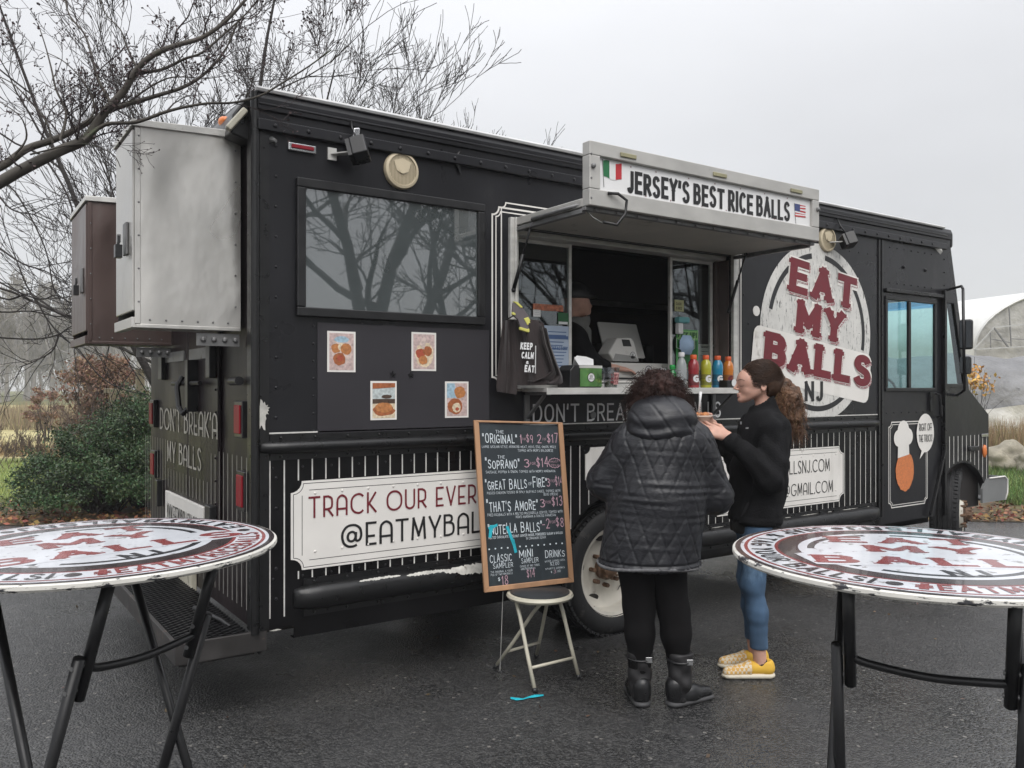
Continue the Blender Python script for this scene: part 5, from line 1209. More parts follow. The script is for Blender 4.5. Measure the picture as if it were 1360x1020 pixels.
# ------------------------------------------------------------------ trees
def tubes_np(paths, name, mat, parent=None, sides=4, kind=None, label=None):
    """paths: list of (pts list, radii list) -> one mesh"""
    Vs, Fs = [], []; base = 0
    for pts, rad in paths:
        P = np.array(pts, float); m = len(P)
        if m < 2: continue
        T = np.gradient(P, axis=0); T /= np.maximum(np.linalg.norm(T, axis=1), 1e-9)[:, None]
        a = np.tile(np.array([.31, .17, .93]), (m, 1)); a[np.abs((T*a).sum(1)) > .9] = (1, 0, .1)
        U = np.cross(T, a); U /= np.linalg.norm(U, axis=1)[:, None]; W = np.cross(T, U)
        s = sides if rad[0] > .012 else 3
        if rad[0] > .06: s = 9
        ang = 2*pi*np.arange(s)/s; R = np.array(rad)[:, None, None]
        ring = P[:, None, :]+R*(U[:, None, :]*np.cos(ang)[None, :, None]+W[:, None, :]*np.sin(ang)[None, :, None])
        Vs.append(ring.reshape(-1, 3)); k = np.arange(s); k2 = (k+1) % s
        for i in range(m-1): Fs.append(np.stack([base+i*s+k, base+i*s+k2, base+(i+1)*s+k2, base+(i+1)*s+k], 1))
        base += m*s
    return npmesh(name, np.concatenate(Vs), np.concatenate(Fs), mat, parent, True, kind, label)
def grow(paths, p, d, length, r, level, R, up=.15, spread=.7, kids=(3, 5), wig=.16, shrink=.62, minr=.0022, seg=None, start=.25):
    n = seg or max(3, int(4+length*1.5)); n = min(n, 9); pts, rad = [Vector(p)], [r]; dd = Vector(d).normalized(); q = Vector(p)
    for i in range(n):
        dd = (dd+Vector((R.gauss(0, wig), R.gauss(0, wig), R.gauss(0, wig)+up*.25))).normalized(); q = q+dd*(length/n); pts.append(q.copy()); rad.append(max(minr, r*(1-.75*(i+1)/n)))
    paths.append((pts, rad))
    if level <= 0: return
    for k in range(R.randint(*kids)):
        t = start+(1-start)*(k+R.random())/kids[1]; t = min(t, .98); i = min(int(t*n), n-1); f = t*n-i
        q = pts[i].lerp(pts[i+1], f); base = (pts[i+1]-pts[i]).normalized()
        ax = base.orthogonal().normalized(); ax.rotate(Matrix.Rotation(R.uniform(0, 2*pi), 3, base)); a = spread*R.uniform(.55, 1.25)
        nd = (base*cos(a)+ax*sin(a)+Vector((0, 0, up))).normalized()
        grow(paths, q, nd, length*shrink*R.uniform(.65, 1.15)*(1.15-.4*t), max(minr, rad[i]*R.uniform(.45, .7)), level-1, R, up, spread, kids, wig, shrink, minr, None, start)
m_bark = mk('grey_bark', (.10, .09, .078), .85, var=.3, scale=8, bump=.6, bscale=20, bdist=.01, stretch=(1, 1, .3), dirt=((.10, .115, .07), .58, 5))
m_bark2 = mk('dark_bark', (.034, .029, .027), .85, var=.3, scale=8, bump=.6, bscale=20, bdist=.01)
m_bark3 = mk('haze_paled_bark', (.24, .225, .215), .9, var=.25, scale=3)  # bark paled so its colour carries part of the distant haze
def bare_tree(loc, h, tr, label, group=None, seed=1, stems=1, level=4, kids=(4, 6), mat=m_bark2, spread=.6, up=.2, lean=.1, minr=.004, first=.25):
    R = random.Random(seed); loc = Vector(loc); t = thing('bare_tree', label, 'tree', loc, group)
    trunk, crown = [], []
    for s_ in range(stems):
        a = R.uniform(0, 2*pi); ln = lean*(1 if stems == 1 else 2.4); d = Vector((cos(a)*ln, sin(a)*ln, 1)).normalized()
        p = loc+Vector((cos(a), sin(a), 0))*(.12*(stems > 1)); n = 9; pts, rad = [p], [tr]; q = p.copy()
        for i in range(n):
            d = (d+Vector((R.gauss(0, .07), R.gauss(0, .07), .03))).normalized(); q = q+d*(h*.8/n); pts.append(q.copy()); rad.append(max(.01, tr*(1-.85*((i+1)/n)**.8)))
        rad[0] *= 1.25; trunk.append((pts, rad))
        for k in range(R.randint(kids[0]+4, kids[1]+5)):
            t_ = first+(1-first)*(k+R.random())/(kids[1]+5); t_ = min(t_, .99); i = min(int(t_*n), n-1); q = pts[i].lerp(pts[i+1], t_*n-i)
            az = R.uniform(0, 2*pi); el = R.uniform(.25, .95); nd = Vector((cos(az)*cos(el), sin(az)*cos(el), sin(el)))
            grow(crown, q, nd, h*(.42 if group != 'bare trees behind the truck' else .36)*R.uniform(.6, 1.1)*(1.2-.6*t_), rad[i]*.55, level-1, R, up, spread, kids, .13, .6, minr)
    tubes_np(trunk, 'trunk', mat, t, 8); tubes_np(crown, 'crown', mat, t, 4)
    return t

# trees rising behind the truck
tp = [(360, 13.5, 8.0, .06, 3, 31, 'bare tree behind the truck roof between the two taller ones'),
      (300, 11.5, 8.5, .075, 3, 21, 'tall bare tree rising just behind the rear corner of the truck roof'),
      (262, 14.5, 8.5, .09, 2, 22, 'bare tree behind the metal cabinets on the back of the truck'),
      (395, 11.8, 7.4, .07, 3, 23, 'bare many-stemmed tree behind the truck above the big dark side window'),
      (470, 12.2, 5.6, .06, 4, 27, 'lower spreading bare tree above the truck roof, rightmost of the trees behind it')]
for px, dep, h, tr, st, sd, lb in tp:
    p = at(px, 515, dep); bare_tree((p.x, p.y, 0), h, tr, lb, 'bare trees behind the truck', sd, st, level=4, kids=(4, 5), spread=.55, up=.2, lean=.18, minr=.0036, first=.25)
# spreading limb low on the right of that group
# overhanging tree at upper left (limbs follow the photograph)
base = at(-330, 515, 3.7); base.z = 0
t = thing('overhanging_tree', 'leafless tree outside the left edge reaching grey mossy limbs over the metal cabinets', 'tree', base)
R = random.Random(77)
def limb(pix, dep, r0, r1):
    pts = []; n = len(pix)
    for i, (px, py) in enumerate(pix): pts.append(at(px, py, (dep[0]+(dep[1]-dep[0])*i/(n-1))))
    # resample smooth
    out = [Vector(_c) for _c in _cat3(pts, 4)]; m = len(out)
    return out, [r0+(r1-r0)*(i/(m-1))**.8 for i in range(m)]
def _cat3(P, k):
    out = []; n = len(P)
    for i in range(n-1):
        a, b_, c, d = P[max(i-1, 0)], P[i], P[i+1], P[min(i+2, n-1)]
        for q in range(k):
            t_ = q/k; out.append(.5*((2*b_)+(c-a)*t_+(2*a-5*b_+4*c-d)*t_*t_+(3*b_-a-3*c+d)*t_**3))
    out.append(P[-1]); return out
limbs = [
 ([(-330, 420), (-200, 330), (-90, 275), (-20, 252), (30, 225), (80, 200), (112, 186), (128, 165), (145, 142), (165, 120), (182, 92), (205, 72), (235, 60), (268, 50), (300, 28), (330, -5)], (3.7, 3.5), .034, .006),
 ([(-140, 300), (-60, 245), (0, 222), (35, 198), (70, 186), (100, 172), (135, 152), (165, 140), (205, 128), (245, 115), (275, 95), (300, 65), (315, 30)], (3.7, 3.7), .022, .004),
 ([(112, 186), (140, 165), (180, 162), (215, 150), (240, 143), (275, 137), (310, 136), (345, 127), (375, 110), (410, 88), (440, 66)], (3.55, 3.5), .011, .003),
 ([(182, 96), (215, 92), (245, 78), (268, 70), (292, 50), (325, 20), (350, -10)], (3.6, 3.6), .009, .003),
 ([(150, 142), (130, 105), (122, 75), (112, 45), (92, 20), (85, -10)], (3.6, 3.7), .008, .003),
 ([(70, 190), (60, 160), (40, 135), (15, 110), (-20, 95)], (3.6, 3.5), .007, .002),
 ([(80, 186), (88, 150), (75, 120), (68, 90), (60, 60), (50, 30)], (3.6, 3.7), .008, .002),
 ([(165, 140), (195, 118), (222, 104), (245, 102), (275, 104), (300, 100)], (3.7, 3.8), .006, .002),
 ([(182, 92), (168, 62), (160, 40), (140, 18), (130, -10)], (3.6, 3.5), .006, .002),
 ([(100, 172), (125, 150), (118, 120), (100, 96), (82, 80), (62, 70)], (3.6, 3.4), .006, .002),
 ([(20, 205), (35, 185), (30, 160), (15, 145), (-10, 130)], (3.6, 3.5), .006, .002),
 ([(40, 205), (60, 200), (90, 193), (120, 192), (150, 205), (160, 222)], (3.6, 3.6), .005, .002),
]
main, twigs = [], []
main.append(([base, base+Vector((.02, .02, 1.1)), at(-330, 420, 3.7)], [.12, .10, .06]))
for pix, dep, r0, r1 in limbs:
    pts, rad = limb(pix, dep, r0, r1); main.append((pts, rad)); m = len(pts)
    tot = sum((pts[i+1]-pts[i]).length for i in range(m-1)); cnt = int(tot*7.5)
    for k in range(cnt):
        i = R.randint(int(m*.12), m-2); q = pts[i].lerp(pts[i+1], R.random()); bd = (pts[i+1]-pts[i]).normalized()
        ax = bd.orthogonal().normalized(); ax.rotate(Matrix.Rotation(R.uniform(0, 2*pi), 3, bd)); a = R.uniform(.5, 1.2)
        nd = (bd*cos(a)+ax*sin(a)+Vector((0, 0, .45))).normalized()
        grow(twigs, q, nd, R.uniform(.14, .36), min(.005, rad[i]*.5), 3, R, .10, .8, (2, 4), .22, .62, .0011, 5, .25)
tubes_np(main, 'trunk', m_bark, t, 8); tubes_np(twigs, 'twigs', mk('reddish_twigs', (.05, .037, .038), .8, var=.3, scale=20), t, 3)
# buds at twig ends
ends = np.array([p[0][-1][:] for p in twigs]); V, Fc = leaves_mesh(ends, .006, 3, aspect=.8); npmesh('buds', V, Fc, mk('buds', (.07, .045, .045), .8), t, kind='stuff')
# thin hanging branches at the left, behind the cabinets
base = at(-260, 515, 6.5); base.z = 0
t = thing('drooping_tree', 'slender drooping branches hanging left of the rear metal cabinet and above the dark bush', 'tree', base)
main = [([base, at(-240, 300, 6.5)], [.09, .05])]; twigs = []
for pix in ([(-240, 300), (-80, 330), (0, 375), (35, 392), (58, 397), (75, 392), (100, 405), (140, 420)], [(-240, 330), (-60, 405), (0, 414), (40, 413), (75, 420), (95, 418), (130, 410)], [(-100, 200), (0, 240), (30, 270), (60, 330), (70, 380), (75, 393)],
            [(-60, 330), (0, 395), (40, 390), (60, 420), (80, 445), (105, 465), (130, 497), (160, 516), (200, 525)], [(-60, 440), (0, 448), (50, 450), (78, 444), (90, 436), (110, 425)], [(60, 210), (90, 260), (110, 330), (150, 440), (170, 480), (195, 520)], [(-60, 180), (0, 262), (20, 280), (45, 285), (75, 300)], [(0, 330), (30, 350), (60, 360), (92, 378)], [(78, 444), (70, 465), (50, 478), (25, 488)]):
    pts, rad = limb(pix, (6.5, 6.3), .010, .004); main.append((pts, rad)); m = len(pts)
    for k in range(7):
        i = R.randint(int(m*.25), m-2); q = pts[i]; bd = (pts[i+1]-pts[i]).normalized(); ax = bd.orthogonal().normalized(); ax.rotate(Matrix.Rotation(R.uniform(0, 2*pi), 3, bd)); a = R.uniform(.3, .9)
        grow(twigs, q, (bd*cos(a)+ax*sin(a)).normalized(), R.uniform(.3, .8), .004, 2, R, .02, .6, (1, 3), .12, .6, .0018, 5, .2)
tubes_np(main, 'trunk', m_bark2, t, 6); tubes_np(twigs, 'twigs', m_bark2, t, 3)

# misty wood beyond the field: individual bare trees (shared meshes)
protos = []
WL = ['tall bare tree in the misty wood beyond the straw field']
wr = random.Random(5)
def wood_loc(i):
    px = -420+i*1500/60+wr.uniform(-16, 16) if i < 24 else wr.uniform(-160, 260)
    return at(px, 515, wr.uniform(85, 150))
for i in range(60):
    p = wood_loc(i); p.z = 0
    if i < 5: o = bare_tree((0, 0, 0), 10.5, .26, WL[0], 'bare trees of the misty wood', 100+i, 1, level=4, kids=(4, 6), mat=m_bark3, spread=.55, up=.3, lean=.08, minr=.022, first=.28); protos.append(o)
    else: o = copy_tree(protos[i % 5]) if False else None
    if o is None:
        src = protos[i % 5]; o = src.copy(); COL.objects.link(o)
        for ch in src.children: c = ch.copy(); c.parent = o; COL.objects.link(c)
    s = wr.uniform(.85, 1.12)*(1.45 if p.length > 115 else 1.15); o.location = (p.x, p.y, 0); o.scale = (s, s, s); o.rotation_euler = (0, 0, wr.uniform(0, 6.28))
for src in protos:
    for ch in src.children: ch.matrix_parent_inverse = Matrix()
for o in bpy.data.objects:
    if o.get('group') == 'bare trees of the misty wood':
        for ch in o.children: ch.matrix_parent_inverse = Matrix()
# far wood as a mass of stems and twigs
r_ = np.random.default_rng(4); n = 14000
lat = r_.uniform(-150, 10, n); dep = r_.uniform(150, 190, n); z0 = r_.uniform(0, 13, n); ln = r_.uniform(1, 4.5, n)
P = np.outer(lat, np.array(RGT[:]))+np.outer(dep, np.array(FWD[:])); P[:, 2] = z0
dv = np.stack([r_.normal(0, .35, n), r_.normal(0, .35, n), r_.uniform(.4, 1, n)], 1); dv /= np.linalg.norm(dv, axis=1)[:, None]
Q = P+dv*ln[:, None]; w = np.outer(r_.uniform(.04, .12, n), np.array(RGT[:]))
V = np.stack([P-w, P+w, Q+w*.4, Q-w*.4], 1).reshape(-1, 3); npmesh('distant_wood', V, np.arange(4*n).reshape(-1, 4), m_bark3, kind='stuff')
# trees behind the photographer, seen mirrored in the glass
def mirror_at(px, dep): p = at(px, 515, dep); return (p.x, 2*YS-p.y, 0)
for (px, dep, h, tr, sd, st, lb) in ((428, 21, 15, .30, 61, 1, 'big tree behind the photographer mirrored in the left of the side window'), (462, 24, 15, .30, 62, 1, 'second big tree mirrored near the middle of the side window'), (520, 18, 13, .19, 63, 2, 'forked tree mirrored in the right half of the side window'), (400, 28, 16, .33, 64, 1, 'tall tree mirrored at the left edge of the side window'),
        (610, 22, 10, .14, 65, 1, 'slim tree mirrored at the right edge of the side window'), (720, 20, 10, .16, 66, 2, 'bare tree mirrored in the left serving window pane'), (930, 24, 11, .2, 67, 2, 'bare tree mirrored in the right serving window pane'), (800, 30, 12, .2, 68, 2, 'bare tree far behind the photographer')):
    bare_tree(mirror_at(px, dep), h, tr, lb, 'trees behind the photographer', sd, st, level=4, kids=(3, 5), mat=m_bark2, spread=.75, up=.12, lean=.12, minr=.01, first=.22)

# ------------------------------------------------------------------ bushes and hedges
def bush(name, label, cat, cen, rad, n, leaf, mat, seed, tufts=60, stem=None, box=None, aspect=.45, gap=.0, spike=.2):
    cen = Vector(cen); t = thing(name, label, cat, (cen.x, cen.y, 0)); r = np.random.default_rng(seed)
    pts = []
    fw, rt = np.array(FWD[:]), np.array(RGT[:])
    cs = []
    for i in range(tufts):
        if box: q = np.array([r.uniform(-1, 1), r.uniform(-1, 1), r.uniform(-1, 1)])*np.array(rad)
        else:
            d = r.normal(size=3); d /= np.linalg.norm(d); d[2] = abs(d[2])*1.25-.5; q = d*np.array(rad)*r.uniform(.55, 1.0)
        cs.append(q)
    per = n//tufts
    for q in cs:
        out = q/np.array(rad); out /= max(np.linalg.norm(out), 1e-6); k = per
        ls = r.random(k)**.7*spike*r.uniform(.8, 1.6); sp = r.normal(size=(k, 3))*(.24 if not box else .45)*min(rad)*(.35+.4*r.random())
        pts.append(q[None]+out[None]*ls[:, None]+sp*np.array([1, 1, .6]))
    P = np.concatenate(pts); P = P[:, :1]*rt+P[:, 1:2]*fw+np.array([0, 0, 1])*P[:, 2:]+np.array(cen[:]); P = P[P[:, 2] > .03]
    V, Fc = leaves_mesh(P, leaf, seed, aspect=aspect); npmesh('foliage', V, Fc, mat, t, kind='stuff')
    st = []; R = random.Random(seed)
    for q in cs[::2]:
        e = Vector((q[0]*RGT.x+q[1]*FWD.x, q[0]*RGT.y+q[1]*FWD.y, q[2]))+cen; b0 = Vector((cen.x+R.uniform(-.15, .15), cen.y+R.uniform(-.15, .15), 0)); mid = b0.lerp(e, .5)+Vector((R.uniform(-.1, .1), R.uniform(-.1, .1), .1)); st.append(([b0, mid, e], [.018, .012, .005]))
    tubes_np(st, 'stems', stem or m_bark2, t, 5); return t
m_yew = mk('yew_leaves', (.042, .076, .028), .5, var=.4, scale=2.5, island=.65, spec=.5)
c = at(140, 620, 10.3); bush('evergreen_bush', 'dark green evergreen bush between the lawn and the back of the truck', 'bush', (c.x, c.y, .48), (.92, .75, .55), 42000, .019, m_yew, 1, 130, spike=.22)
c = at(195, 560, 10.8); bush('evergreen_bush', 'taller dark evergreen bush right against the back corner of the truck', 'bush', (c.x, c.y, .74), (.66, .65, .78), 34000, .019, m_yew, 2, 110, spike=.25)
m_beech = mk('copper_leaves', (.21, .125, .085), .8, var=.3, scale=3, island=.4)
c = at(130, 530, 20); bush('beech_hedge', 'square clipped hedge with copper brown leaves behind the evergreen bush', 'hedge', (c.x, c.y, 1.3), (.62, .5, .95), 11000, .045, m_beech, 3, 170, box=True, spike=.05)
c = at(150, 510, 21); bush('beech_hedge', 'arched top of copper leaves at the right of the clipped hedge', 'hedge', (c.x, c.y, 1.9), (.6, .4, .5), 4500, .045, m_beech, 4, 70, box=False, spike=.05)
c = at(58, 540, 24); bush('beech_shrub', 'small reddish brown shrub left of the copper hedge', 'bush', (c.x, c.y, .95), (.45, .4, .7), 1800, .05, m_beech, 5, 24, spike=.1)
m_brush = mk('brush_twigs', (.12, .085, .07), .9, var=.3)
R = random.Random(3)
for lb, px, dep, hh in (('low tangle of leafless brown twigs at the left edge above the lawn', 15, 17, .6), ('leafless brown twiggy shrub between the lawn and the evergreen bush', 62, 16, .65), ('leafless shrub behind the evergreen bush below the copper hedge', 100, 19, 1.4)):
    c = at(px, 515, dep); t = thing('bare_shrub', lb, 'bush', (c.x, c.y, 0), 'leafless shrubs'); pp = []
    for k in range(26):
        a = R.uniform(0, 6.28); grow(pp, (c.x+R.uniform(-.7, .7), c.y+R.uniform(-.3, .3), 0), (cos(a)*.5, sin(a)*.5, 1), hh*R.uniform(.6, 1.1), .008, 2, R, .15, .5, (3, 5), .14, .6, .004)
    tubes_np(pp, 'twigs', m_brush, t, 3)
m_post = mk('weathered_post', (.20, .165, .115), .85, var=.3, scale=6, stretch=(1, 1, .2))
for lb, px, py, dep in (('weathered wooden post standing behind the bush beside the truck', 186, 490, 16), ('shorter weathered post half hidden by the evergreen bush', 151, 523, 16.4)):
    c = at(px, py, dep); b = MB(); b.box((c.x-.07, c.y-.07, 0), (c.x+.07, c.y+.07, c.z)); tag(b.build('wooden_post', m_post, bevel=.01), lb, 'post', 'wooden posts of the old pergola')
a, c = at(140, 519, 16.5), at(196, 522, 16.1); b = MB(); b.bar(a, c, .08, .10); tag(b.build('wooden_beam', m_post, bevel=.01), 'grey wooden beam lying across the two posts behind the bush', 'beam')

# ------------------------------------------------------------------ right side: boulders, tarp, greenhouse
def rock(c, r, lb, seed, nm='boulder'):
    bm = bmesh.new(); bmesh.ops.create_icosphere(bm, subdivisions=4, radius=1)
    for v in bm.verts:
        n1 = noise.noise(v.co*1.1+Vector((seed, 0, 0))); n2 = noise.noise(v.co*3+Vector((0, seed, 0))); f = 1+.4*n1+.14*n2+.1*abs(noise.noise(v.co*2.1)); 
        q = Vector(v.co)*f; q.z = max(q.z, -.4); v.co = Vector((q.x*r[0], q.y*r[1], q.z*r[2]))+Vector(c)
    me = bpy.data.meshes.new(nm); bm.to_mesh(me); bm.free(); me.materials.append(M['rock']); me.polygons.foreach_set('use_smooth', [True]*len(me.polygons))
    o = bpy.data.objects.new(nm, me); COL.objects.link(o); tag(o, lb, 'boulder'); return o
M['rock'] = mk('lichened_rock', (.27, .245, .19), .9, var=.3, scale=2.5, bump=.9, bscale=6, bdist=.05, dirt=((.12, .11, .08), .55, 2.5), dirt2=((.38, .36, .28), .6, 7))
c = at(1340, 603, 15.5); rock((c.x, c.y, .22), (.5, .4, .34), 'pale weathered boulder in the grass in front of the grey tarp', 1)
c = at(1372, 612, 15.0); rock((c.x, c.y, .15), (.35, .3, .25), 'smaller boulder at the right edge of the picture', 5)
c = at(1302, 615, 15.6); rock((c.x, c.y, .12), (.28, .25, .22), 'small rock beside the front bumper of the truck', 9)
# tarped mound (low hoop structure)
m_tarp = mk('grey_tarp', (.17, .17, .175), .55, var=.25, scale=1.2, bump=.9, bscale=2.5, bdist=.12, dirt=((.08, .08, .085), .62, 1.6, (1, 1, 2.5), .05))
m_plastic = mk('milky_greenhouse_plastic', (.62, .62, .60), .35, var=.08, scale=.8, bump=.8, bscale=1.4, bdist=.08)
m_plasticb = mk('white_plastic_sheet', (.42, .41, .38), .4, var=.2, scale=1.5, bump=.9, bscale=3, bdist=.08, dirt=((.3, .28, .24), .6, 3))
def surf(name, fn, nu, nv, mat, parent=None, **k):
    b = MB(); b.add([fn(i/nu, j/nv) for i in range(nu+1) for j in range(nv+1)], [(i*(nv+1)+j, (i+1)*(nv+1)+j, (i+1)*(nv+1)+j+1, i*(nv+1)+j+1) for i in range(nu) for j in range(nv)]); return b.build(name, mat, parent, smooth=True, recalc=False, **k)
TD = 25.0
t = thing('covered_frame', 'long low frame draped in sagging grey tarp with white plastic along its foot', 'tarp', at(1400, 515, TD)*1)
WM[t.name] = Matrix.Translation(t.location)
def tarp(u, v):
    lat = 9.0+u*18; prof = [(0, .62), (0.05, 1.0), (.25, 1.65), (.7, 2.15), (1.6, 2.6), (3.2, 2.35), (5, .8)]
    f = v*(len(prof)-1); i = min(int(f), len(prof)-2); f -= i; d = prof[i][0]*(1-f)+prof[i+1][0]*f; z = prof[i][1]*(1-f)+prof[i+1][1]*f
    z += (.07*sin(lat*1.9)+.03*sin(lat*5.3+v*4))*min(1, v*3)-.1*(1-u)*0; q = GX(lat, TD+d+.06*sin(lat*3.1+v*5)); return (q.x, q.y, z)
surf('grey_tarp', tarp, 70, 26, m_tarp, t)
b = MB(); Pc = [tarp(0, j/26) for j in range(27)]; Pc += [(Pc[-1][0], Pc[-1][1], 0), (Pc[0][0], Pc[0][1], 0)]; b.add(Pc, [tuple(range(len(Pc)))]); b.build('tarp_end', m_tarp, t, recalc=False)
def skirt(u, v): lat = 9.0+u*18; q = GX(lat, TD-.25*(1-v)-.03+.05*sin(lat*4+v*6)); return (q.x, q.y, v*(.98+.09*sin(lat*1.7)))
surf('plastic_skirt', skirt, 80, 10, m_plasticb, t)
GD = 33.0
g0 = GX(26, GD); t = thing('greenhouse', 'milky plastic hoop greenhouse with a white pipe frame gable behind the tarp', 'greenhouse', (g0.x, g0.y, 0))
def hoop(u, v):     # long side going left-away; gable facing camera at right
    lat0, dep0 = 23.2, GD
    if v < .08 or v > .92:
        q = GX(lat0+(4.95 if v > .92 else -4.95), dep0+u*24)-RGT*(u*7); return (q.x, q.y, 3.06*(v if v < .5 else 1-v)/.08)
    a = pi*(1-(v-.08)/.84); q = GX(lat0+4.95*cos(a), dep0+u*24); zz = 3.06+2.54*sin(a); x = q-RGT*(u*7); return (x.x, x.y, zz*(1))
surf('plastic_cover', hoop, 20, 30, m_plastic, t)
b = MB(); P_ = [hoop(0, v/30) for v in range(31)]; P_ = [Vector(p) for p in P_]; P_ += [Vector((P_[-1].x, P_[-1].y, 0)), Vector((P_[0].x, P_[0].y, 0))]; b.add(P_, [tuple(range(len(P_)))]); b.build('gable_sheet', m_plasticb, t, recalc=False)
m_pipe = mk('galvanised_pipe', (.5, .5, .48), .4, metal=.4)
ed = [Vector(hoop(0, v/30))-FWD*.06 for v in range(31)]
b = MB(); b.tube(ed, .05, 6); b.build('gable_arch', m_pipe, t, smooth=True)
def gp(px, py, d=GD-.2): return at(px, py, d)
for k, (p, q, w) in enumerate((((1294, 464), (1320, 435), .045), ((1320, 435), (1400, 427), .045), ((1294, 464), (1400, 458), .045), ((1320, 435), (1339, 461), .05), ((1340, 407), (1343, 460), .035), ((1315, 440), (1316, 464), .03), ((1315, 450), (1342, 455), .03), ((1343, 450), (1400, 453), .03))):
    b = MB(); b.bar(gp(*p), gp(*q), w, w); b.build('frame_pipe', m_pipe if k < 3 else M['aludark'], t)
# yellow-leaved sapling in front of the tarp
c = at(1296, 515, 17.5); t = thing('sapling', 'thin sapling with a few orange yellow leaves beside the truck mirrors', 'tree', (c.x, c.y, 0))
pp = []; R = random.Random(8)
for k in range(5): grow(pp, (c.x, c.y, 0), (R.uniform(-.25, .35), R.uniform(-.2, .2), 1), R.uniform(1.3, 1.9), .010, 1, R, .2, .4, (3, 5), .1, .5, .004)
tubes_np(pp, 'trunk', m_bark2, t, 5)
r_ = np.random.default_rng(3); P = []
for px, py, n, s in ((1297, 505, 90, .13), (1300, 512, 60, .12), (1295, 493, 40, .08), (1311, 512, 30, .07)):
    q = np.array(at(px, py, 17.5)[:]); P.append(q+r_.normal(size=(n, 3))*s)
V, Fc = leaves_mesh(np.concatenate(P), .045, 2); npmesh('leaves', V, Fc, mk('orange_leaves', (.5, .27, .07), .7, var=.2, island=.3), t, kind='stuff')

# ------------------------------------------------------------------ the damp air
HAZE = .0014
b = MB(); c0 = GX(0, 35)
b.box((c0.x-210, c0.y-210, -1.0), (c0.x+210, c0.y+210, 24))
hz = bpy.data.materials.new('haze_air'); hz.use_nodes = True; n_, l_ = hz.node_tree.nodes, hz.node_tree.links
for x in list(n_):
    if x.type != 'OUTPUT_MATERIAL': n_.remove(x)
pv = n_.new('ShaderNodeVolumePrincipled'); pv.inputs['Color'].default_value = (.93, .94, .96, 1); pv.inputs['Density'].default_value = HAZE; pv.inputs['Anisotropy'].default_value = .1
l_.new(pv.outputs[0], [x for x in n_ if x.type == 'OUTPUT_MATERIAL'][0].inputs['Volume'])
b.build('haze', hz, kind='stuff')
# =================================================================== MENU BOARD ON A FOLDING STOOL
# stool
sc_ = at(717, 795, 4.42); SX, SY = sc_.x, sc_.y; SH = .45
stool = thing('folding_stool', 'cream folding stool with round black seat holding up the menu board', 'stool', (SX, SY, 0))
b = MB(); b.lathe([(.001, SH-.012), (.155, SH-.012), (.172, SH-.006), (.178, SH+.006), (.172, SH+.018), (.158, SH+.020)], (SX, SY, 0), n=40, cap=False); b.build('seat_rim', M['cream'], stool, auto=50)
b = MB(); b.lathe([(.159, SH+.010), (.157, SH+.026), (.14, SH+.033), (.0001, SH+.036)], (SX, SY, 0), n=40, cap=False); b.build('seat', M['vinyl'], stool, auto=50)
def gpt(px, py): p = onZ(px, py, 0); return p
fA, fB, fC, fD = gpt(657, 888), gpt(711, 921), gpt(769, 902), gpt(712, 874)   # left, front, right, back feet
tops = {'A': Vector((SX+.05, SY+.05, SH-.02)), 'B': at(678, 787, 4.36), 'C': Vector((SX+.06, SY-.10, SH-.02)), 'D': Vector((SX+.13, SY+.02, SH-.02))}
topB = Vector((SX-.13, SY+.03, SH-.02)); topC = Vector((SX+.09, SY-.05, SH-.02)); topA = Vector((SX-.02, SY+.06, SH-.02)); topD = Vector((SX+.10, SY+.05, SH-.02))
for f, t_ in ((fA, Vector((SX-.0, SY-.03, SH-.02))), (fB, topB), (fC, topC), (fD, topD)):
    f = Vector((f.x, f.y, .005)); b = MB(); mid = f.lerp(t_, .8)+Vector((0, 0, .012)); b.tube([f, f.lerp(t_, .4), mid, t_], .0105, 8)
    o = b.build('leg', M['cream'], stool, smooth=True); q = MB(); q.cyl((f.x, f.y, .0), f.lerp(t_, .05), .0135, 10); q.build('rubber_foot', M['blkplastic'], o, smooth=True)
for (a, ta, c, tc_, u) in ((fA, Vector((SX-.0, SY-.03, SH-.02)), fD, topD, .26), (fB, topB, fC, topC, .27)):
    b = MB(); b.cyl(a.lerp(ta, u), c.lerp(tc_, u), .0085, 8); b.build('crossbar', M['cream'], stool, smooth=True)
# board: corners from the photograph on a leaning plane
BL, BR = at(643, 787, 4.40), at(762, 773, 4.52)
TL, TR = at(629, 558, 4.44), at(747, 561, 4.76)
_n = (BR-BL).cross(TL-BL); _r = ray(747, 561); TR = CP+_r*((BL-CP).dot(_n)/_r.dot(_n))    # keep the board flat
U = (BR-BL); Wd = U.length; U.normalize(); V_ = (TL-BL); Ht = V_.length; V_ = (V_-U*V_.dot(U)*1.0).normalized() if False else V_.normalized(); Nn = U.cross(V_).normalized()
if Nn.dot(FWD) > 0: Nn = -Nn
Wt = (TR-TL).length
def bd(u, v, h=0):       # u,v in 0..1 over the board
    a = BL.lerp(BR, u); c = TL.lerp(TR, u); return a.lerp(c, v)+Nn*h
board = thing('menu_board', 'tall chalk menu board with light wooden frame leaning on the truck', 'menu board', BL)
b = MB(); b.add([bd(.04, .02, -.004), bd(.96, .02, -.004), bd(.96, .98, -.004), bd(.04, .98, -.004), bd(.04, .02, -.016), bd(.96, .02, -.016), bd(.96, .98, -.016), bd(.04, .98, -.016)], [(0, 1, 2, 3), (7, 6, 5, 4), (0, 4, 5, 1), (2, 6, 7, 3), (1, 5, 6, 2), (0, 3, 7, 4)]); b.build('chalkboard', M['chalk'], board)
fw_ = .055; fh = fw_*Wd/Ht
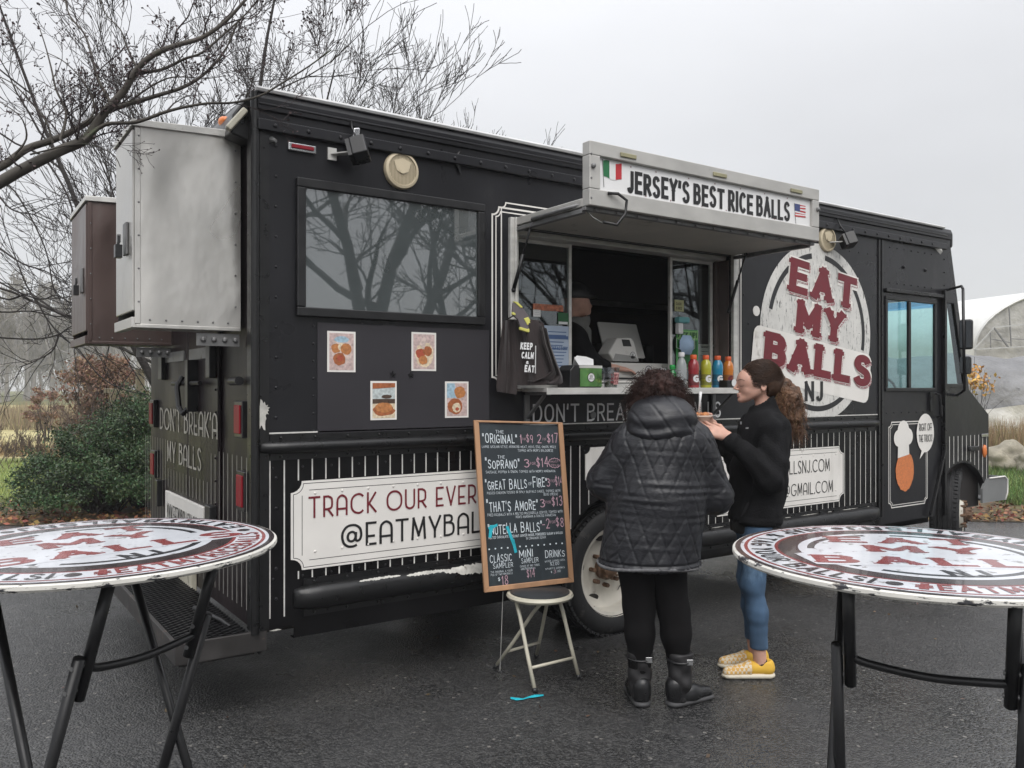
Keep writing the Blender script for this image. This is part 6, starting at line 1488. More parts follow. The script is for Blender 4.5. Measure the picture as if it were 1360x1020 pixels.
for q in (((0, 0), (1, 0), (1-fw_, fh), (fw_, fh)), ((0, 0), (0, 1), (fw_, 1-fh*.4), (fw_, fh)), ((1, 0), (1, 1), (1-fw_, 1-fh*.4), (1-fw_, fh)), ((0, 1), (1, 1), (1-fw_, 1-fh*.4), (fw_, 1-fh*.4))):
    b = MB(); P_ = [bd(u, v, .008) for u, v in q]; Q_ = [bd(u, v, -.02) for u, v in q]; b.add(P_+Q_, [(0, 1, 2, 3), (7, 6, 5, 4)]+[(i, (i+1) % 4, 4+(i+1) % 4, 4+i) for i in range(4)]); b.build('frame_rail', M['wood'], board, bevel=.003)
cw, cp = MB(), MB()
iv = 1/Ht
def wr(mb, s, u, v, h, w=None, al='l', wt=(.105, .09), small=None, slope=0, **k):
    """text: u,v fractions of the board; h cap height m; w width fraction"""
    sxk = 1/Wd
    f = lambda x, y, hh: bd(u+x*sxk, v+(y+x*slope)*iv, -.0025+hh)
    text(mb, s, f, h, w*Wd if w else None, al, wt, small=small, k=2, jit=.13, **k)
wr(cw, '"ORIGINAL"', .085, .865, .058, .385, small=.82); wr(cw, 'THE', .235, .925, .016, .09)
wr(cp, '1', .505, .865, .052, .018, wt=(.2, .1)); wr(cp, 'FOR', .53, .885, .013, .04); wr(cp, '$9', .575, .87, .048, .075); wr(cp, '2', .70, .868, .05, .045); wr(cp, 'FOR', .76, .885, .014, .04); wr(cp, '$17', .81, .868, .052, .125)
wr(cw, 'LARGE SICILIAN STYLE ARANCINI: MEAT, PEAS, EGG, ONION, MOZZ', .075, .838, .0135, .83); wr(cw, "TOPPED WITH MOM'S BOLOGNESE", .47, .815, .0135, .40)
wr(cw, '"SOPRANO"', .10, .715, .058, .38, small=.82); wr(cw, 'THE', .24, .775, .016, .08); wr(cp, '3', .53, .72, .05, .06); wr(cp, 'FOR', .60, .735, .015, .06); wr(cp, '$14', .67, .718, .054, .135)
wr(cw, "SAUSAGE, PEPPER & ONION, TOPPED WITH MOM'S MARINARA", .10, .688, .0135, .78)
for rr in range(2): wr(cp, ('MOST', 'POPULAR')[rr], .835, .748-.022*rr, .011, .09)
pts = [bd(.88+.075*cos(2*pi*i/28)*(1 if i % 2 else .88), .745+.032*sin(2*pi*i/28)*(1 if i % 2 else .8), -.002) for i in range(28)]
for i in range(28): cp.bar(pts[i], pts[(i+1) % 28], .003, .001, up=Nn)
wr(cw, '"GREAT BALLS', .085, .592, .058, .46, small=.82); wr(cw, 'OF', .565, .612, .016, .04); wr(cw, 'FIRE"', .615, .598, .058, .16, small=.82); wr(cp, '3', .77, .60, .05, .04); wr(cp, 'FOR', .82, .625, .015, .06); wr(cp, '$14', .87, .60, .056, .085)
wr(cw, 'PULLED CHICKEN TOSSED IN SPICY BUFFALO SAUCE, TOPPED WITH', .10, .565, .0135, .82); wr(cw, 'BLUE CHEESE', .73, .545, .0135, .16)
wr(cw, '"THAT\'S AMORE"', .085, .462, .062, .57, small=.82); wr(cp, '3', .68, .474, .05, .055); wr(cp, 'FOR', .745, .495, .015, .06); wr(cp, '$13', .815, .476, .052, .12)
wr(cw, 'FRIED RICEBALLS WITH A MELTED MOZZARELLA CENTER, TOPPED WITH', .09, .436, .0135, .84); wr(cw, "MOM'S MARINARA & GRATED PARMESAN", .40, .416, .0135, .45)
wr(cw, '"NUTELLA BALLS"', .085, .33, .060, .60, small=.82); wr(cp, '-2', .69, .342, .05, .085); wr(cp, 'FOR', .78, .372, .015, .06); wr(cp, '$8', .845, .348, .055, .09)
wr(cw, 'MELTED CHOCOLATE HAZELNUT CENTER INSIDE, POWDERED SUGAR & ROLLED', .085, .304, .0135, .83, wt=(.16, .13)); wr(cw, 'IN CINNAMON SUGAR', .50, .284, .0135, .22)
for i in range(13):
    c = bd(.085+i*.068, .245+.001*(i % 3), -.003); cw.lathe([(.0045, 0), (.0045, .0004)], c, Nn, 8)
wr(cw, 'CLASSIC', .085, .165, .048, .24, small=.88); wr(cw, 'SAMPLER', .115, .130, .028, .22); wr(cw, 'THE ORIGINAL & YOUR', .085, .105, .011, .24); wr(cw, 'PICK OF TWO MINI BALLS', .085, .089, .011, .24); wr(cw, '$', .16, .055, .022, .025); wr(cp, '18', .20, .03, .046, .07)
wr(cw, 'MINI', .41, .18, .046, .15, small=.9); wr(cw, 'SAMPLER', .43, .145, .028, .19); wr(cw, 'CHOICE OF ANY THREE', .41, .122, .011, .22); wr(cw, 'MINI RICEBALLS', .42, .106, .011, .16); wr(cp, '$14', .48, .055, .046, .09)
wr(cw, 'DRINKS', .70, .165, .044, .22, small=.9); wr(cw, 'WATER, CANNED SODA', .69, .138, .010, .23); wr(cw, '$2.00', .75, .115, .018, .10); wr(cw, 'SPORTS DRINKS', .69, .092, .010, .22); wr(cw, '$', .75, .07, .012, .015); wr(cp, '3', .78, .066, .022, .03); wr(cw, '.00', .82, .07, .012, .04)
cw.build('chalk_lettering', M['chalkw'], board, recalc=False, kind='stuff', label='white chalk lettering'); cp.build('price_lettering', M['chalkp'], board, recalc=False, kind='stuff', label='pink chalk prices')
for q in ([(.085, .315), (.105, .385), (.15, .385), (.115, .31)], [(.085, .372), (.19, .392), (.19, .377), (.1, .355)], [(.28, .37), (.31, .375), (.37, .27), (.345, .255)], [(.335, .29), (.365, .295), (.39, .215), (.36, .21)]):
    b = MB(); b.add([bd(u, v, -.0005) for u, v in q], [(0, 1, 2, 3)]); b.build('cyan_tape', M['cyan'], board, recalc=False)
a = at(668, 786, 4.50); b = MB(); b.tube([a, at(666, 840, 4.5), Vector((gpt(664, 893).x, gpt(664, 893).y, .01))], .0022, 5); b.build('thin_rod', M['alu'], board)
# cyan strip on the ground
P_ = [gpt(x, y) for x, y in ((678, 930), (686, 932), (695, 931), (702, 929), (710, 928), (722, 926))]
b = MB(); A_ = [p+Vector((0, 0, .012+.004*sin(i*2)))+FWD*.012 for i, p in enumerate(P_)]; B_ = [p+Vector((0, 0, .010))-FWD*.008 for p in P_]
b.add(A_+B_, [(i, i+1, 7+i, 6+i) for i in range(5)]); tag(b.build('tape_strip', M['cyan'], recalc=False), 'short strip of cyan tape lying on the wet asphalt below the stool', 'tape')

# =================================================================== ROUND BAR TABLES
m_ttop = mk('printed_table_white', (.66, .68, .72), .18, var=.05, scale=6, coat=.3, dirt=((.30, .29, .29), .60, 26, (1, 1, 1), .05), dirt2=((.42, .44, .47), .56, 3, (1, 1, 1), .35))
m_tdark = mk('printed_table_dark', (.045, .035, .037), .2, var=.2, coat=.3, scale=8, dirt=((.4, .4, .41), .68, 28, (1, 1, 1), .03))
m_tred = mk('printed_table_red', (.25, .055, .055), .22, coat=.3, dirt=((.55, .52, .52), .70, 30, (1, 1, 1), .03))
m_tink = mk('printed_table_black', (.03, .03, .035), .2, coat=.3, dirt=((.5, .5, .5), .67, 30, (1, 1, 1), .03))
m_edge = mk('chipped_table_edge', (.60, .585, .54), .45, var=.1, dirt=((.03, .03, .035), .55, 16, (1, 1, 4), .03), dirt2=((.45, .4, .33), .6, 24))
TR_, TZ = .457, 1.135
def bar_table(lat, dep, rot, z, label, legrot, off=(0, 0), seed=0):
    c = GX(lat, dep); t = thing('bar_table', label, 'table', (c.x, c.y, 0), 'round bar tables with the truck logo')
    ex = RGT*cos(rot)+FWD*sin(rot); ey = FWD*cos(rot)-RGT*sin(rot); cz = Vector((c.x, c.y, z))
    f = lambda x, y, h=0: cz+ex*x+ey*y+Vector((0, 0, h))
    R_ = TR_
    b = MB(); b.lathe([(R_-.012, -.019), (R_-.003, -.0175), (R_+.001, -.012), (R_, -.004), (R_-.004, -.001), (.0001, -.001)], cz, n=96, cap=False); b.lathe([(.0001, -.0195), (R_-.012, -.019)], cz, n=96, cap=False); top = b.build('tabletop', m_edge, t, auto=40)
    def part(nm, mt, fnc): q = MB(); fnc(q); return q.build(nm, mt, top, recalc=False)
    part('print', m_tdark, lambda q: disc(q, f, 0, 0, R_*.985, .0, 96)); part('print', m_ttop, lambda q: disc(q, f, 0, 0, R_*.955, .0002, 96)); part('print', m_tred, lambda q: disc(q, f, 0, 0, R_*.935, .0004, 96)); part('print', m_ttop, lambda q: disc(q, f, 0, 0, R_*.915, .0006, 96))
    part('print', m_tred, lambda q: disc(q, f, 0, 0, R_*.765, .0008, 96)); part('print', m_tdark, lambda q: disc(q, f, 0, 0, R_*.745, .0010, 96)); part('print', m_ttop, lambda q: disc(q, f, 0, 0, R_*.635, .0012, 96))
    def ring(q):
        for a0, a1 in ((98, 165), (200, 216), (228, 330), (-12, 82)): disc(q, f, 0, 0, R_*.585, .0014, 40, R_*.545, radians(a0), radians(a1))
    part('print_ring', m_tink, ring)
    def arc(q, s, a0, a1, h=.055, r=None, wt=(.2, .16)):
        r = r or R_*.80; n_, W_ = layout(s, wt[0], wt[1], gap=.2); tot = radians(a1-a0)
        g = lambda x, y, hh: f((R_*.905-y)*cos(radians(a0)+x/r), (R_*.905-y)*sin(radians(a0)+x/r),   .0016+hh)
        # letters run counter-clockwise with their feet outwards
        g2 = lambda x, y, hh: (lambda aa, rr: f(rr*cos(aa), rr*sin(aa),   .0016+hh))(radians(a0)+x/r, R_*.90-y)
        text(q, s, g2, h, tot*r, wt=wt, k=2, step=.00005)
    part('ring_lettering', m_tink, lambda q: arc(q, 'SNAP & TAG YOUR BALLS!', 106, 232)); part('ring_lettering', m_tred, lambda q: arc(q, '#EATMYRICEBALLS', 244, 334)); part('ring_lettering', m_tink, lambda q: arc(q, 'EATMYBALLSNJ', 350, 455))
    def dots(q):
        for a in (100, 238, 342): disc(q, f, R_*.84*cos(radians(a)), R_*.84*sin(radians(a)), .018, .0016, 16)
    part('print_dot', m_tdark, dots)
    k_ = R_*.60/.67; tl = radians(-7.2)
    def word(s, x, y, w, h, wt, serif, gap=.14):
        for nm, m_, dx, dy, ew, lay in (('word_lettering', m_tred, 0, 0, 0, .0017),):
            q = MB(); o2 = (x+dx*k_, y+dy*k_)
            g = lambda a, b_, hh: f(o2[0]+a*cos(tl)-b_*sin(tl), o2[1]+a*sin(tl)+b_*cos(tl), lay+hh)
            text(q, s, g, h+(.012 if ew else 0)*k_, w+(.012 if ew else 0)*k_, wt=(wt[0]+ew, wt[1]+ew), serif=serif, gap=gap, step=.00005); q.build(nm, m_, top, recalc=False)
    k2 = R_/.67*.93*.68
    word('EAT', -.38*k2, .36*k2, .90*k2, .215*k2, (.22, .2), .05, .24); word('MY', -.26*k2, .055*k2, .68*k2, .215*k2, (.22, .2), .05, .24)
    qb = MB(); pts = [(-.70, -.30), (-.73, -.0), (-.64, .03), (.72, -.13), (.76, -.20), (.74, -.42), (.66, -.46)]; polyflat(qb, f, [(x*k2, y*k2) for x, y in pts], .0016); qb.build('word_backing', m_ttop, top, recalc=False)
    word('BALLS', -.68*k2, -.26*k2, 1.44*k2, .225*k2, (.23, .2), .05, .24)
    qn = MB(); text(qn, 'NJ', lambda a, b_, hh: f(-.10*k2+a, -.60*k2+b_,   .0016+hh), .15*k2, .22*k2, wt=(.24, .14)); qn.build('word_lettering', m_tink, top, recalc=False)
    # folding frame
    d = RGT*cos(legrot)+FWD*sin(legrot); s = -RGT*sin(legrot)+FWD*cos(legrot); lc = Vector((c.x, c.y, 0))+RGT*off[0]+FWD*off[1]
    zt = z-.04
    def P3(sa, db, zz): return lc+s*sa+d*db+Vector((0, 0, zz))
    aw, bw_, bb, fl = .225, .175, .19, .20
    for sg in (-1, 1):
        q = MB(); q.tube([P3(sg*(aw-.02), -bb, zt), P3(sg*(aw+.02), fl, .0)], .0125, 12); q.build('leg', M['tubeblk'], t, smooth=True)
    # upper short tubes and lower tubes bolted beside them
    for sg in (-1, 1):
        a0 = P3(sg*bw_, bb, zt); a1 = P3(sg*(bw_+.0), -fl, .0); du = a1-a0
        q = MB(); q.tube([a0, a0+du*.265], .0148, 12); o = q.build('upper_tube', M['tubeblk'], t, smooth=True)
        so = s*(sg*.030); q = MB(); q.tube([a0+du*.165+so, a1+so], .0140, 12); q.build('lower_tube', M['tubeblk'], t, smooth=True)
        for u in (.185, .24): q = MB(); q.cyl(a0+du*u-so*.6, a0+du*u+so*1.5, .006, 6); q.build('bolt', M['aludark'], o)
    q = MB(); p0, p1 = P3(-bw_, bb, zt), P3(bw_, bb, zt); dv = (P3(0, -fl, 0)-P3(0, bb, zt))
    pp = [p0+dv*.19, p0.lerp(p1, .12)+dv*.205, p0.lerp(p1, .5)+dv*.22, p0.lerp(p1, .85)+dv*.215, p1+dv*.21]; q.tube([Vector(x) for x in _cat3(pp, 5)], .0105, 10); q.build('crossbar', M['tubeblk'], t, smooth=True)
    q = MB(); q.tube([P3(-aw-.02, fl*.8, .12), P3(aw+.02, fl*.8, .12)], .011, 8); q.build('crossbar', M['tubeblk'], t, smooth=True)
    for db, ww in ((-bb, aw), (bb, bw_)): q = MB(); q.tube([P3(-ww, db, zt), P3(ww, db, zt)], .013, 8); q.build('top_rail', M['tubeblk'], t, smooth=True)
    return t
bar_table(-1.09, 2.187, radians(52), 1.14, 'round bar table at the left of the picture, its print turned toward the truck', radians(-23), (.045, 0))
bar_table(1.032, 2.12, radians(-1), 1.128, 'round bar table at the right of the picture, its print facing the viewer', radians(-115), (.02, 0))

# =================================================================== THINGS ON THE COUNTER
ZC = SZ+.001
def shelfpt(px, Y): p = onY(px, 515, Y); return Vector((p.x, Y, ZC))
def bottle(px, Y, col, cap, name, label, h=.205, r=.036, logo=True, lg=None, shape='sport'):
    c = shelfpt(px, Y); t = thing(name, label, 'bottle', c, lg)
    if shape == 'sport': pr = [(r*.9, 0), (r, .008), (r, .05), (r*.93, .075), (r*.93, .10), (r, .118), (r, .14), (r*.85, .165), (r*.5, .182), (r*.48, .187)]
    elif shape == 'water': pr = [(r*.85, 0), (r, .008), (r*.96, .03), (r, .04), (r*.96, .055), (r, .07), (r, .12), (r*.95, .14), (r*.7, .165), (r*.38, .182), (r*.36, .19)]
    else: pr = [(r*.8, 0), (r, .01), (r*.9, .06), (r, .10), (r*.8, .14), (r*.4, .18), (r*.38, .19)]
    s = h/.205; pr = [(a, z*s) for a, z in pr]
    b = MB(); b.lathe(pr, c, n=24); b.build('liquid', col, t, auto=50)
    b = MB(); z1 = pr[-1][1]; b.lathe([(r*.55, z1-.004), (r*.58, z1+.002), (r*.58, z1+.02), (r*.5, z1+.024), (.0001, z1+.024)], c, n=20, cap=False); b.build('cap', cap, t, auto=50)
    if shape == 'sport':
        b = MB(); b.lathe([(r*1.008, .018), (r*1.008, .046), (r*.945, .073), (r*.94, .088)], c, n=24, cap=False); b.build('label_band', mk('label_tint', tuple(v*.45+.015 for v in col.node_tree.nodes['Mix'].inputs['A'].default_value[:3]), .3), t, auto=50)
    if logo:
        b = MB()
        fn = lambda x, y, hh: c+Vector((sin(x/r-.3)*(r+.0018+hh), -cos(x/r-.3)*(r+.0018+hh), .036+y))
        text(b, 'G', fn, .046, .040, 'c', wt=(.3, .24), k=3); b.build('lettering', logo, t, recalc=False)
    return t
def liq(name, col): return mk(name, tuple(v*.78+.01 for v in col), .12, var=.08, coat=.4)
orcap = mk('orange_cap', (.75, .12, .03), .35)
sm_w = mk('print_white', (.75, .75, .75), .5, var=.02)
bottle(921, 3.74, liq('red_drink', (.42, .03, .04)), orcap, 'drink_bottle', 'red sports drink bottle with orange cap on the serving counter', logo=sm_w, lg='sports drink bottles')
bottle(937.5, 3.74, liq('yellow_drink', (.55, .55, .03)), orcap, 'drink_bottle', 'yellow green sports drink bottle on the serving counter', logo=sm_w, lg='sports drink bottles')
bottle(953, 3.76, liq('blue_drink', (.01, .28, .5)), orcap, 'drink_bottle', 'blue sports drink bottle on the serving counter', logo=sm_w, lg='sports drink bottles')
bottle(967, 3.82, liq('orange_drink', (.85, .26, .02)), orcap, 'drink_bottle', 'orange sports drink bottle at the right end of the serving counter', logo=M['red'], lg='sports drink bottles')
m_clear = mk('clear_plastic', (.50, .53, .54), .1, var=.1, coat=.5, scale=30); m_clear.node_tree.nodes['Principled BSDF'].inputs['Alpha'].default_value = .6
bottle(905, 3.72, m_clear, sm_w, 'water_bottle', 'clear water bottle standing left of the sports drinks', logo=False, shape='water', h=.215, r=.034)
bottle(893, 3.76, liq('green_soda', (.01, .32, .07)), mk('green_cap', (.02, .4, .08), .3), 'soda_bottle', 'small green soda bottle behind the head of the customer in the quilted coat', logo=False, shape='s', h=.13, r=.032)
c = shelfpt(880, 3.78); t = thing('soda_can', 'silver and red soda can on the counter beside the green bottle', 'can', c)
b = MB(); b.lathe([(.026, 0), (.033, .008), (.033, .105), (.027, .118), (.027, .122)], c, n=24); b.build('can_body', M['chrome'], t, auto=45)
b = MB(); b.lathe([(.0335, .03), (.0335, .07)], c, n=24, cap=False); b.build('band', M['red'], t, auto=45)
# small black box with round white label
c = shelfpt(970, 3.69); t = thing('counter_box', 'small black box with a round white label at the end of the counter', 'box', c)
b = MB(); b.box((c.x-.07, c.y-.035, c.z), (c.x+.07, c.y+.035, c.z+.05)); b.build('box_body', M['blkplastic'], t, bevel=.004)
b = MB(); disc(b, plane((c.x-.005, c.y-.0365, c.z+.033)), 0, 0, .024, 0, 20); b.build('round_label', sm_w, t, recalc=False)
def badge(p, r, parent, N=(0, -1, 0), U=(1, 0, 0), nm='round_logo'):
    f = plane(p, U=U, N=N); b = MB(); disc(b, f, 0, 0, r, 0, 24); o = b.build(nm, M['ink'], parent, recalc=False)
    b = MB(); disc(b, f, 0, 0, r*.86, .0006, 24); b.build('badge_face', sm_w, o, recalc=False)
    b = MB()
    for s, z in (('EAT', .28), ('MY', -.08), ('BALLS', -.44)): text(b, s, plane(Vector(p)+Vector((0, 0, z*r)), U=U, N=N, ) if True else None, r*.3, r*(1.2 if s == 'BALLS' else .8), 'c', wt=(.2, .14), k=2)
    b.v = [tuple(Vector(v)+Vector(N)*.0012) for v in b.v]; b.build('lettering', M['ink'], o, recalc=False)
# napkin dispenser
c = shelfpt(772, 3.74); t = thing('napkin_dispenser', 'black napkin dispenser with green picture panel and napkins sticking out', 'dispenser', c)
b = MB(); b.prism([(-.13, 0), (.105, 0), (.105, .115), (.09, .13), (-.10, .13), (-.13, .10)], c-Vector((0, .06, 0)), (1, 0, 0), (0, 0, 1), (0, 1, 0), .12); b.build('casing', M['blkplastic'], t, bevel=.008)
b = MB(); b.box((c.x-.06, c.y-.064, c.z+.008), (c.x+.10, c.y-.061, c.z+.112)); g_ = b.build('picture_panel', mk('green_leaf_print', (.07, .17, .05), .3, var=.6, scale=12, detail=2, dirt=((.3, .42, .1), .6, 8)), t)
badge((c.x+.02, c.y-.0655, c.z+.06), .027, g_)
b = MB(); b.box((c.x-.065, c.y-.063, c.z+.113), (c.x+.104, c.y-.055, c.z+.128)); b.build('top_bar', M['alu'], t)
b = MB(); b.add([(c.x-.06, c.y-.05, c.z+.13), (c.x+.05, c.y-.05, c.z+.128), (c.x+.065, c.y-.03, c.z+.165), (c.x+.03, c.y-.01, c.z+.18), (c.x-.04, c.y-.01, c.z+.185), (c.x-.075, c.y-.03, c.z+.17)], [(0, 1, 2, 3, 4, 5)]); b.add([(c.x-.05, c.y+.02, c.z+.12), (c.x+.05, c.y+.02, c.z+.12), (c.x+.04, c.y-.0, c.z+.18), (c.x-.05, c.y-.0, c.z+.178)], [(0, 1, 2, 3)]); b.build('napkins', sm_w, t, recalc=False)
# tip cup
c = shelfpt(811, 3.73); t = thing('tip_cup', 'clear plastic cup with a red and pink printed label', 'cup', c)
b = MB(); b.lathe([(.038, 0), (.052, .115), (.055, .117), (.055, .121), (.051, .119), (.036, .004), (.0001, .004)], c, n=28, cap=False); b.build('cup', glass('cup_plastic', (.8, .8, .8), .05), t, auto=40)
b = MB(); b.v = []; n = 12
for i in range(n+1):
    a = -1.9+i*.11
    for z, r in ((.02, .0425), (.09, .051)): b.v.append((c.x+cos(a)*r, c.y+sin(a)*r, c.z+z))
b.f = [(2*i, 2*i+2, 2*i+3, 2*i+1) for i in range(n)]; o = b.build('cup_label', mk('pink_label', (.72, .42, .40), .5), t, recalc=False)
b = MB()
for s, z in (('TIPS', .066), ('ARE', .046), ('NICE', .026)): text(b, s, lambda x, y, hh, z=z: c+Vector((sin(x/.048-.15)*(.0455+z*.11+hh), -cos(x/.048-.15)*(.0455+z*.11+hh), z+y)), .016, .055, 'c', wt=(.24, .2), k=2)
b.build('lettering', M['red'], o, recalc=False)
b = MB(); b.lathe([(.036, .005), (.040, .03), (.02, .04), (.001, .036)], c, n=12, cap=False); b.build('bills', mk('crumpled_bills', (.2, .22, .16), .8, var=.5, scale=60), t)
# cash register
m_regw = mk('register_white', (.66, .65, .62), .35, var=.03); m_regg = mk('register_grey', (.30, .30, .29), .45)
Y0 = 4.02; p0, p1 = onY(779, 505, 4.07), onY(893, 505, 4.07); zb = 1.60
c = Vector(((p0.x+p1.x)/2+.03, 4.25, zb)); t = thing('cash_register', 'white cash register with angled touch screen and card terminal on the counter', 'cash register', c)
x0, x1 = onY(815, 500, 4.13).x, onY(889, 500, 4.13).x
b = MB(); b.box((x0-.02, 4.13, 1.615), (x1, 4.50, 1.715)); dr = b.build('cash_drawer', m_regw, t, bevel=.006)
b = MB(); b.box((x0-.022, 4.126, 1.612), (x0+.10, 4.16, 1.712)); b.build('drawer_side', m_regg, dr, bevel=.003) if False else None
badge((x0+.31, 4.128, 1.665), .034, dr)
b = MB(); b.box((x0-.02, 4.128, 1.605), (x1, 4.5, 1.612)); b.build('drawer_gap', M['ink'], dr)
b = MB(); b.box((x0-.1, 4.1, 1.556), (x1+.02, 4.5, 1.604)); b.build('counter_block', M['alu'], t, bevel=.004)
# customer-facing terminal
q0 = Vector((x0+.08, 4.20, 1.725)); b = MB(); b.prism([(-.105, .05), (-.03, .155), (.10, .16), (.125, .13), (.17, 0), (-.06, 0)], q0-Vector((0, .05, 0)), (1, 0, 0), (0, 0, 1), (0, 1, 0), .12); tm = b.build('terminal', m_regw, t, bevel=.012)
b = MB(); f = plane(q0+Vector((0, -.0515, 0))); polyflat(b, f, [(.02, .10), (.095, .10), (.075, .145), (.005, .145)], 0); b.build('display', M['ink'], tm, recalc=False)
badge(q0+Vector((.105, -.0515, .04)), .025, tm)
b = MB(); polyflat(b, f, [(-.07, .0), (.16, .0), (.13, .035), (-.05, .05)], .0006); b.build('grey_band', m_regg, tm, recalc=False)
u_ = Vector((.97, .2, 0)).normalized(); n_ = Vector((-.1, .55, -.8)); b = MB()
cc = Vector((x0+.27, 4.36, 1.88)); w_ = Vector((.20, .02, 0)); h_ = Vector((.05, .10, .125)); b.obox(cc, w_, h_, w_.cross(h_).normalized()*.008); b.build('screen_back', m_regw, t, bevel=.01)
b = MB(); b.bar((x0+.25, 4.36, 1.72), (x0+.21, 4.33, 1.87), .05, .05); b.build('screen_stand', m_regg, t, bevel=.01)
# long-sleeved shirt on a hanger, cap on top
hx = S(680, 440, .02)
t = thing('long_sleeve_shirt', 'dark brown long sleeve shirt with white KEEP CALM lettering hanging at the serving window', 'shirt', (2.72, YS-.12, 1.55))
m_shirt = mk('charcoal_brown_cloth', (.030, .022, .022), .9, var=.2, scale=12, bump=.5, bscale=30, bdist=.004, sheen=.3)
hs = [(668, 424), (690, 421), (706, 423), (722, 432)]
def yl(px): return YS-.06-.19*max(0, min(1, (px-668)/60))   # cloth swings out towards the counter edge
def sp3(px, py, dd=0): return onY(px, py, yl(px)-dd)
def clothgrid(name, rows, mat, parent, n=14, fold=.020, seed=0, thick=.03):
    """rows: list of (pxL,pxR,py L, pyR); builds a draped double-sided sheet"""
    b = MB(); m = len(rows); vs = []
    for side in (0, 1):
        for j, (xl, xr, yL, yR) in enumerate(rows):
            for i in range(n+1):
                u = i/n; px = xl+(xr-xl)*u; py = yL+(yR-yL)*u; e = sin(pi*u)**.5 if 0 < u < 1 else 0
                d = thick*.5*e*(1 if side == 0 else -1)+fold*sin(u*11+seed+j*.35)*e+fold*.5*sin(u*23+j*.8)
                vs.append(sp3(px, py, d))
    k = (n+1)*m; fs = []
    for side in (0, 1):
        for j in range(m-1):
            for i in range(n): a = side*k+j*(n+1)+i; fs.append((a, a+1, a+n+2, a+n+1))
    b.add(vs, fs); return b.build(name, mat, parent, smooth=True, recalc=False)
clothgrid('shirt_body', [(676, 716, 424, 425), (671, 722, 428, 430), (670, 725, 440, 442), (673, 728, 455, 460), (677, 734, 470, 478), (680, 740, 485, 492), (683, 746, 500, 505), (686, 744, 512, 511)], m_shirt, t, 18)
clothgrid('sleeve', [(668, 680, 426, 424), (666, 682, 440, 440), (664, 684, 460, 460), (662, 686, 480, 480), (660, 688, 500, 500), (659, 687, 515, 518), (660, 686, 520, 524)], m_shirt, t, 10, seed=2, thick=.05)
clothgrid('sleeve', [(716, 726, 432, 436), (720, 732, 455, 460), (726, 740, 475, 482), (730, 747, 492, 500), (716, 748, 500, 508), (700, 744, 506, 511)], m_shirt, t, 10, seed=4, thick=.05)
b = MB(); 
for s, px0, py0, px1, h in (('KEEP', 690.5, 464, 706.5, 9.5), ('CALM', 692, 476, 708, 9), ('&', 698, 483, 702, 4), ('EAT', 696, 494, 709, 9.5)):
    a = sp3(px0, py0, .034); e = sp3(px1, py0+1, .034); U_ = (e-a); w_ = U_.length; U_.normalize(); hh_ = h/1110*4.55
    text(b, s, lambda x, y, q: a+U_*x+Vector((.10*y, 0, y))+Vector((0, -q-.003, 0)), hh_, w_, wt=(.3, .24), k=2, gap=.16)
b.build('lettering', sm_w, t, recalc=False)
b = MB(); a, c2 = sp3(711.5, 459, .045), sp3(711, 496, .045); b.bar(a, c2, .011, .004); b.build('white_handle', sm_w, t, bevel=.002)
b = MB(); b.tube([sp3(674, 424, 0), sp3(684, 418, 0), sp3(686, 410, .0), sp3(683, 405, 0), sp3(680, 408, 0)], .004, 6); b.tube([sp3(684, 418), sp3(718, 428)], .004, 6); b.build('hanger', M['blkplastic'], t, smooth=True)
t = thing('socks', 'grey folded sock with yellow trim and letters clipped above the hanging shirt', 'socks', onY(693, 420, YS-.12))
m_sock = mk('grey_knit', (.16, .14, .15), .9, bump=.5, bscale=80); m_yel = mk('yellow_knit', (.75, .72, .18), .8)
def sock(pts, nm, mt, off):
    b = MB(); V1 = [onY(x, y, YS-.20-off) for x, y in pts]; V2 = [v+Vector((0, .015, 0)) for v in V1]; n = len(pts)
    b.add(V1+V2, [tuple(range(n)), tuple(reversed(range(n, 2*n)))]+[(i, (i+1) % n, n+(i+1) % n, n+i) for i in range(n)]); return b.build(nm, mt, t, bevel=.003)
sock([(682, 402), (688, 402), (694, 408), (703, 420), (710, 436), (704, 441), (692, 436), (688, 424), (681, 418)], 'sock', m_sock, 0)
for q in ([(682, 400), (688, 401), (695, 408), (692, 409)], [(691, 434), (701, 437), (710, 434), (710, 438), (702, 441.5), (691, 438)], [(696, 423), (702, 421), (706, 428), (701, 432)], [(681, 414), (685, 416), (685, 419), (681, 418)]): sock(q, 'yellow_trim', m_yel, .004)
# papers and notices at the panes
def paper(name, label, cat, px0, py0, px1, py1, Y, mat, lines=0, lm=None, yr=None, title=None, tm_=None, th=.02):
    a, c2 = onY(px0, py0, Y), onY(px1, py1, Y); x0, x1 = a.x, c2.x; z1, z0 = a.z, c2.z
    t = thing(name, label, cat, ((x0+x1)/2, Y, z0)); b = MB(); b.box((x0, Y-.001, z0), (x1, Y+.001, z1)); o = b.build('sheet', mat, t)
    f = plane((0, Y-.0016, 0)); b = MB(); R = random.Random(int(px0)); W_ = x1-x0; H_ = z1-z0
    for i in range(lines):
        z = z1-H_*(.12+.8*i/max(1, lines)); w0 = R.uniform(.08, .2); line2(b, f, [(x0+W_*w0, z), (x1-W_*R.uniform(.08, .3), z)], H_*.018, 0)
    if lines: b.build('printed_lines', lm or M['ink'], t, recalc=False, kind='stuff')
    if title:
        b = MB(); text(b, title, plane((x0+W_*.5, Y-.002, z1-th*1.35)), th, W_*.85, 'c', wt=(.26, .2), k=2); b.build('lettering', tm_ or M['ink'], t, recalc=False)
    return t, (x0, x1, z0, z1)
PY = MP-.006
m_bluep = mk('pale_blue_paper', (.42, .50, .62), .5, var=.06)
m_blueink = mk('blue_print', (.07, .13, .28), .5)
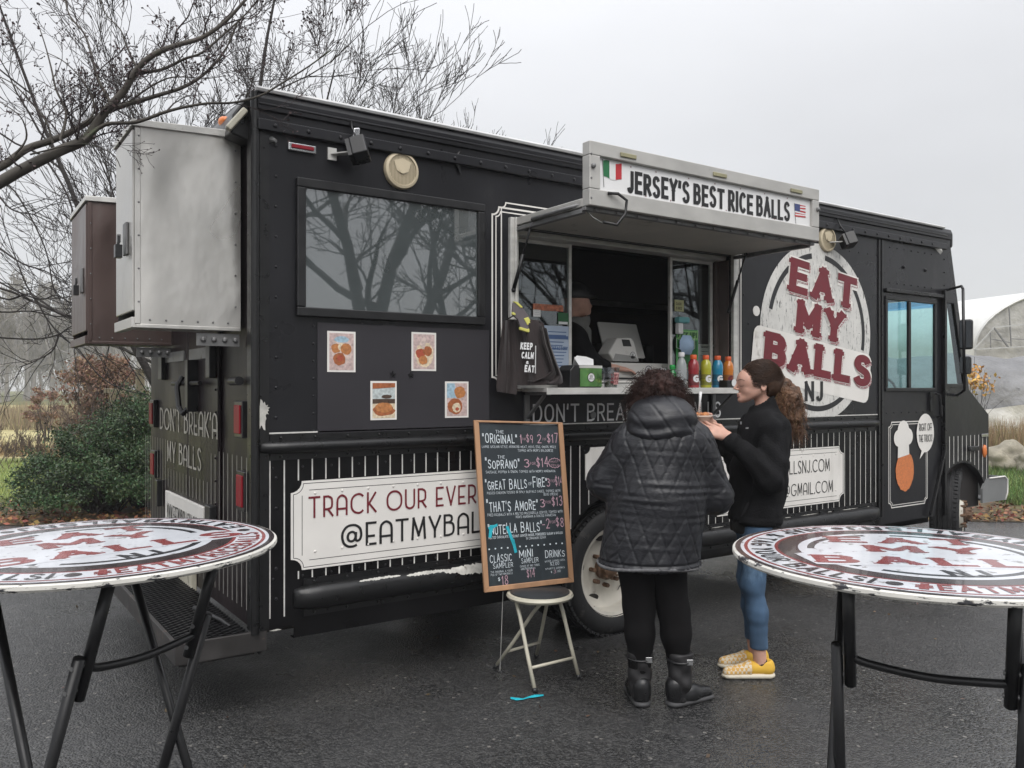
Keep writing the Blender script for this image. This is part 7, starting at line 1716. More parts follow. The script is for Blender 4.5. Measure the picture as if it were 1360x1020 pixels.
tt, e = paper('notice_sheet', 'pale blue inspection notice taped inside the left serving window pane', 'notice', 723, 432, 756, 500, PY, m_bluep, 12, m_blueink)
b = MB(); text(b, 'SATISFACTORY', plane((e[0]+.015, PY-.003, e[2]+.16)), .022, e[1]-e[0]-.03, wt=(.26, .2), k=2); line2(b, plane((0, PY-.003, 0)), [(e[0]+.01, e[3]-.07), (e[1]-.01, e[3]-.07)], .02, 0); b.build('lettering', m_blueink, tt, recalc=False)
tt, e = paper('photo_strip', 'strip of small orange food pictures on the left serving window pane', 'pictures', 708, 403, 748, 414, PY, mk('orange_strip', (.45, .15, .08), .4, var=.6, scale=40))
tt, e = paper('small_card', 'small pale card hanging below the strip of food pictures', 'card', 708, 411, 718, 421, PY-.004, sm_w, 3)
tt, e = paper('green_card', 'small dark green card on the left window pane', 'card', 741, 415, 755, 431, PY, mk('green_card_ink', (.02, .12, .04), .4)); 
paper('white_slip', 'narrow white slip under the green card', 'card', 742, 427, 754, 431, PY-.004, sm_w)
tt, e = paper('sticky_note', 'yellow sticky note with handwriting high on the right window pane', 'note', 896, 398, 908, 414, PY, mk('yellow_note', (.55, .55, .28), .6), 0)
b = MB(); text(b, 'CASH', plane((e[0]+.01, PY-.003, e[3]-.035)), .018, .05, wt=(.2, .16), k=2); text(b, 'IS NICE', plane((e[0]+.01, PY-.003, e[3]-.065)), .018, .055, wt=(.2, .16), k=2); b.build('lettering', M['ink'], tt, recalc=False)
tt, e = paper('pick_up_sign', 'green PICK UP! sign with a face mask hung on it at the right window pane', 'sign', 898, 437, 927, 490, PY, mk('green_sign', (.08, .34, .10), .4)); 
b = MB(); b.box((e[0]+.01, PY-.0035, e[3]-.065), (e[1]-.005, PY-.0012, e[3]-.008)); o = b.build('title_band', mk('light_green', (.28, .55, .2), .4), tt)
b = MB(); text(b, 'PICK UP!', plane((e[0]+.012, PY-.006, e[3]-.055)), .038, e[1]-e[0]-.03, wt=(.28, .2), k=2, gap=.14); b.build('lettering', mk('dark_green_ink', (.01, .09, .02), .4), tt, recalc=False)
b = MB(); b.box((e[0]+.02, PY-.0035, e[2]+.01), (e[1]-.01, PY-.0012, e[3]-.075)); b.build('dark_panel', mk('deep_green', (.015, .12, .03), .4), tt)
c = onY(912, 458, PY-.03); t = thing('face_mask', 'pale blue disposable face mask hanging in front of the green sign', 'mask', c)
b = MB(); n = 10; vs = []
for i in range(n+1):
    for j in range(n+1):
        u, v = i/n*2-1, j/n*2-1; s_ = .55+.45*(1-abs(v))**.6 if abs(v) > .5 else 1; vs.append((c.x+u*.068*s_, c.y-.035*(1-u*u)*(1-v*v)-.002*(j % 2), c.z+v*.065))
b.add(vs, [(i*(n+1)+j, (i+1)*(n+1)+j, (i+1)*(n+1)+j+1, i*(n+1)+j+1) for i in range(n) for j in range(n)]); b.build('mask_cloth', mk('mask_blue', (.36, .50, .68), .7), t, smooth=True, recalc=False)
b = MB(); 
for sg in (-1, 1): b.tube([c+Vector((sg*.062, 0, .03)), c+Vector((sg*.085, .01, .045)), c+Vector((sg*.088, .01, -.02)), c+Vector((sg*.062, 0, -.03))], .0015, 5)
b.build('ear_loops', sm_w, t)
tt, e = paper('framed_certificate', 'white framed certificate standing behind the sports drinks', 'certificate', 927, 457, 951, 492, PY+.02, sm_w, 5)
b = MB(); f = .012
for q in (((e[0], e[2]), (e[1], e[2]+f)), ((e[0], e[3]-f), (e[1], e[3])), ((e[0], e[2]+f), (e[0]+f, e[3]-f)), ((e[1]-f, e[2]+f), (e[1], e[3]-f))): b.box((q[0][0], PY+.008, q[0][1]), (q[1][0], PY+.0185, q[1][1]))
b.build('frame', M['alu'], tt)
c = onY(905, 427, MP-.03); t = thing('sanitiser_dispenser', 'small teal and white dispenser clipped to the right window post', 'dispenser', c)
b = MB(); b.box((c.x-.05, c.y-.03, c.z-.012), (c.x+.055, c.y+.02, c.z+.03)); b.build('pump_head', mk('teal_plastic', (.12, .38, .40), .35), t, bevel=.012)
b = MB(); b.box((c.x-.045, c.y-.02, c.z-.085), (c.x-.0, c.y+.015, c.z-.012)); b.build('reservoir', sm_w, t, bevel=.006)
b = MB(); p_ = onY(840, 496, 4.05); b.box((2.9, 4.09, 1.556), (3.35, 4.3, 1.60)); o = b.build('tray', M['alu'], bevel=.004); tag(o, 'low metal tray on the inner counter left of the register', 'tray')
# =================================================================== PEOPLE
def frame_at(px, dep): 
    lat = (px-680)/FPX*dep; o = GX(lat, dep)
    return Matrix(((RGT.x, FWD.x, 0, o.x), (RGT.y, FWD.y, 0, o.y), (0, 0, 1, 0), (0, 0, 0, 1)))
m_skin = mk('skin', (.60, .35, .27), .5, var=.1, scale=30, spec=.35, bump=.1, bscale=200); m_skin.node_tree.nodes['Principled BSDF'].inputs['Subsurface Weight'].default_value = .12; m_skin.node_tree.nodes['Principled BSDF'].inputs['Subsurface Radius'].default_value = (.02, .008, .004)
m_coat = mk('quilted_nylon', (.0125, .013, .0165), .42, var=.15, scale=10, bump=.5, bscale=45, bdist=.004, spec=.5, stretch=(1, 1, 2.2))
m_trim = mk('coat_binding', (.012, .012, .014), .6)
m_legg = mk('black_leggings', (.008, .0075, .008), .85, var=.2, spec=.12, bump=.4, bscale=160)
m_boot = mk('black_boot_leather', (.012, .012, .013), .3, var=.2, scale=12, bump=.3, bscale=60)
m_bootq = mk('boot_quilting', (.018, .017, .018), .55, var=.2, scale=14, bump=.5, bscale=50)
m_hair1 = mk('dark_curly_hair', (.030, .015, .012), .6, var=.5, scale=12, island=.25, spec=.2)
m_hair2 = mk('brown_hair', (.052, .027, .016), .55, var=.4, scale=30, stretch=(.3, 2, 2), bump=.6, bscale=90, spec=.3)
m_hair3 = mk('light_curls', (.20, .105, .055), .5, var=.55, scale=9, island=.28)
m_fleece = mk('black_fleece', (.011, .011, .012), .95, var=.35, scale=20, bump=.8, bscale=120, spec=.15, bdist=.004)
m_jean = mk('blue_denim', (.055, .105, .18), .8, var=.25, scale=14, stretch=(1, 1, .5), bump=.4, bscale=90, dirt=((.16, .26, .38), .56, 9, (1, 1, .5), .2))
m_yshoe = mk('yellow_canvas', (.70, .42, .05), .75, bump=.2, bscale=150); m_sole = mk('white_rubber_sole', (.62, .57, .46), .6, dirt=((.25, .22, .16), .6, 20))
m_sock2 = M['ink']
def hand(Wr, D, N, Sd, curl=.5, spread=.0, sc=1.0, thumb=(.5, .6)):
    """prims of a hand: Wr wrist, D towards the fingers, N back of hand, Sd thumb side"""
    Wr, D, N, Sd = (np.array(v, float) for v in (Wr, D, N, Sd)); D /= np.linalg.norm(D); Sd -= D*(Sd@D); Sd /= np.linalg.norm(Sd); N = np.cross(Sd, D)*np.sign(np.dot(np.cross(Sd, D), N) or 1)
    pr = []
    for i in range(4):
        a = Wr+Sd*(.012-.008*i)*sc; k = Wr+D*.082*sc+Sd*(.028-.0185*i)*sc; pr.append(('c', a, k, .017*sc, .0125*sc, {'k': .012}))
    for i, (ln, r) in enumerate(((.072, .0088), (.08, .009), (.074, .0086), (.058, .0076))):
        p = Wr+D*.085*sc+Sd*(.028-.0185*i)*sc; d = D+Sd*(1.5-i)*spread; an = 0
        for q, f in enumerate((.45, .3, .25)):
            an += curl*(.35, .6, .5)[q]; dd = d*cos(an)-N*sin(an); dd /= np.linalg.norm(dd); e = p+dd*ln*f*sc; pr.append(('c', p, e, r*sc*(1-.08*q), r*sc*(.95-.08*q), {'k': .004})); p = e
    p = Wr+D*.022*sc+Sd*.022*sc; d = D*.7+Sd*.75-N*thumb[0]; d /= np.linalg.norm(d); e = p+d*.045*sc; pr.append(('c', p, e, .014*sc, .0105*sc, {'k': .010}))
    d2 = D*1.0+Sd*.1-N*thumb[1]; d2 /= np.linalg.norm(d2); pr.append(('c', e, e+d2*.034*sc, .0100*sc, .0085*sc, {'k': .004}))
    return pr
def curls(name, roots, mat, parent, T, n, L0, r0, dirf, seed=0, turns=(2, 5), amp=(.008, .02), thick=.0012):
    """helical hair locks"""
    r = np.random.default_rng(seed); paths = []
    for i in range(n):
        p = roots[r.integers(len(roots))]+r.normal(size=3)*r0; d = dirf(p, r); d /= np.linalg.norm(d); ln = L0*r.uniform(.5, 1.2); tn = r.uniform(*turns)*ln/.15; am = r.uniform(*amp); ph = r.uniform(0, 6.28)
        u = np.cross(d, [0, .3, 1]); u /= max(np.linalg.norm(u), 1e-6); w = np.cross(d, u); m = int(7+tn*5); pts = []
        for j in range(m):
            t_ = j/(m-1); a = ph+t_*tn*2*pi; q = p+d*ln*t_+np.array([0, 0, -.25*ln*t_*t_])+am*min(1, t_*4)*(u*cos(a)+w*sin(a)); pts.append(T @ Vector(q))
        paths.append((pts, [thick*(1.3-.8*j/(m-1)) for j in range(m)]))
    return tubes_np(paths, name, mat, parent, 3, kind='stuff')

# ---------------------------------------------------------------- woman in the quilted coat (seen from behind)
T1 = frame_at(880, 4.1)
w = thing('person', 'customer with dark curly hair in a long black quilted coat seen from behind', 'person', T1.translation)
body = [('e', (-.0, .10, 1.50), (.078, .095, .112)), ('c', (-.0, .06, 1.42), (-.0, .03, 1.34), .055, .06), ('c', (-.12, .0, 1.27), (.12, 0, 1.27), .07, .07), ('c', (-.0, 0, 1.22), (-.05, 0, .92), .13, .14, (1.1, .8, 1)), ('c', (-.05, 0, .92), (-.055, 0, .82), .15, .13),
        ('c', (-.19, 0, 1.26), (-.28, .05, 1.09), .05, .042), ('c', (-.28, .05, 1.09), (-.12, .30, 1.16), .04, .03), ('c', (.19, 0, 1.26), (.26, .05, 1.03), .05, .042), ('c', (.26, .05, 1.03), (.16, .30, 1.18), .04, .03),
        ('c', (-.12, 0, .84), (-.11, .0, .47), .09, .06), ('c', (-.11, 0, .47), (-.11, 0, .1), .055, .04), ('c', (.0, 0, .84), (.05, 0, .46), .09, .06), ('c', (.05, 0, .46), (.075, 0, .1), .055, .04),
        ('e', (0, .2, 1.475), (.013, .02, .02)), ('e', (.078, .09, 1.49), (.012, .018, .03)), ('e', (-.078, .09, 1.49), (.012, .018, .03)), ('e', (0, .165, 1.42), (.03, .025, .02))]
blob('body', body, .012, m_skin, w, .04, T=T1)
for sg, wr_, el in ((-1, (-.12, .30, 1.16), (-.28, .05, 1.09)), (1, (.16, .30, 1.18), (.26, .05, 1.03))):
    d = np.array(wr_)-np.array(el); pr = [('c', np.array(wr_)-d*.25, wr_, .03, .026)]+hand(wr_, d*np.array([1, 1, .6]), (sg, 0, .2), (0, 0, 1), .7); blob('hand', pr, .004, m_skin, w, .01, T=T1)
coat = [('c', (-.09, .0, 1.265), (.09, .0, 1.265), .125, .125, (1, .95, 1)), ('c', (.0, .0, 1.24), (-.03, -.01, 1.0), .205, .215, (1.05, .82, 1)), ('c', (-.03, -.01, 1.0), (-.07, -.01, .66), .215, .235, (1.04, .86, 1)),
        ('c', (-.165, .0, 1.265), (-.275, .04, 1.09), .092, .085, {'k': .04}), ('c', (-.275, .04, 1.09), (-.15, .26, 1.13), .085, .055, {'k': .03}),
        ('c', (.155, .0, 1.265), (.262, .03, 1.015), .095, .088, {'k': .04}), ('c', (.262, .03, 1.015), (.18, .27, 1.15), .086, .056, {'k': .03}), ('c', (.0, .03, 1.33), (.0, .05, 1.40), .085, .075, {'k': .05})]
def quilt(V, N):
    cx = np.where(V[:, 2] > 1.0, (V[:, 2]-1.3)*.1, -.03-(1.0-V[:, 2])*.12); u = np.arctan2(V[:, 0]-cx, -(V[:, 1]))*.24
    armL = V[:, 0] < -.235; armR = V[:, 0] > .215; u = np.where(armL | armR, V[:, 1]*1.0+V[:, 0]*.3, u)
    u = u+.006*cnoise(V, 9, 21); zz = V[:, 2]+.008*cnoise(V, 8, 22); f1 = np.abs(((u/.09+zz/.145) % 1)-.5)*2; f2 = np.abs(((u/.09-zz/.145) % 1)-.5)*2
    dl = np.minimum(1-f1, 1-f2)*.042
    mid = np.exp(-((V[:, 2]-1.0)/.10)**2); q = .0056*(1-np.exp(-(dl/.0045)**1.3))*(1-.6*mid)
    wr2 = .0020*cnoise(V*np.array([.45, .45, 2.6]), 42, 3)*(.8+.8*mid)+.0014*np.sin(V[:, 2]*190+12*cnoise(V, 6, 3))*mid+.0022*cnoise(V, 65, 5)
    band = -.010*np.exp(-((V[:, 2]-.715)/.004)**2)
    hemline = np.where(V[:, 2] < .71, .004, 0)
    return q+wr2+band+hemline+.004*cnoise(V, 14, 1)
blob('coat', coat, .0062, m_coat, w, .05, disp=quilt, T=T1, cut=lambda P: .692-P[..., 2])
b = MB(); n = 48; pts = [(-.07+.247*cos(2*pi*i/n), -.01+.205*sin(2*pi*i/n), .695+.006*sin(2*pi*i/n*3)) for i in range(n)]; b.tube([T1 @ Vector(p) for p in pts], .009, 6, closed=True); b.build('coat_hem', mk('grey_hem_lining', (.12, .12, .125), .9, var=.4, scale=60), w, smooth=True)
hood = [('e', (-.016, -.058, 1.385), (.164, .112, .098), {'k': .05}), ('e', (-.005, -.005, 1.43), (.130, .105, .085), {'k': .06}), ('e', (-.01, -.08, 1.315), (.135, .075, .045), {'k': .04}), ('c', (-.12, .06, 1.36), (-.02, .13, 1.33), .05, .045), ('c', (.12, .06, 1.36), (.04, .13, 1.33), .05, .045)]
def hoodd(V, N):
    u = V[:, 0]; z = V[:, 2]+.35*np.abs(u)**1.5
    return .0045*np.sin(z*80+4*cnoise(V, 9, 2))*np.clip((1.46-V[:, 2])*9, .0, 1)+.0035*cnoise(V*np.array([.6, .6, 1.8]), 40, 8)+.004*(1-np.exp(-((np.abs(((u/.11+V[:, 2]/.16) % 1)-.5))/.06)**2))
blob('hood', hood, .006, m_coat, w, .05, disp=hoodd, T=T1, cut=lambda P: sdf_ell(P, (0, .05, 1.56), (.09, .12, .1))*-1)
for sg, hip, kn, an in ((-1, (-.13, 0, .80), (-.115, .0, .47), (-.112, .0, .18)), (1, (-.0, 0, .80), (.052, .0, .46), (.080, .0, .18))):
    blob('legging', [('c', hip, kn, .115, .073), ('c', kn, tuple(np.array(kn)*.6+np.array(an)*.4+np.array([0, -.012, 0])), .073, .068), ('c', tuple(np.array(kn)*.6+np.array(an)*.4+np.array([0, -.012, 0])), an, .068, .055)], .011, m_legg, w, .04, T=T1, disp=lambda V, N: .003*cnoise(V, 30, 2))
for (x, y, ang, zt) in ((-.112, 0, radians(97), .255), (.082, -.02, radians(28), .25)):
    fx, fy = cos(ang), sin(ang)
    sh = [('c', (x, y, zt), (x, y, .12), .062, .052), ('c', (x, y, .12), (x-fx*.015, y-fy*.015, .05), .052, .045, {'k': .03})]
    blob('boot_shaft', sh, .007, m_bootq, w, .03, T=T1, disp=lambda V, N: .003*np.sin(V[:, 2]*70+V[:, 0]*60)+.002*np.sin(V[:, 2]*70-V[:, 0]*60), cut=lambda P: P[..., 2]-.262)
    ft = [('c', (x-fx*.03, y-fy*.03, .05), (x+fx*.06, y+fy*.06, .055), .043, .043, {'k': .02}), ('c', (x+fx*.06, y+fy*.06, .052), (x+fx*.165, y+fy*.165, .038), .043, .032, {'k': .03}), ('e', (x-fx*.035, y-fy*.035, .10), (.045, .045, .05))]
    blob('boot_foot', ft, .006, m_boot, w, .03, T=T1, cut=lambda P: .016-P[..., 2])
    so = [('c', (x-fx*.035, y-fy*.035, .018), (x+fx*.165, y+fy*.165, .018), .045, .040, (1, 1, .45))]
    blob('boot_sole', so, .006, mk('boot_sole', (.05, .05, .052), .6), w, .02, T=T1, cut=lambda P: .001-P[..., 2])
    b = MB(); b.tube([T1 @ Vector((x+.064*cos(2*pi*i/24), y+.064*sin(2*pi*i/24), zt-.022+.006*sin(2*pi*i/24))) for i in range(24)], .006, 6, closed=True); o = b.build('boot_strap', m_boot, w, smooth=True)
    q = MB(); c = T1 @ Vector((x+.035, y-.058, zt-.022)); q.obox(c, RGT*.016, FWD*.004, (0, 0, .014)); q.build('buckle', M['chrome'], o, bevel=.002)
hr = [('e', (-.005, .09, 1.525), (.112, .120, .115)), ('e', (-.085, .06, 1.45), (.062, .08, .085)), ('e', (.085, .075, 1.455), (.05, .08, .10)), ('e', (-.0, .01, 1.52), (.095, .06, .075))]
blob('hair', hr, .008, m_hair1, w, .03, T=T1, disp=lambda V, N: .009*cnoise(V, 60, 4)+.008*cnoise(V, 130, 9)+.005*cnoise(V, 230, 2))
rr = np.random.default_rng(5); rt = []
for _ in range(1000):
    d = rr.normal(size=3); d /= np.linalg.norm(d)
    if d[1] > .5 or d[2] < -.3: continue
    rt.append(np.array([-.005, .08, 1.515])+d*np.array([.112, .112, .112]))
rt += [np.array([-.12, .03, 1.43])+rr.normal(size=3)*.02 for _ in range(60)]+[np.array([.10, .04, 1.45])+rr.normal(size=3)*.02 for _ in range(60)]
curls('hair_curls', rt, m_hair1, w, T1, 2200, .070, .006, lambda p, r: (p-np.array([-.005, .08, 1.5]))*np.array([.45, .45, .2])+r.normal(size=3)*.04+np.array([0, 0, -.045]), 3, (2.2, 4.0), (.005, .010), .0013)

# ---------------------------------------------------------------- girl in the black fleece, facing left
T2 = frame_at(1000, 4.55)
g = thing('person', 'teenage customer with a curly ponytail in black fleece and blue jeans holding food', 'person', T2.translation)
head = [('e', (.037, 0, 1.600), (.102, .076, .088)), ('e', (-.026, 0, 1.550), (.052, .050, .066), {'k': .03}), ('e', (-.040, 0, 1.592), (.042, .055, .045), {'k': .03}), ('c', (-.062, 0, 1.490), (-.045, 0, 1.496), .015, .020, {'k': .02}),
        ('c', (-.052, -.014, 1.492), (.022, -.046, 1.530), .012, .016, {'k': .03}), ('c', (-.052, .014, 1.492), (.022, .046, 1.530), .012, .016, {'k': .03}),
        ('c', (-.076, 0, 1.582), (-.101, 0, 1.546), .0055, .0075, {'k': .012}), ('c', (-.085, -.008, 1.540), (-.088, -.008, 1.541), .006, .006, {'k': .006}), ('c', (-.085, .008, 1.540), (-.088, .008, 1.541), .006, .006, {'k': .006}),
        ('e', (-.079, 0, 1.5165), (.009, .019, .0055), {'k': .006}), ('e', (-.077, 0, 1.5065), (.009, .017, .006), {'k': .004}), ('e', (-.068, 0, 1.482), (.013, .014, .011), {'k': .012}),
        ('c', (-.074, -.014, 1.589), (-.056, -.046, 1.588), .006, .005, {'k': .010}), ('c', (-.074, .014, 1.589), (-.056, .046, 1.588), .006, .005, {'k': .010}),
        ('e', (-.057, -.031, 1.565), (.0105, .0120, .0085), {'k': .004}), ('e', (-.057, .031, 1.565), (.0105, .0120, .0085), {'k': .004}),
        ('e', (-.036, -.034, 1.535), (.024, .020, .022), {'k': .012}), ('e', (-.036, .034, 1.535), (.024, .020, .022), {'k': .012}),
        ('e', (.036, -.076, 1.557), (.017, .008, .027), {'k': .006}), ('e', (.036, .076, 1.557), (.017, .008, .027), {'k': .006}), ('e', (.034, -.083, 1.559), (.009, .006, .016), {'sub': 1, 'k': .006}),
        ('c', (.050, 0, 1.53), (.074, 0, 1.38), .043, .050, {'k': .025})]
rest = [('c', (.07, -.12, 1.34), (.07, .12, 1.34), .055, .055, {'k': .05}), ('c', (.06, 0, 1.3), (.02, 0, .95), .13, .12, (.75, 1, 1), {'k': .05}), ('c', (.02, 0, .95), (.02, 0, .85), .13, .12, {'k': .05}),
        ('c', (.07, -.17, 1.34), (.03, -.215, 1.08), .04, .034, {'k': .03}), ('c', (.03, -.215, 1.08), (-.175, -.18, 1.285), .034, .026, {'k': .02}),
        ('c', (.07, .17, 1.34), (-.02, .21, 1.10), .04, .034, {'k': .03}), ('c', (-.02, .21, 1.10), (-.19, .08, 1.33), .034, .026, {'k': .02}),
        ('c', (.02, -.085, .84), (-.025, -.085, .5), .08, .052), ('c', (-.025, -.085, .5), (.015, -.085, .07), .05, .033), ('c', (.03, .085, .84), (.0, .085, .5), .08, .052), ('c', (.0, .085, .5), (.035, .085, .07), .05, .033)]
blob('body', [p for p in head]+rest, .0048, m_skin, g, .02, T=T2, relax=1)
# face details
def fpt(x, y, z): return T2 @ Vector((x, y, z))
m_brow = mk('eyebrow', (.07, .035, .025), .8); m_lip = mk('lips', (.40, .17, .15), .4); m_lash = mk('lashes', (.02, .012, .01), .7)
def onface(z, ang, out=.0):
    """point on the head surface at height z looking from angle ang (0 = straight ahead, + towards sg side)"""
    d = np.array([-cos(ang), sin(ang), 0]); o = np.array([-.01, 0, z]); ts = np.linspace(.14, .02, 240)
    P = o+ts[:, None]*d; v = sdf_eval(P, head, .02); i = int(np.argmax(v < 0)); p = P[i]+d*out; return T2 @ Vector(p)
for sg in (-1, 1):
    b = MB(); b.tube([onface(z, sg*a, .0005) for z, a in ((1.5885, .20), (1.5925, .34), (1.5945, .52), (1.592, .72), (1.587, .86))], [.0008, .0018, .0020, .0013, .0004], 6); b.build('eyebrow', m_brow, g, smooth=True)
    b = MB(); b.tube([onface(z, sg*a, .0003) for z, a in ((1.5610, .32), (1.5592, .42), (1.5585, .52), (1.5592, .62), (1.5612, .74))], [.0006, .0013, .0016, .0013, .0006], 6); b.build('eyelashes', m_lash, g, smooth=True)
    if False: b = MB(); b.tube([onface(z, sg*a, -.0006) for z, a in ((1.5700, .30), (1.5735, .45), (1.5735, .62), (1.5695, .78))], [.0006, .0011, .0011, .0006], 5); b.build('eyelid_crease', mk('eyelid_shade', (.30, .15, .12), .6), g, smooth=True)
b = MB(); b.tube([onface(1.5105, a, -.0008) for a in (-.30, -.15, 0, .15, .30)], [.0012, .0030, .0034, .0030, .0012], 6); b.tube([onface(1.5035, a, -.0012) for a in (-.26, -.13, 0, .13, .26)], [.0012, .0036, .0042, .0036, .0012], 6); b.build('lips', m_lip, g, smooth=True)
hairp = [('e', (.046, 0, 1.605), (.110, .086, .097)), ('c', (.12, 0, 1.60), (.15, 0, 1.585), .045, .03, {'k': .03}), ('e', (.085, 0, 1.555), (.062, .074, .062), {'k': .03}),
         ('e', (-.086, 0, 1.542), (.072, .12, .084), {'sub': 1, 'k': .012}), ('e', (.012, -.06, 1.525), (.048, .06, .056), {'sub': 1, 'k': .01}), ('e', (.012, .06, 1.525), (.048, .06, .056), {'sub': 1, 'k': .01})]
def strand(V, N):
    a = np.arctan2(V[:, 2]-1.59, .14-V[:, 0]); rr2 = a*1.0+V[:, 1]*3
    return .0006*np.sin(rr2*90+V[:, 1]*120)+.0020*cnoise(V, 40, 3)
blob('hair', hairp, .0036, m_hair2, g, .02, T=T2, disp=strand, relax=2)
b = MB(); b.tube([fpt(.142+.004*cos(a_), .03*cos(a_), 1.592+.03*sin(a_)) for a_ in [2*pi*i/16 for i in range(16)]], .007, 6, closed=True); b.build('hair_tie', M['ink'], g, smooth=True)
pc = [('c', (.15, 0, 1.585), (.205, 0, 1.50), .035, .055), ('c', (.205, 0, 1.50), (.215, 0, 1.38), .055, .05), ('c', (.215, 0, 1.38), (.20, 0, 1.31), .045, .022)]
blob('ponytail', pc, .008, mk('ponytail_core', (.13, .066, .035), .6, var=.6, scale=22, island=0, bump=1, bscale=90, bdist=.01), g, .03, T=T2, disp=lambda V, N: .008*cnoise(V, 60, 6)+.007*cnoise(V, 130, 7)+.005*cnoise(V, 240, 3))
def headstrands():
    r = np.random.default_rng(31); c0 = np.array([.046, 0, 1.605]); rad = np.array([.113, .089, .100]); paths = []; end = np.array([.140, 0, 1.592])
    for i in range(1500):
        while True:
            s0 = r.normal(size=3); s0 /= np.linalg.norm(s0); q = c0+s0*rad
            if s0[0] > .35 or s0[2] < -.75: continue
            if sdf_ell(q, (-.086, 0, 1.542), (.070, .12, .082)) < 0 or sdf_ell(q, (.012, -.06, 1.525), (.046, .06, .054)) < 0 or sdf_ell(q, (.012, .06, 1.525), (.046, .06, .054)) < 0: continue
            break
        e0 = (end-c0)/rad+r.normal(size=3)*.10; e0 /= np.linalg.norm(e0); t0 = r.uniform(0, .12); pts = []
        for j in range(9):
            t_ = t0+(1-t0)*j/8; d = s0*(1-t_)+e0*t_; d /= np.linalg.norm(d); lift = 1.0+.012*sin(i+j*.9)+(.02*sin(pi*t_) if i % 7 == 0 else 0); p = c0+d*rad*lift
            pts.append(T2 @ Vector(p))
        paths.append((pts, [.0006]*8+[.0003]))
    r2 = np.random.default_rng(9)
    for i in range(26):       # fly-away hairs
        s = c0+np.array([r2.uniform(-.6, .6), r2.uniform(-.7, .7), .9])*rad; s = c0+(s-c0)/np.linalg.norm((s-c0)/rad); d = np.array([.8, r2.normal()*.3, .35+r2.normal()*.2]); pts = [T2 @ Vector(s+d*.05*t_+np.array([0, 0, -.03*t_*t_])) for t_ in (0, .33, .66, 1)]
        paths.append((pts, [.0005]*4))
    return paths
tubes_np(headstrands(), 'hair_strands', mk('hair_strands', (.062, .031, .018), .55, var=.3, scale=20, island=.15), g, 3, kind='stuff')
rt = []
for _ in range(400):
    t_ = rr.random()
    q = np.array([.165, 0, 1.58])*(1-t_)+np.array([.22, 0, 1.33])*t_; d = rr.normal(size=3); d /= np.linalg.norm(d); rt.append(q+d*(.045+.03*sin(pi*min(1, t_*1.2)))*np.array([1, .8, .6]))
curls('ponytail_curls', rt, m_hair3, g, T2, 1500, .085, .005, lambda p, r: np.array([.012, 0, -.12])+r.normal(size=3)*.035, 8, (2.5, 4.5), (.004, .009), .0011)
# fleece jacket
jk = [('c', (.065, -.095, 1.325), (.065, .095, 1.325), .085, .085, {'k': .05}), ('c', (.055, 0, 1.27), (.03, 0, 1.05), .175, .17, (.78, 1.02, 1), {'k': .05}), ('c', (.03, 0, 1.05), (.015, 0, .83), .168, .172, (.80, 1.03, 1), {'k': .04}),
      ('c', (.052, 0, 1.485), (.066, 0, 1.36), .066, .080, {'k': .02}),
      ('c', (.065, -.150, 1.325), (.035, -.215, 1.08), .080, .070, {'k': .035}), ('c', (.035, -.215, 1.08), (-.155, -.185, 1.262), .068, .044, {'k': .03}),
      ('c', (.065, .150, 1.325), (-.02, .21, 1.10), .078, .066, {'k': .035}), ('c', (-.02, .21, 1.10), (-.17, .10, 1.30), .064, .044, {'k': .03}),
      ('c', (.045, 0, 1.54), (.058, 0, 1.42), .058, .054, {'sub': 1, 'k': .008})]
blob('fleece_jacket', jk, .0075, m_fleece, g, .04, T=T2, cut=lambda P: np.maximum(.83-P[..., 2], P[..., 2]-(1.450+.55*(P[..., 0]-.0))),
     disp=lambda V, N: -.013*np.exp(-(cnoise(V*np.array([1, 1, .8]), 13, 12)/.16)**2)+.006+.009*cnoise(V, 17, 2)+.004*cnoise(V, 34, 6)+.005*np.sin((V[:, 2]*48+V[:, 0]*50)+4*cnoise(V, 7, 5))*np.exp(-((V[:, 2]-1.12)/.12)**2)+np.where(V[:, 2] < .86, .004, 0))
b = MB(); b.obox(fpt(-.058, -.10, 1.335), RGT*.010, FWD*.003, (0, 0, .004)); b.obox(fpt(-.0757, -.036, 1.36), RGT*.004, FWD*.004, (0, 0, .008)); b.build('jacket_zip', M['aludark'], g)
blob('undershirt', [('c', (.015, 0, .90), (.015, 0, .80), .155, .16, (.82, 1.04, 1))], .009, mk('black_tee', (.012, .012, .013), .85), g, .02, T=T2, cut=lambda P: (.775+.05*(P[..., 0]))-P[..., 2], disp=lambda V, N: .004*np.sin(V[:, 0]*70+V[:, 1]*60))
for sg, hp, kn, an in ((-1, (.015, -.085, .86), (-.027, -.088, .50), (.008, -.085, .165)), (1, (.03, .085, .86), (.0, .088, .50), (.03, .085, .165))):
    blob('jeans_leg', [('c', (.015, 0, .80), (.015, 0, .85), .12, .12, (.95, 1.1, 1), {'k': .04}) if sg < 0 else ('c', hp, hp, .10, .10), ('c', hp, kn, .095, .057), ('c', kn, tuple(np.array(kn)*.55+np.array(an)*.45+np.array([.008, 0, 0])), .056, .052), ('c', tuple(np.array(kn)*.55+np.array(an)*.45+np.array([.008, 0, 0])), an, .052, .047)], .0075, m_jean, g, .04, T=T2,
         cut=lambda P: np.maximum(.158-P[..., 2], P[..., 2]-.82), disp=lambda V, N: .0022*cnoise(V*np.array([.5, .5, 2.4]), 34, 2)*np.exp(-((V[:, 2]-.35)/.25)**2)+.0016*cnoise(V, 26, 3))
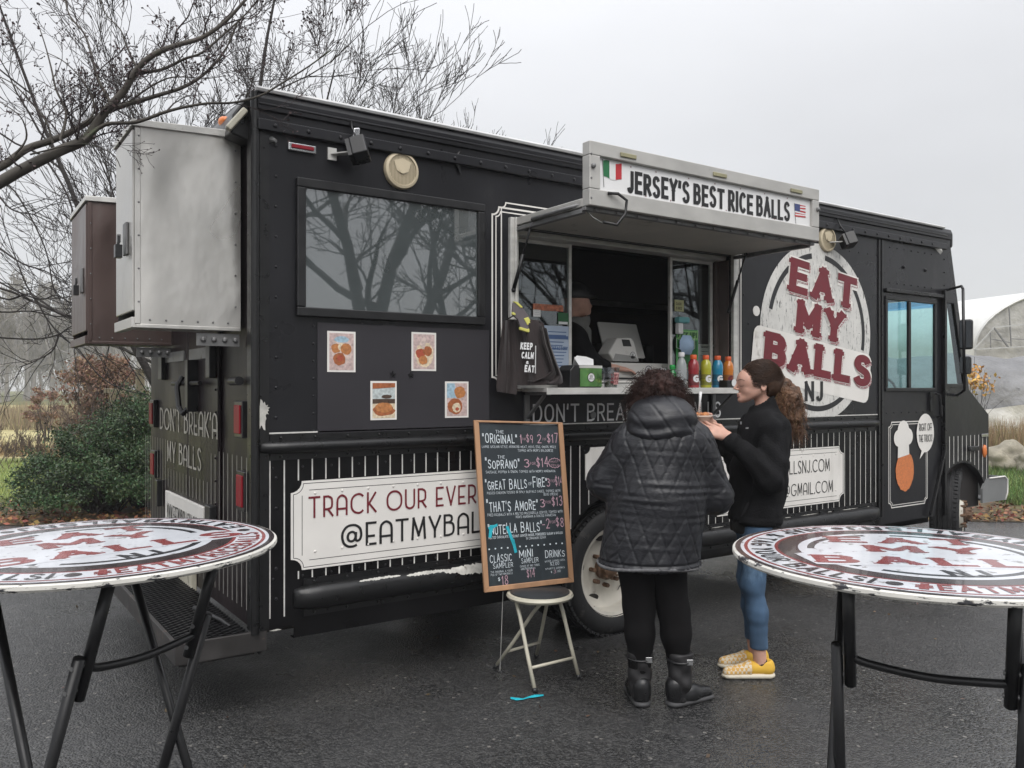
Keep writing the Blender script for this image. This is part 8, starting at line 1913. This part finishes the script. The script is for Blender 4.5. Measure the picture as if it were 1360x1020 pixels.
# checked yellow slip-on shoes
def checker():
    m = bpy.data.materials.new('checked_canvas'); m.use_nodes = True; n, l = m.node_tree.nodes, m.node_tree.links; p = n['Principled BSDF']; p.inputs['Roughness'].default_value = .8
    tcn = n.new('ShaderNodeTexCoord'); mp = n.new('ShaderNodeMapping'); mp.inputs['Rotation'].default_value = (0, 0, TH+.78); l.new(tcn.outputs['Object'], mp.inputs[0]); ck = n.new('ShaderNodeTexChecker'); ck.inputs['Scale'].default_value = 62
    ck.inputs['Color1'].default_value = (.62, .36, .10, 1); ck.inputs['Color2'].default_value = (.68, .60, .46, 1); l.new(mp.outputs[0], ck.inputs['Vector']); l.new(ck.outputs['Color'], p.inputs['Base Color']); return m
m_chk = checker()
for (x, y) in ((.005, -.085), (.025, .085)):
    T_ = T2
    up = [('c', (x+.04, y, .060), (x-.03, y, .058), .036, .037, {'k': .02}), ('c', (x-.03, y, .052), (x-.165, y-.012, .034), .040, .030, {'k': .03})]
    blob('shoe_toe', up, .006, m_chk, g, .02, T=T_, cut=lambda P: np.maximum(np.maximum(.022-P[..., 2], P[..., 0]-(x-.045)), -sdf_ell(P, (x+.02, y, .115), (.062, .034, .045))))
    hl = [('c', (x+.045, y, .055), (x-.035, y, .055), .0385, .039, {'k': .02}), ('c', (x+.045, y, .055), (x+.045, y, .075), .036, .034)]
    blob('shoe_heel', hl, .006, m_yshoe, g, .02, T=T_, cut=lambda P: np.maximum(np.maximum(.022-P[..., 2], (x-.047)-P[..., 0]), -sdf_ell(P, (x+.018, y, .118), (.058, .033, .042))))
    so = [('c', (x+.045, y, .018), (x-.165, y-.012, .018), .044, .036, (1, 1, .48))]
    blob('shoe_sole', so, .006, m_sole, g, .02, T=T_, cut=lambda P: np.maximum(.001-P[..., 2], P[..., 2]-.034))
    blob('ankle_sock', [('c', (x+.012, y, .10), (x+.005, y, .055), .034, .034)], .006, m_sock2, g, .02, T=T_, cut=lambda P: P[..., 2]-(.088+.3*(P[..., 0]-x)))
# hands
hw = (-.185, -.175, 1.295); pr = [('c', (-.12, -.19, 1.235), hw, .033, .027)]+hand(hw, (-.12, .035, .045), (.15, -.05, -1), (-.1, .4, .6), .35, .08, 1.02, (-.3, -.2))
blob('hand', pr, .0036, m_skin, g, .012, T=T2)
hw = (-.20, .09, 1.345); pr = [('c', (-.15, .12, 1.29), hw, .031, .026)]+hand(hw, (-.10, -.05, .03), (.1, .6, .5), (0, -.3, .9), .9, .05, 1.0, (.4, .5))
blob('hand', pr, .0036, m_skin, g, .012, T=T2)
# food: paper tray, rice balls, fork, napkin
fc = T2 @ Vector((-.305, -.10, 1.385)); t = thing('food_tray', 'white paper tray of rice balls in the hands of the customer with the ponytail', 'food', fc)
b = MB(); b.lathe([(.038, -.012), (.058, .018), (.060, .019), (.036, -.010), (.0001, -.010)], fc, n=20, cap=False); b.build('paper_tray', mk('greasy_paper', (.62, .5, .42), .6), t, smooth=True, recalc=False)
for dx, dy, dz in ((-.022, 0, .014), (.022, -.008, .016), (.0, .024, .016)):
    b = MB(); b.sphere(fc+RGT*dx+FWD*dy+Vector((0, 0, dz)), .021, 12, 8); b.build('rice_ball', mk('fried_crust', (.48, .20, .08), .7, var=.4, scale=60, bump=.6, bscale=120), t, smooth=True)
q0 = T2 @ Vector((-.315, -.09, 1.40)); t = thing('plastic_fork', 'white plastic fork standing upright in the food tray', 'fork', q0)
b = MB(); e = T2 @ Vector((-.305, -.09, 1.53)); b.tube([q0, q0.lerp(e, .6), e], [.008, .006, .009], 6); b.build('fork', sm_w, t, smooth=True)
q0 = T2 @ Vector((-.245, -.03, 1.395)); b = MB(); b.bar(q0, T2 @ Vector((-.20, -.06, 1.405)), .012, .003); b.bar(q0, T2 @ Vector((-.265, .0, 1.41)), .03, .004); tag(b.build('napkin', sm_w), 'folded white napkin between the fingers of the customer with the ponytail', 'napkin')

# ---------------------------------------------------------------- vendor inside
vp = onY(767, 400, 4.42); T3 = Matrix.Translation((vp.x-.02, 4.42, .76)) @ Matrix.Rotation(-.35, 4, 'Z')
v = thing('person', 'vendor in a dark cap and jacket bending over the counter inside the truck', 'person', T3.translation)
hz_ = vp.z-.76
vb = [('e', (0, 0, hz_), (.095, .078, .10)), ('e', (.06, 0, hz_-.05), (.045, .05, .06)), ('c', (.095, 0, hz_-.01), (.112, 0, hz_-.035), .008, .012, {'k': .01}), ('e', (.085, 0, hz_-.075), (.018, .02, .012)), ('c', (-.02, 0, hz_-.06), (-.06, 0, hz_-.18), .05, .06),
      ('c', (-.06, -.12, hz_-.25), (-.06, .12, hz_-.25), .07, .07), ('c', (-.07, 0, hz_-.3), (-.12, 0, .85), .13, .12), ('c', (-.10, -.08, .85), (-.08, -.09, .08), .09, .05), ('c', (-.14, .08, .85), (-.12, .09, .08), .09, .05),
      ('c', (-.05, -.18, hz_-.28), (.02, -.24, .96), .045, .04), ('c', (.02, -.24, .96), (.2, -.22, .92), .038, .028)]
blob('body', vb, .011, m_skin, v, .03, T=T3)
blob('hand', [('c', (.14, -.22, .93), (.2, -.22, .92), .028, .026)]+hand((.2, -.22, .92), (1, .1, -.1), (0, 0, 1), (0, 1, .2), .4), .005, m_skin, v, .01, T=T3)
blob('jacket', [('c', (-.06, -.13, hz_-.26), (-.06, .13, hz_-.26), .095, .095), ('c', (-.07, 0, hz_-.3), (-.12, 0, .82), .17, .16, (.85, 1.05, 1)), ('c', (-.05, -.18, hz_-.28), (.02, -.24, .96), .075, .065), ('c', (.02, -.24, .96), (.13, -.225, .93), .06, .045)], .011, m_fleece, v, .04, T=T3, cut=lambda P: np.maximum(.78-P[..., 2], -sdf_ell(P, (0, 0, hz_-.07), (.09, .09, .12))))
blob('hood_collar', [('c', (.03, 0, hz_-.13), (-.03, 0, hz_-.2), .075, .10), ('c', (.08, -.05, hz_-.2), (.07, -.10, hz_-.42), .018, .014)], .009, mk('grey_hoodie', (.22, .22, .21), .9), v, .03, T=T3, cut=lambda P: -sdf_ell(P, (.02, 0, hz_-.08), (.07, .07, .08)))
blob('cap', [('e', (-.005, 0, hz_+.045), (.105, .09, .085)), ('e', (.10, 0, hz_+.03), (.06, .06, .012), {'k': .02})], .007, M['ink'], v, .02, T=T3, cut=lambda P: hz_+.012-P[..., 2]+.0*P[..., 0])
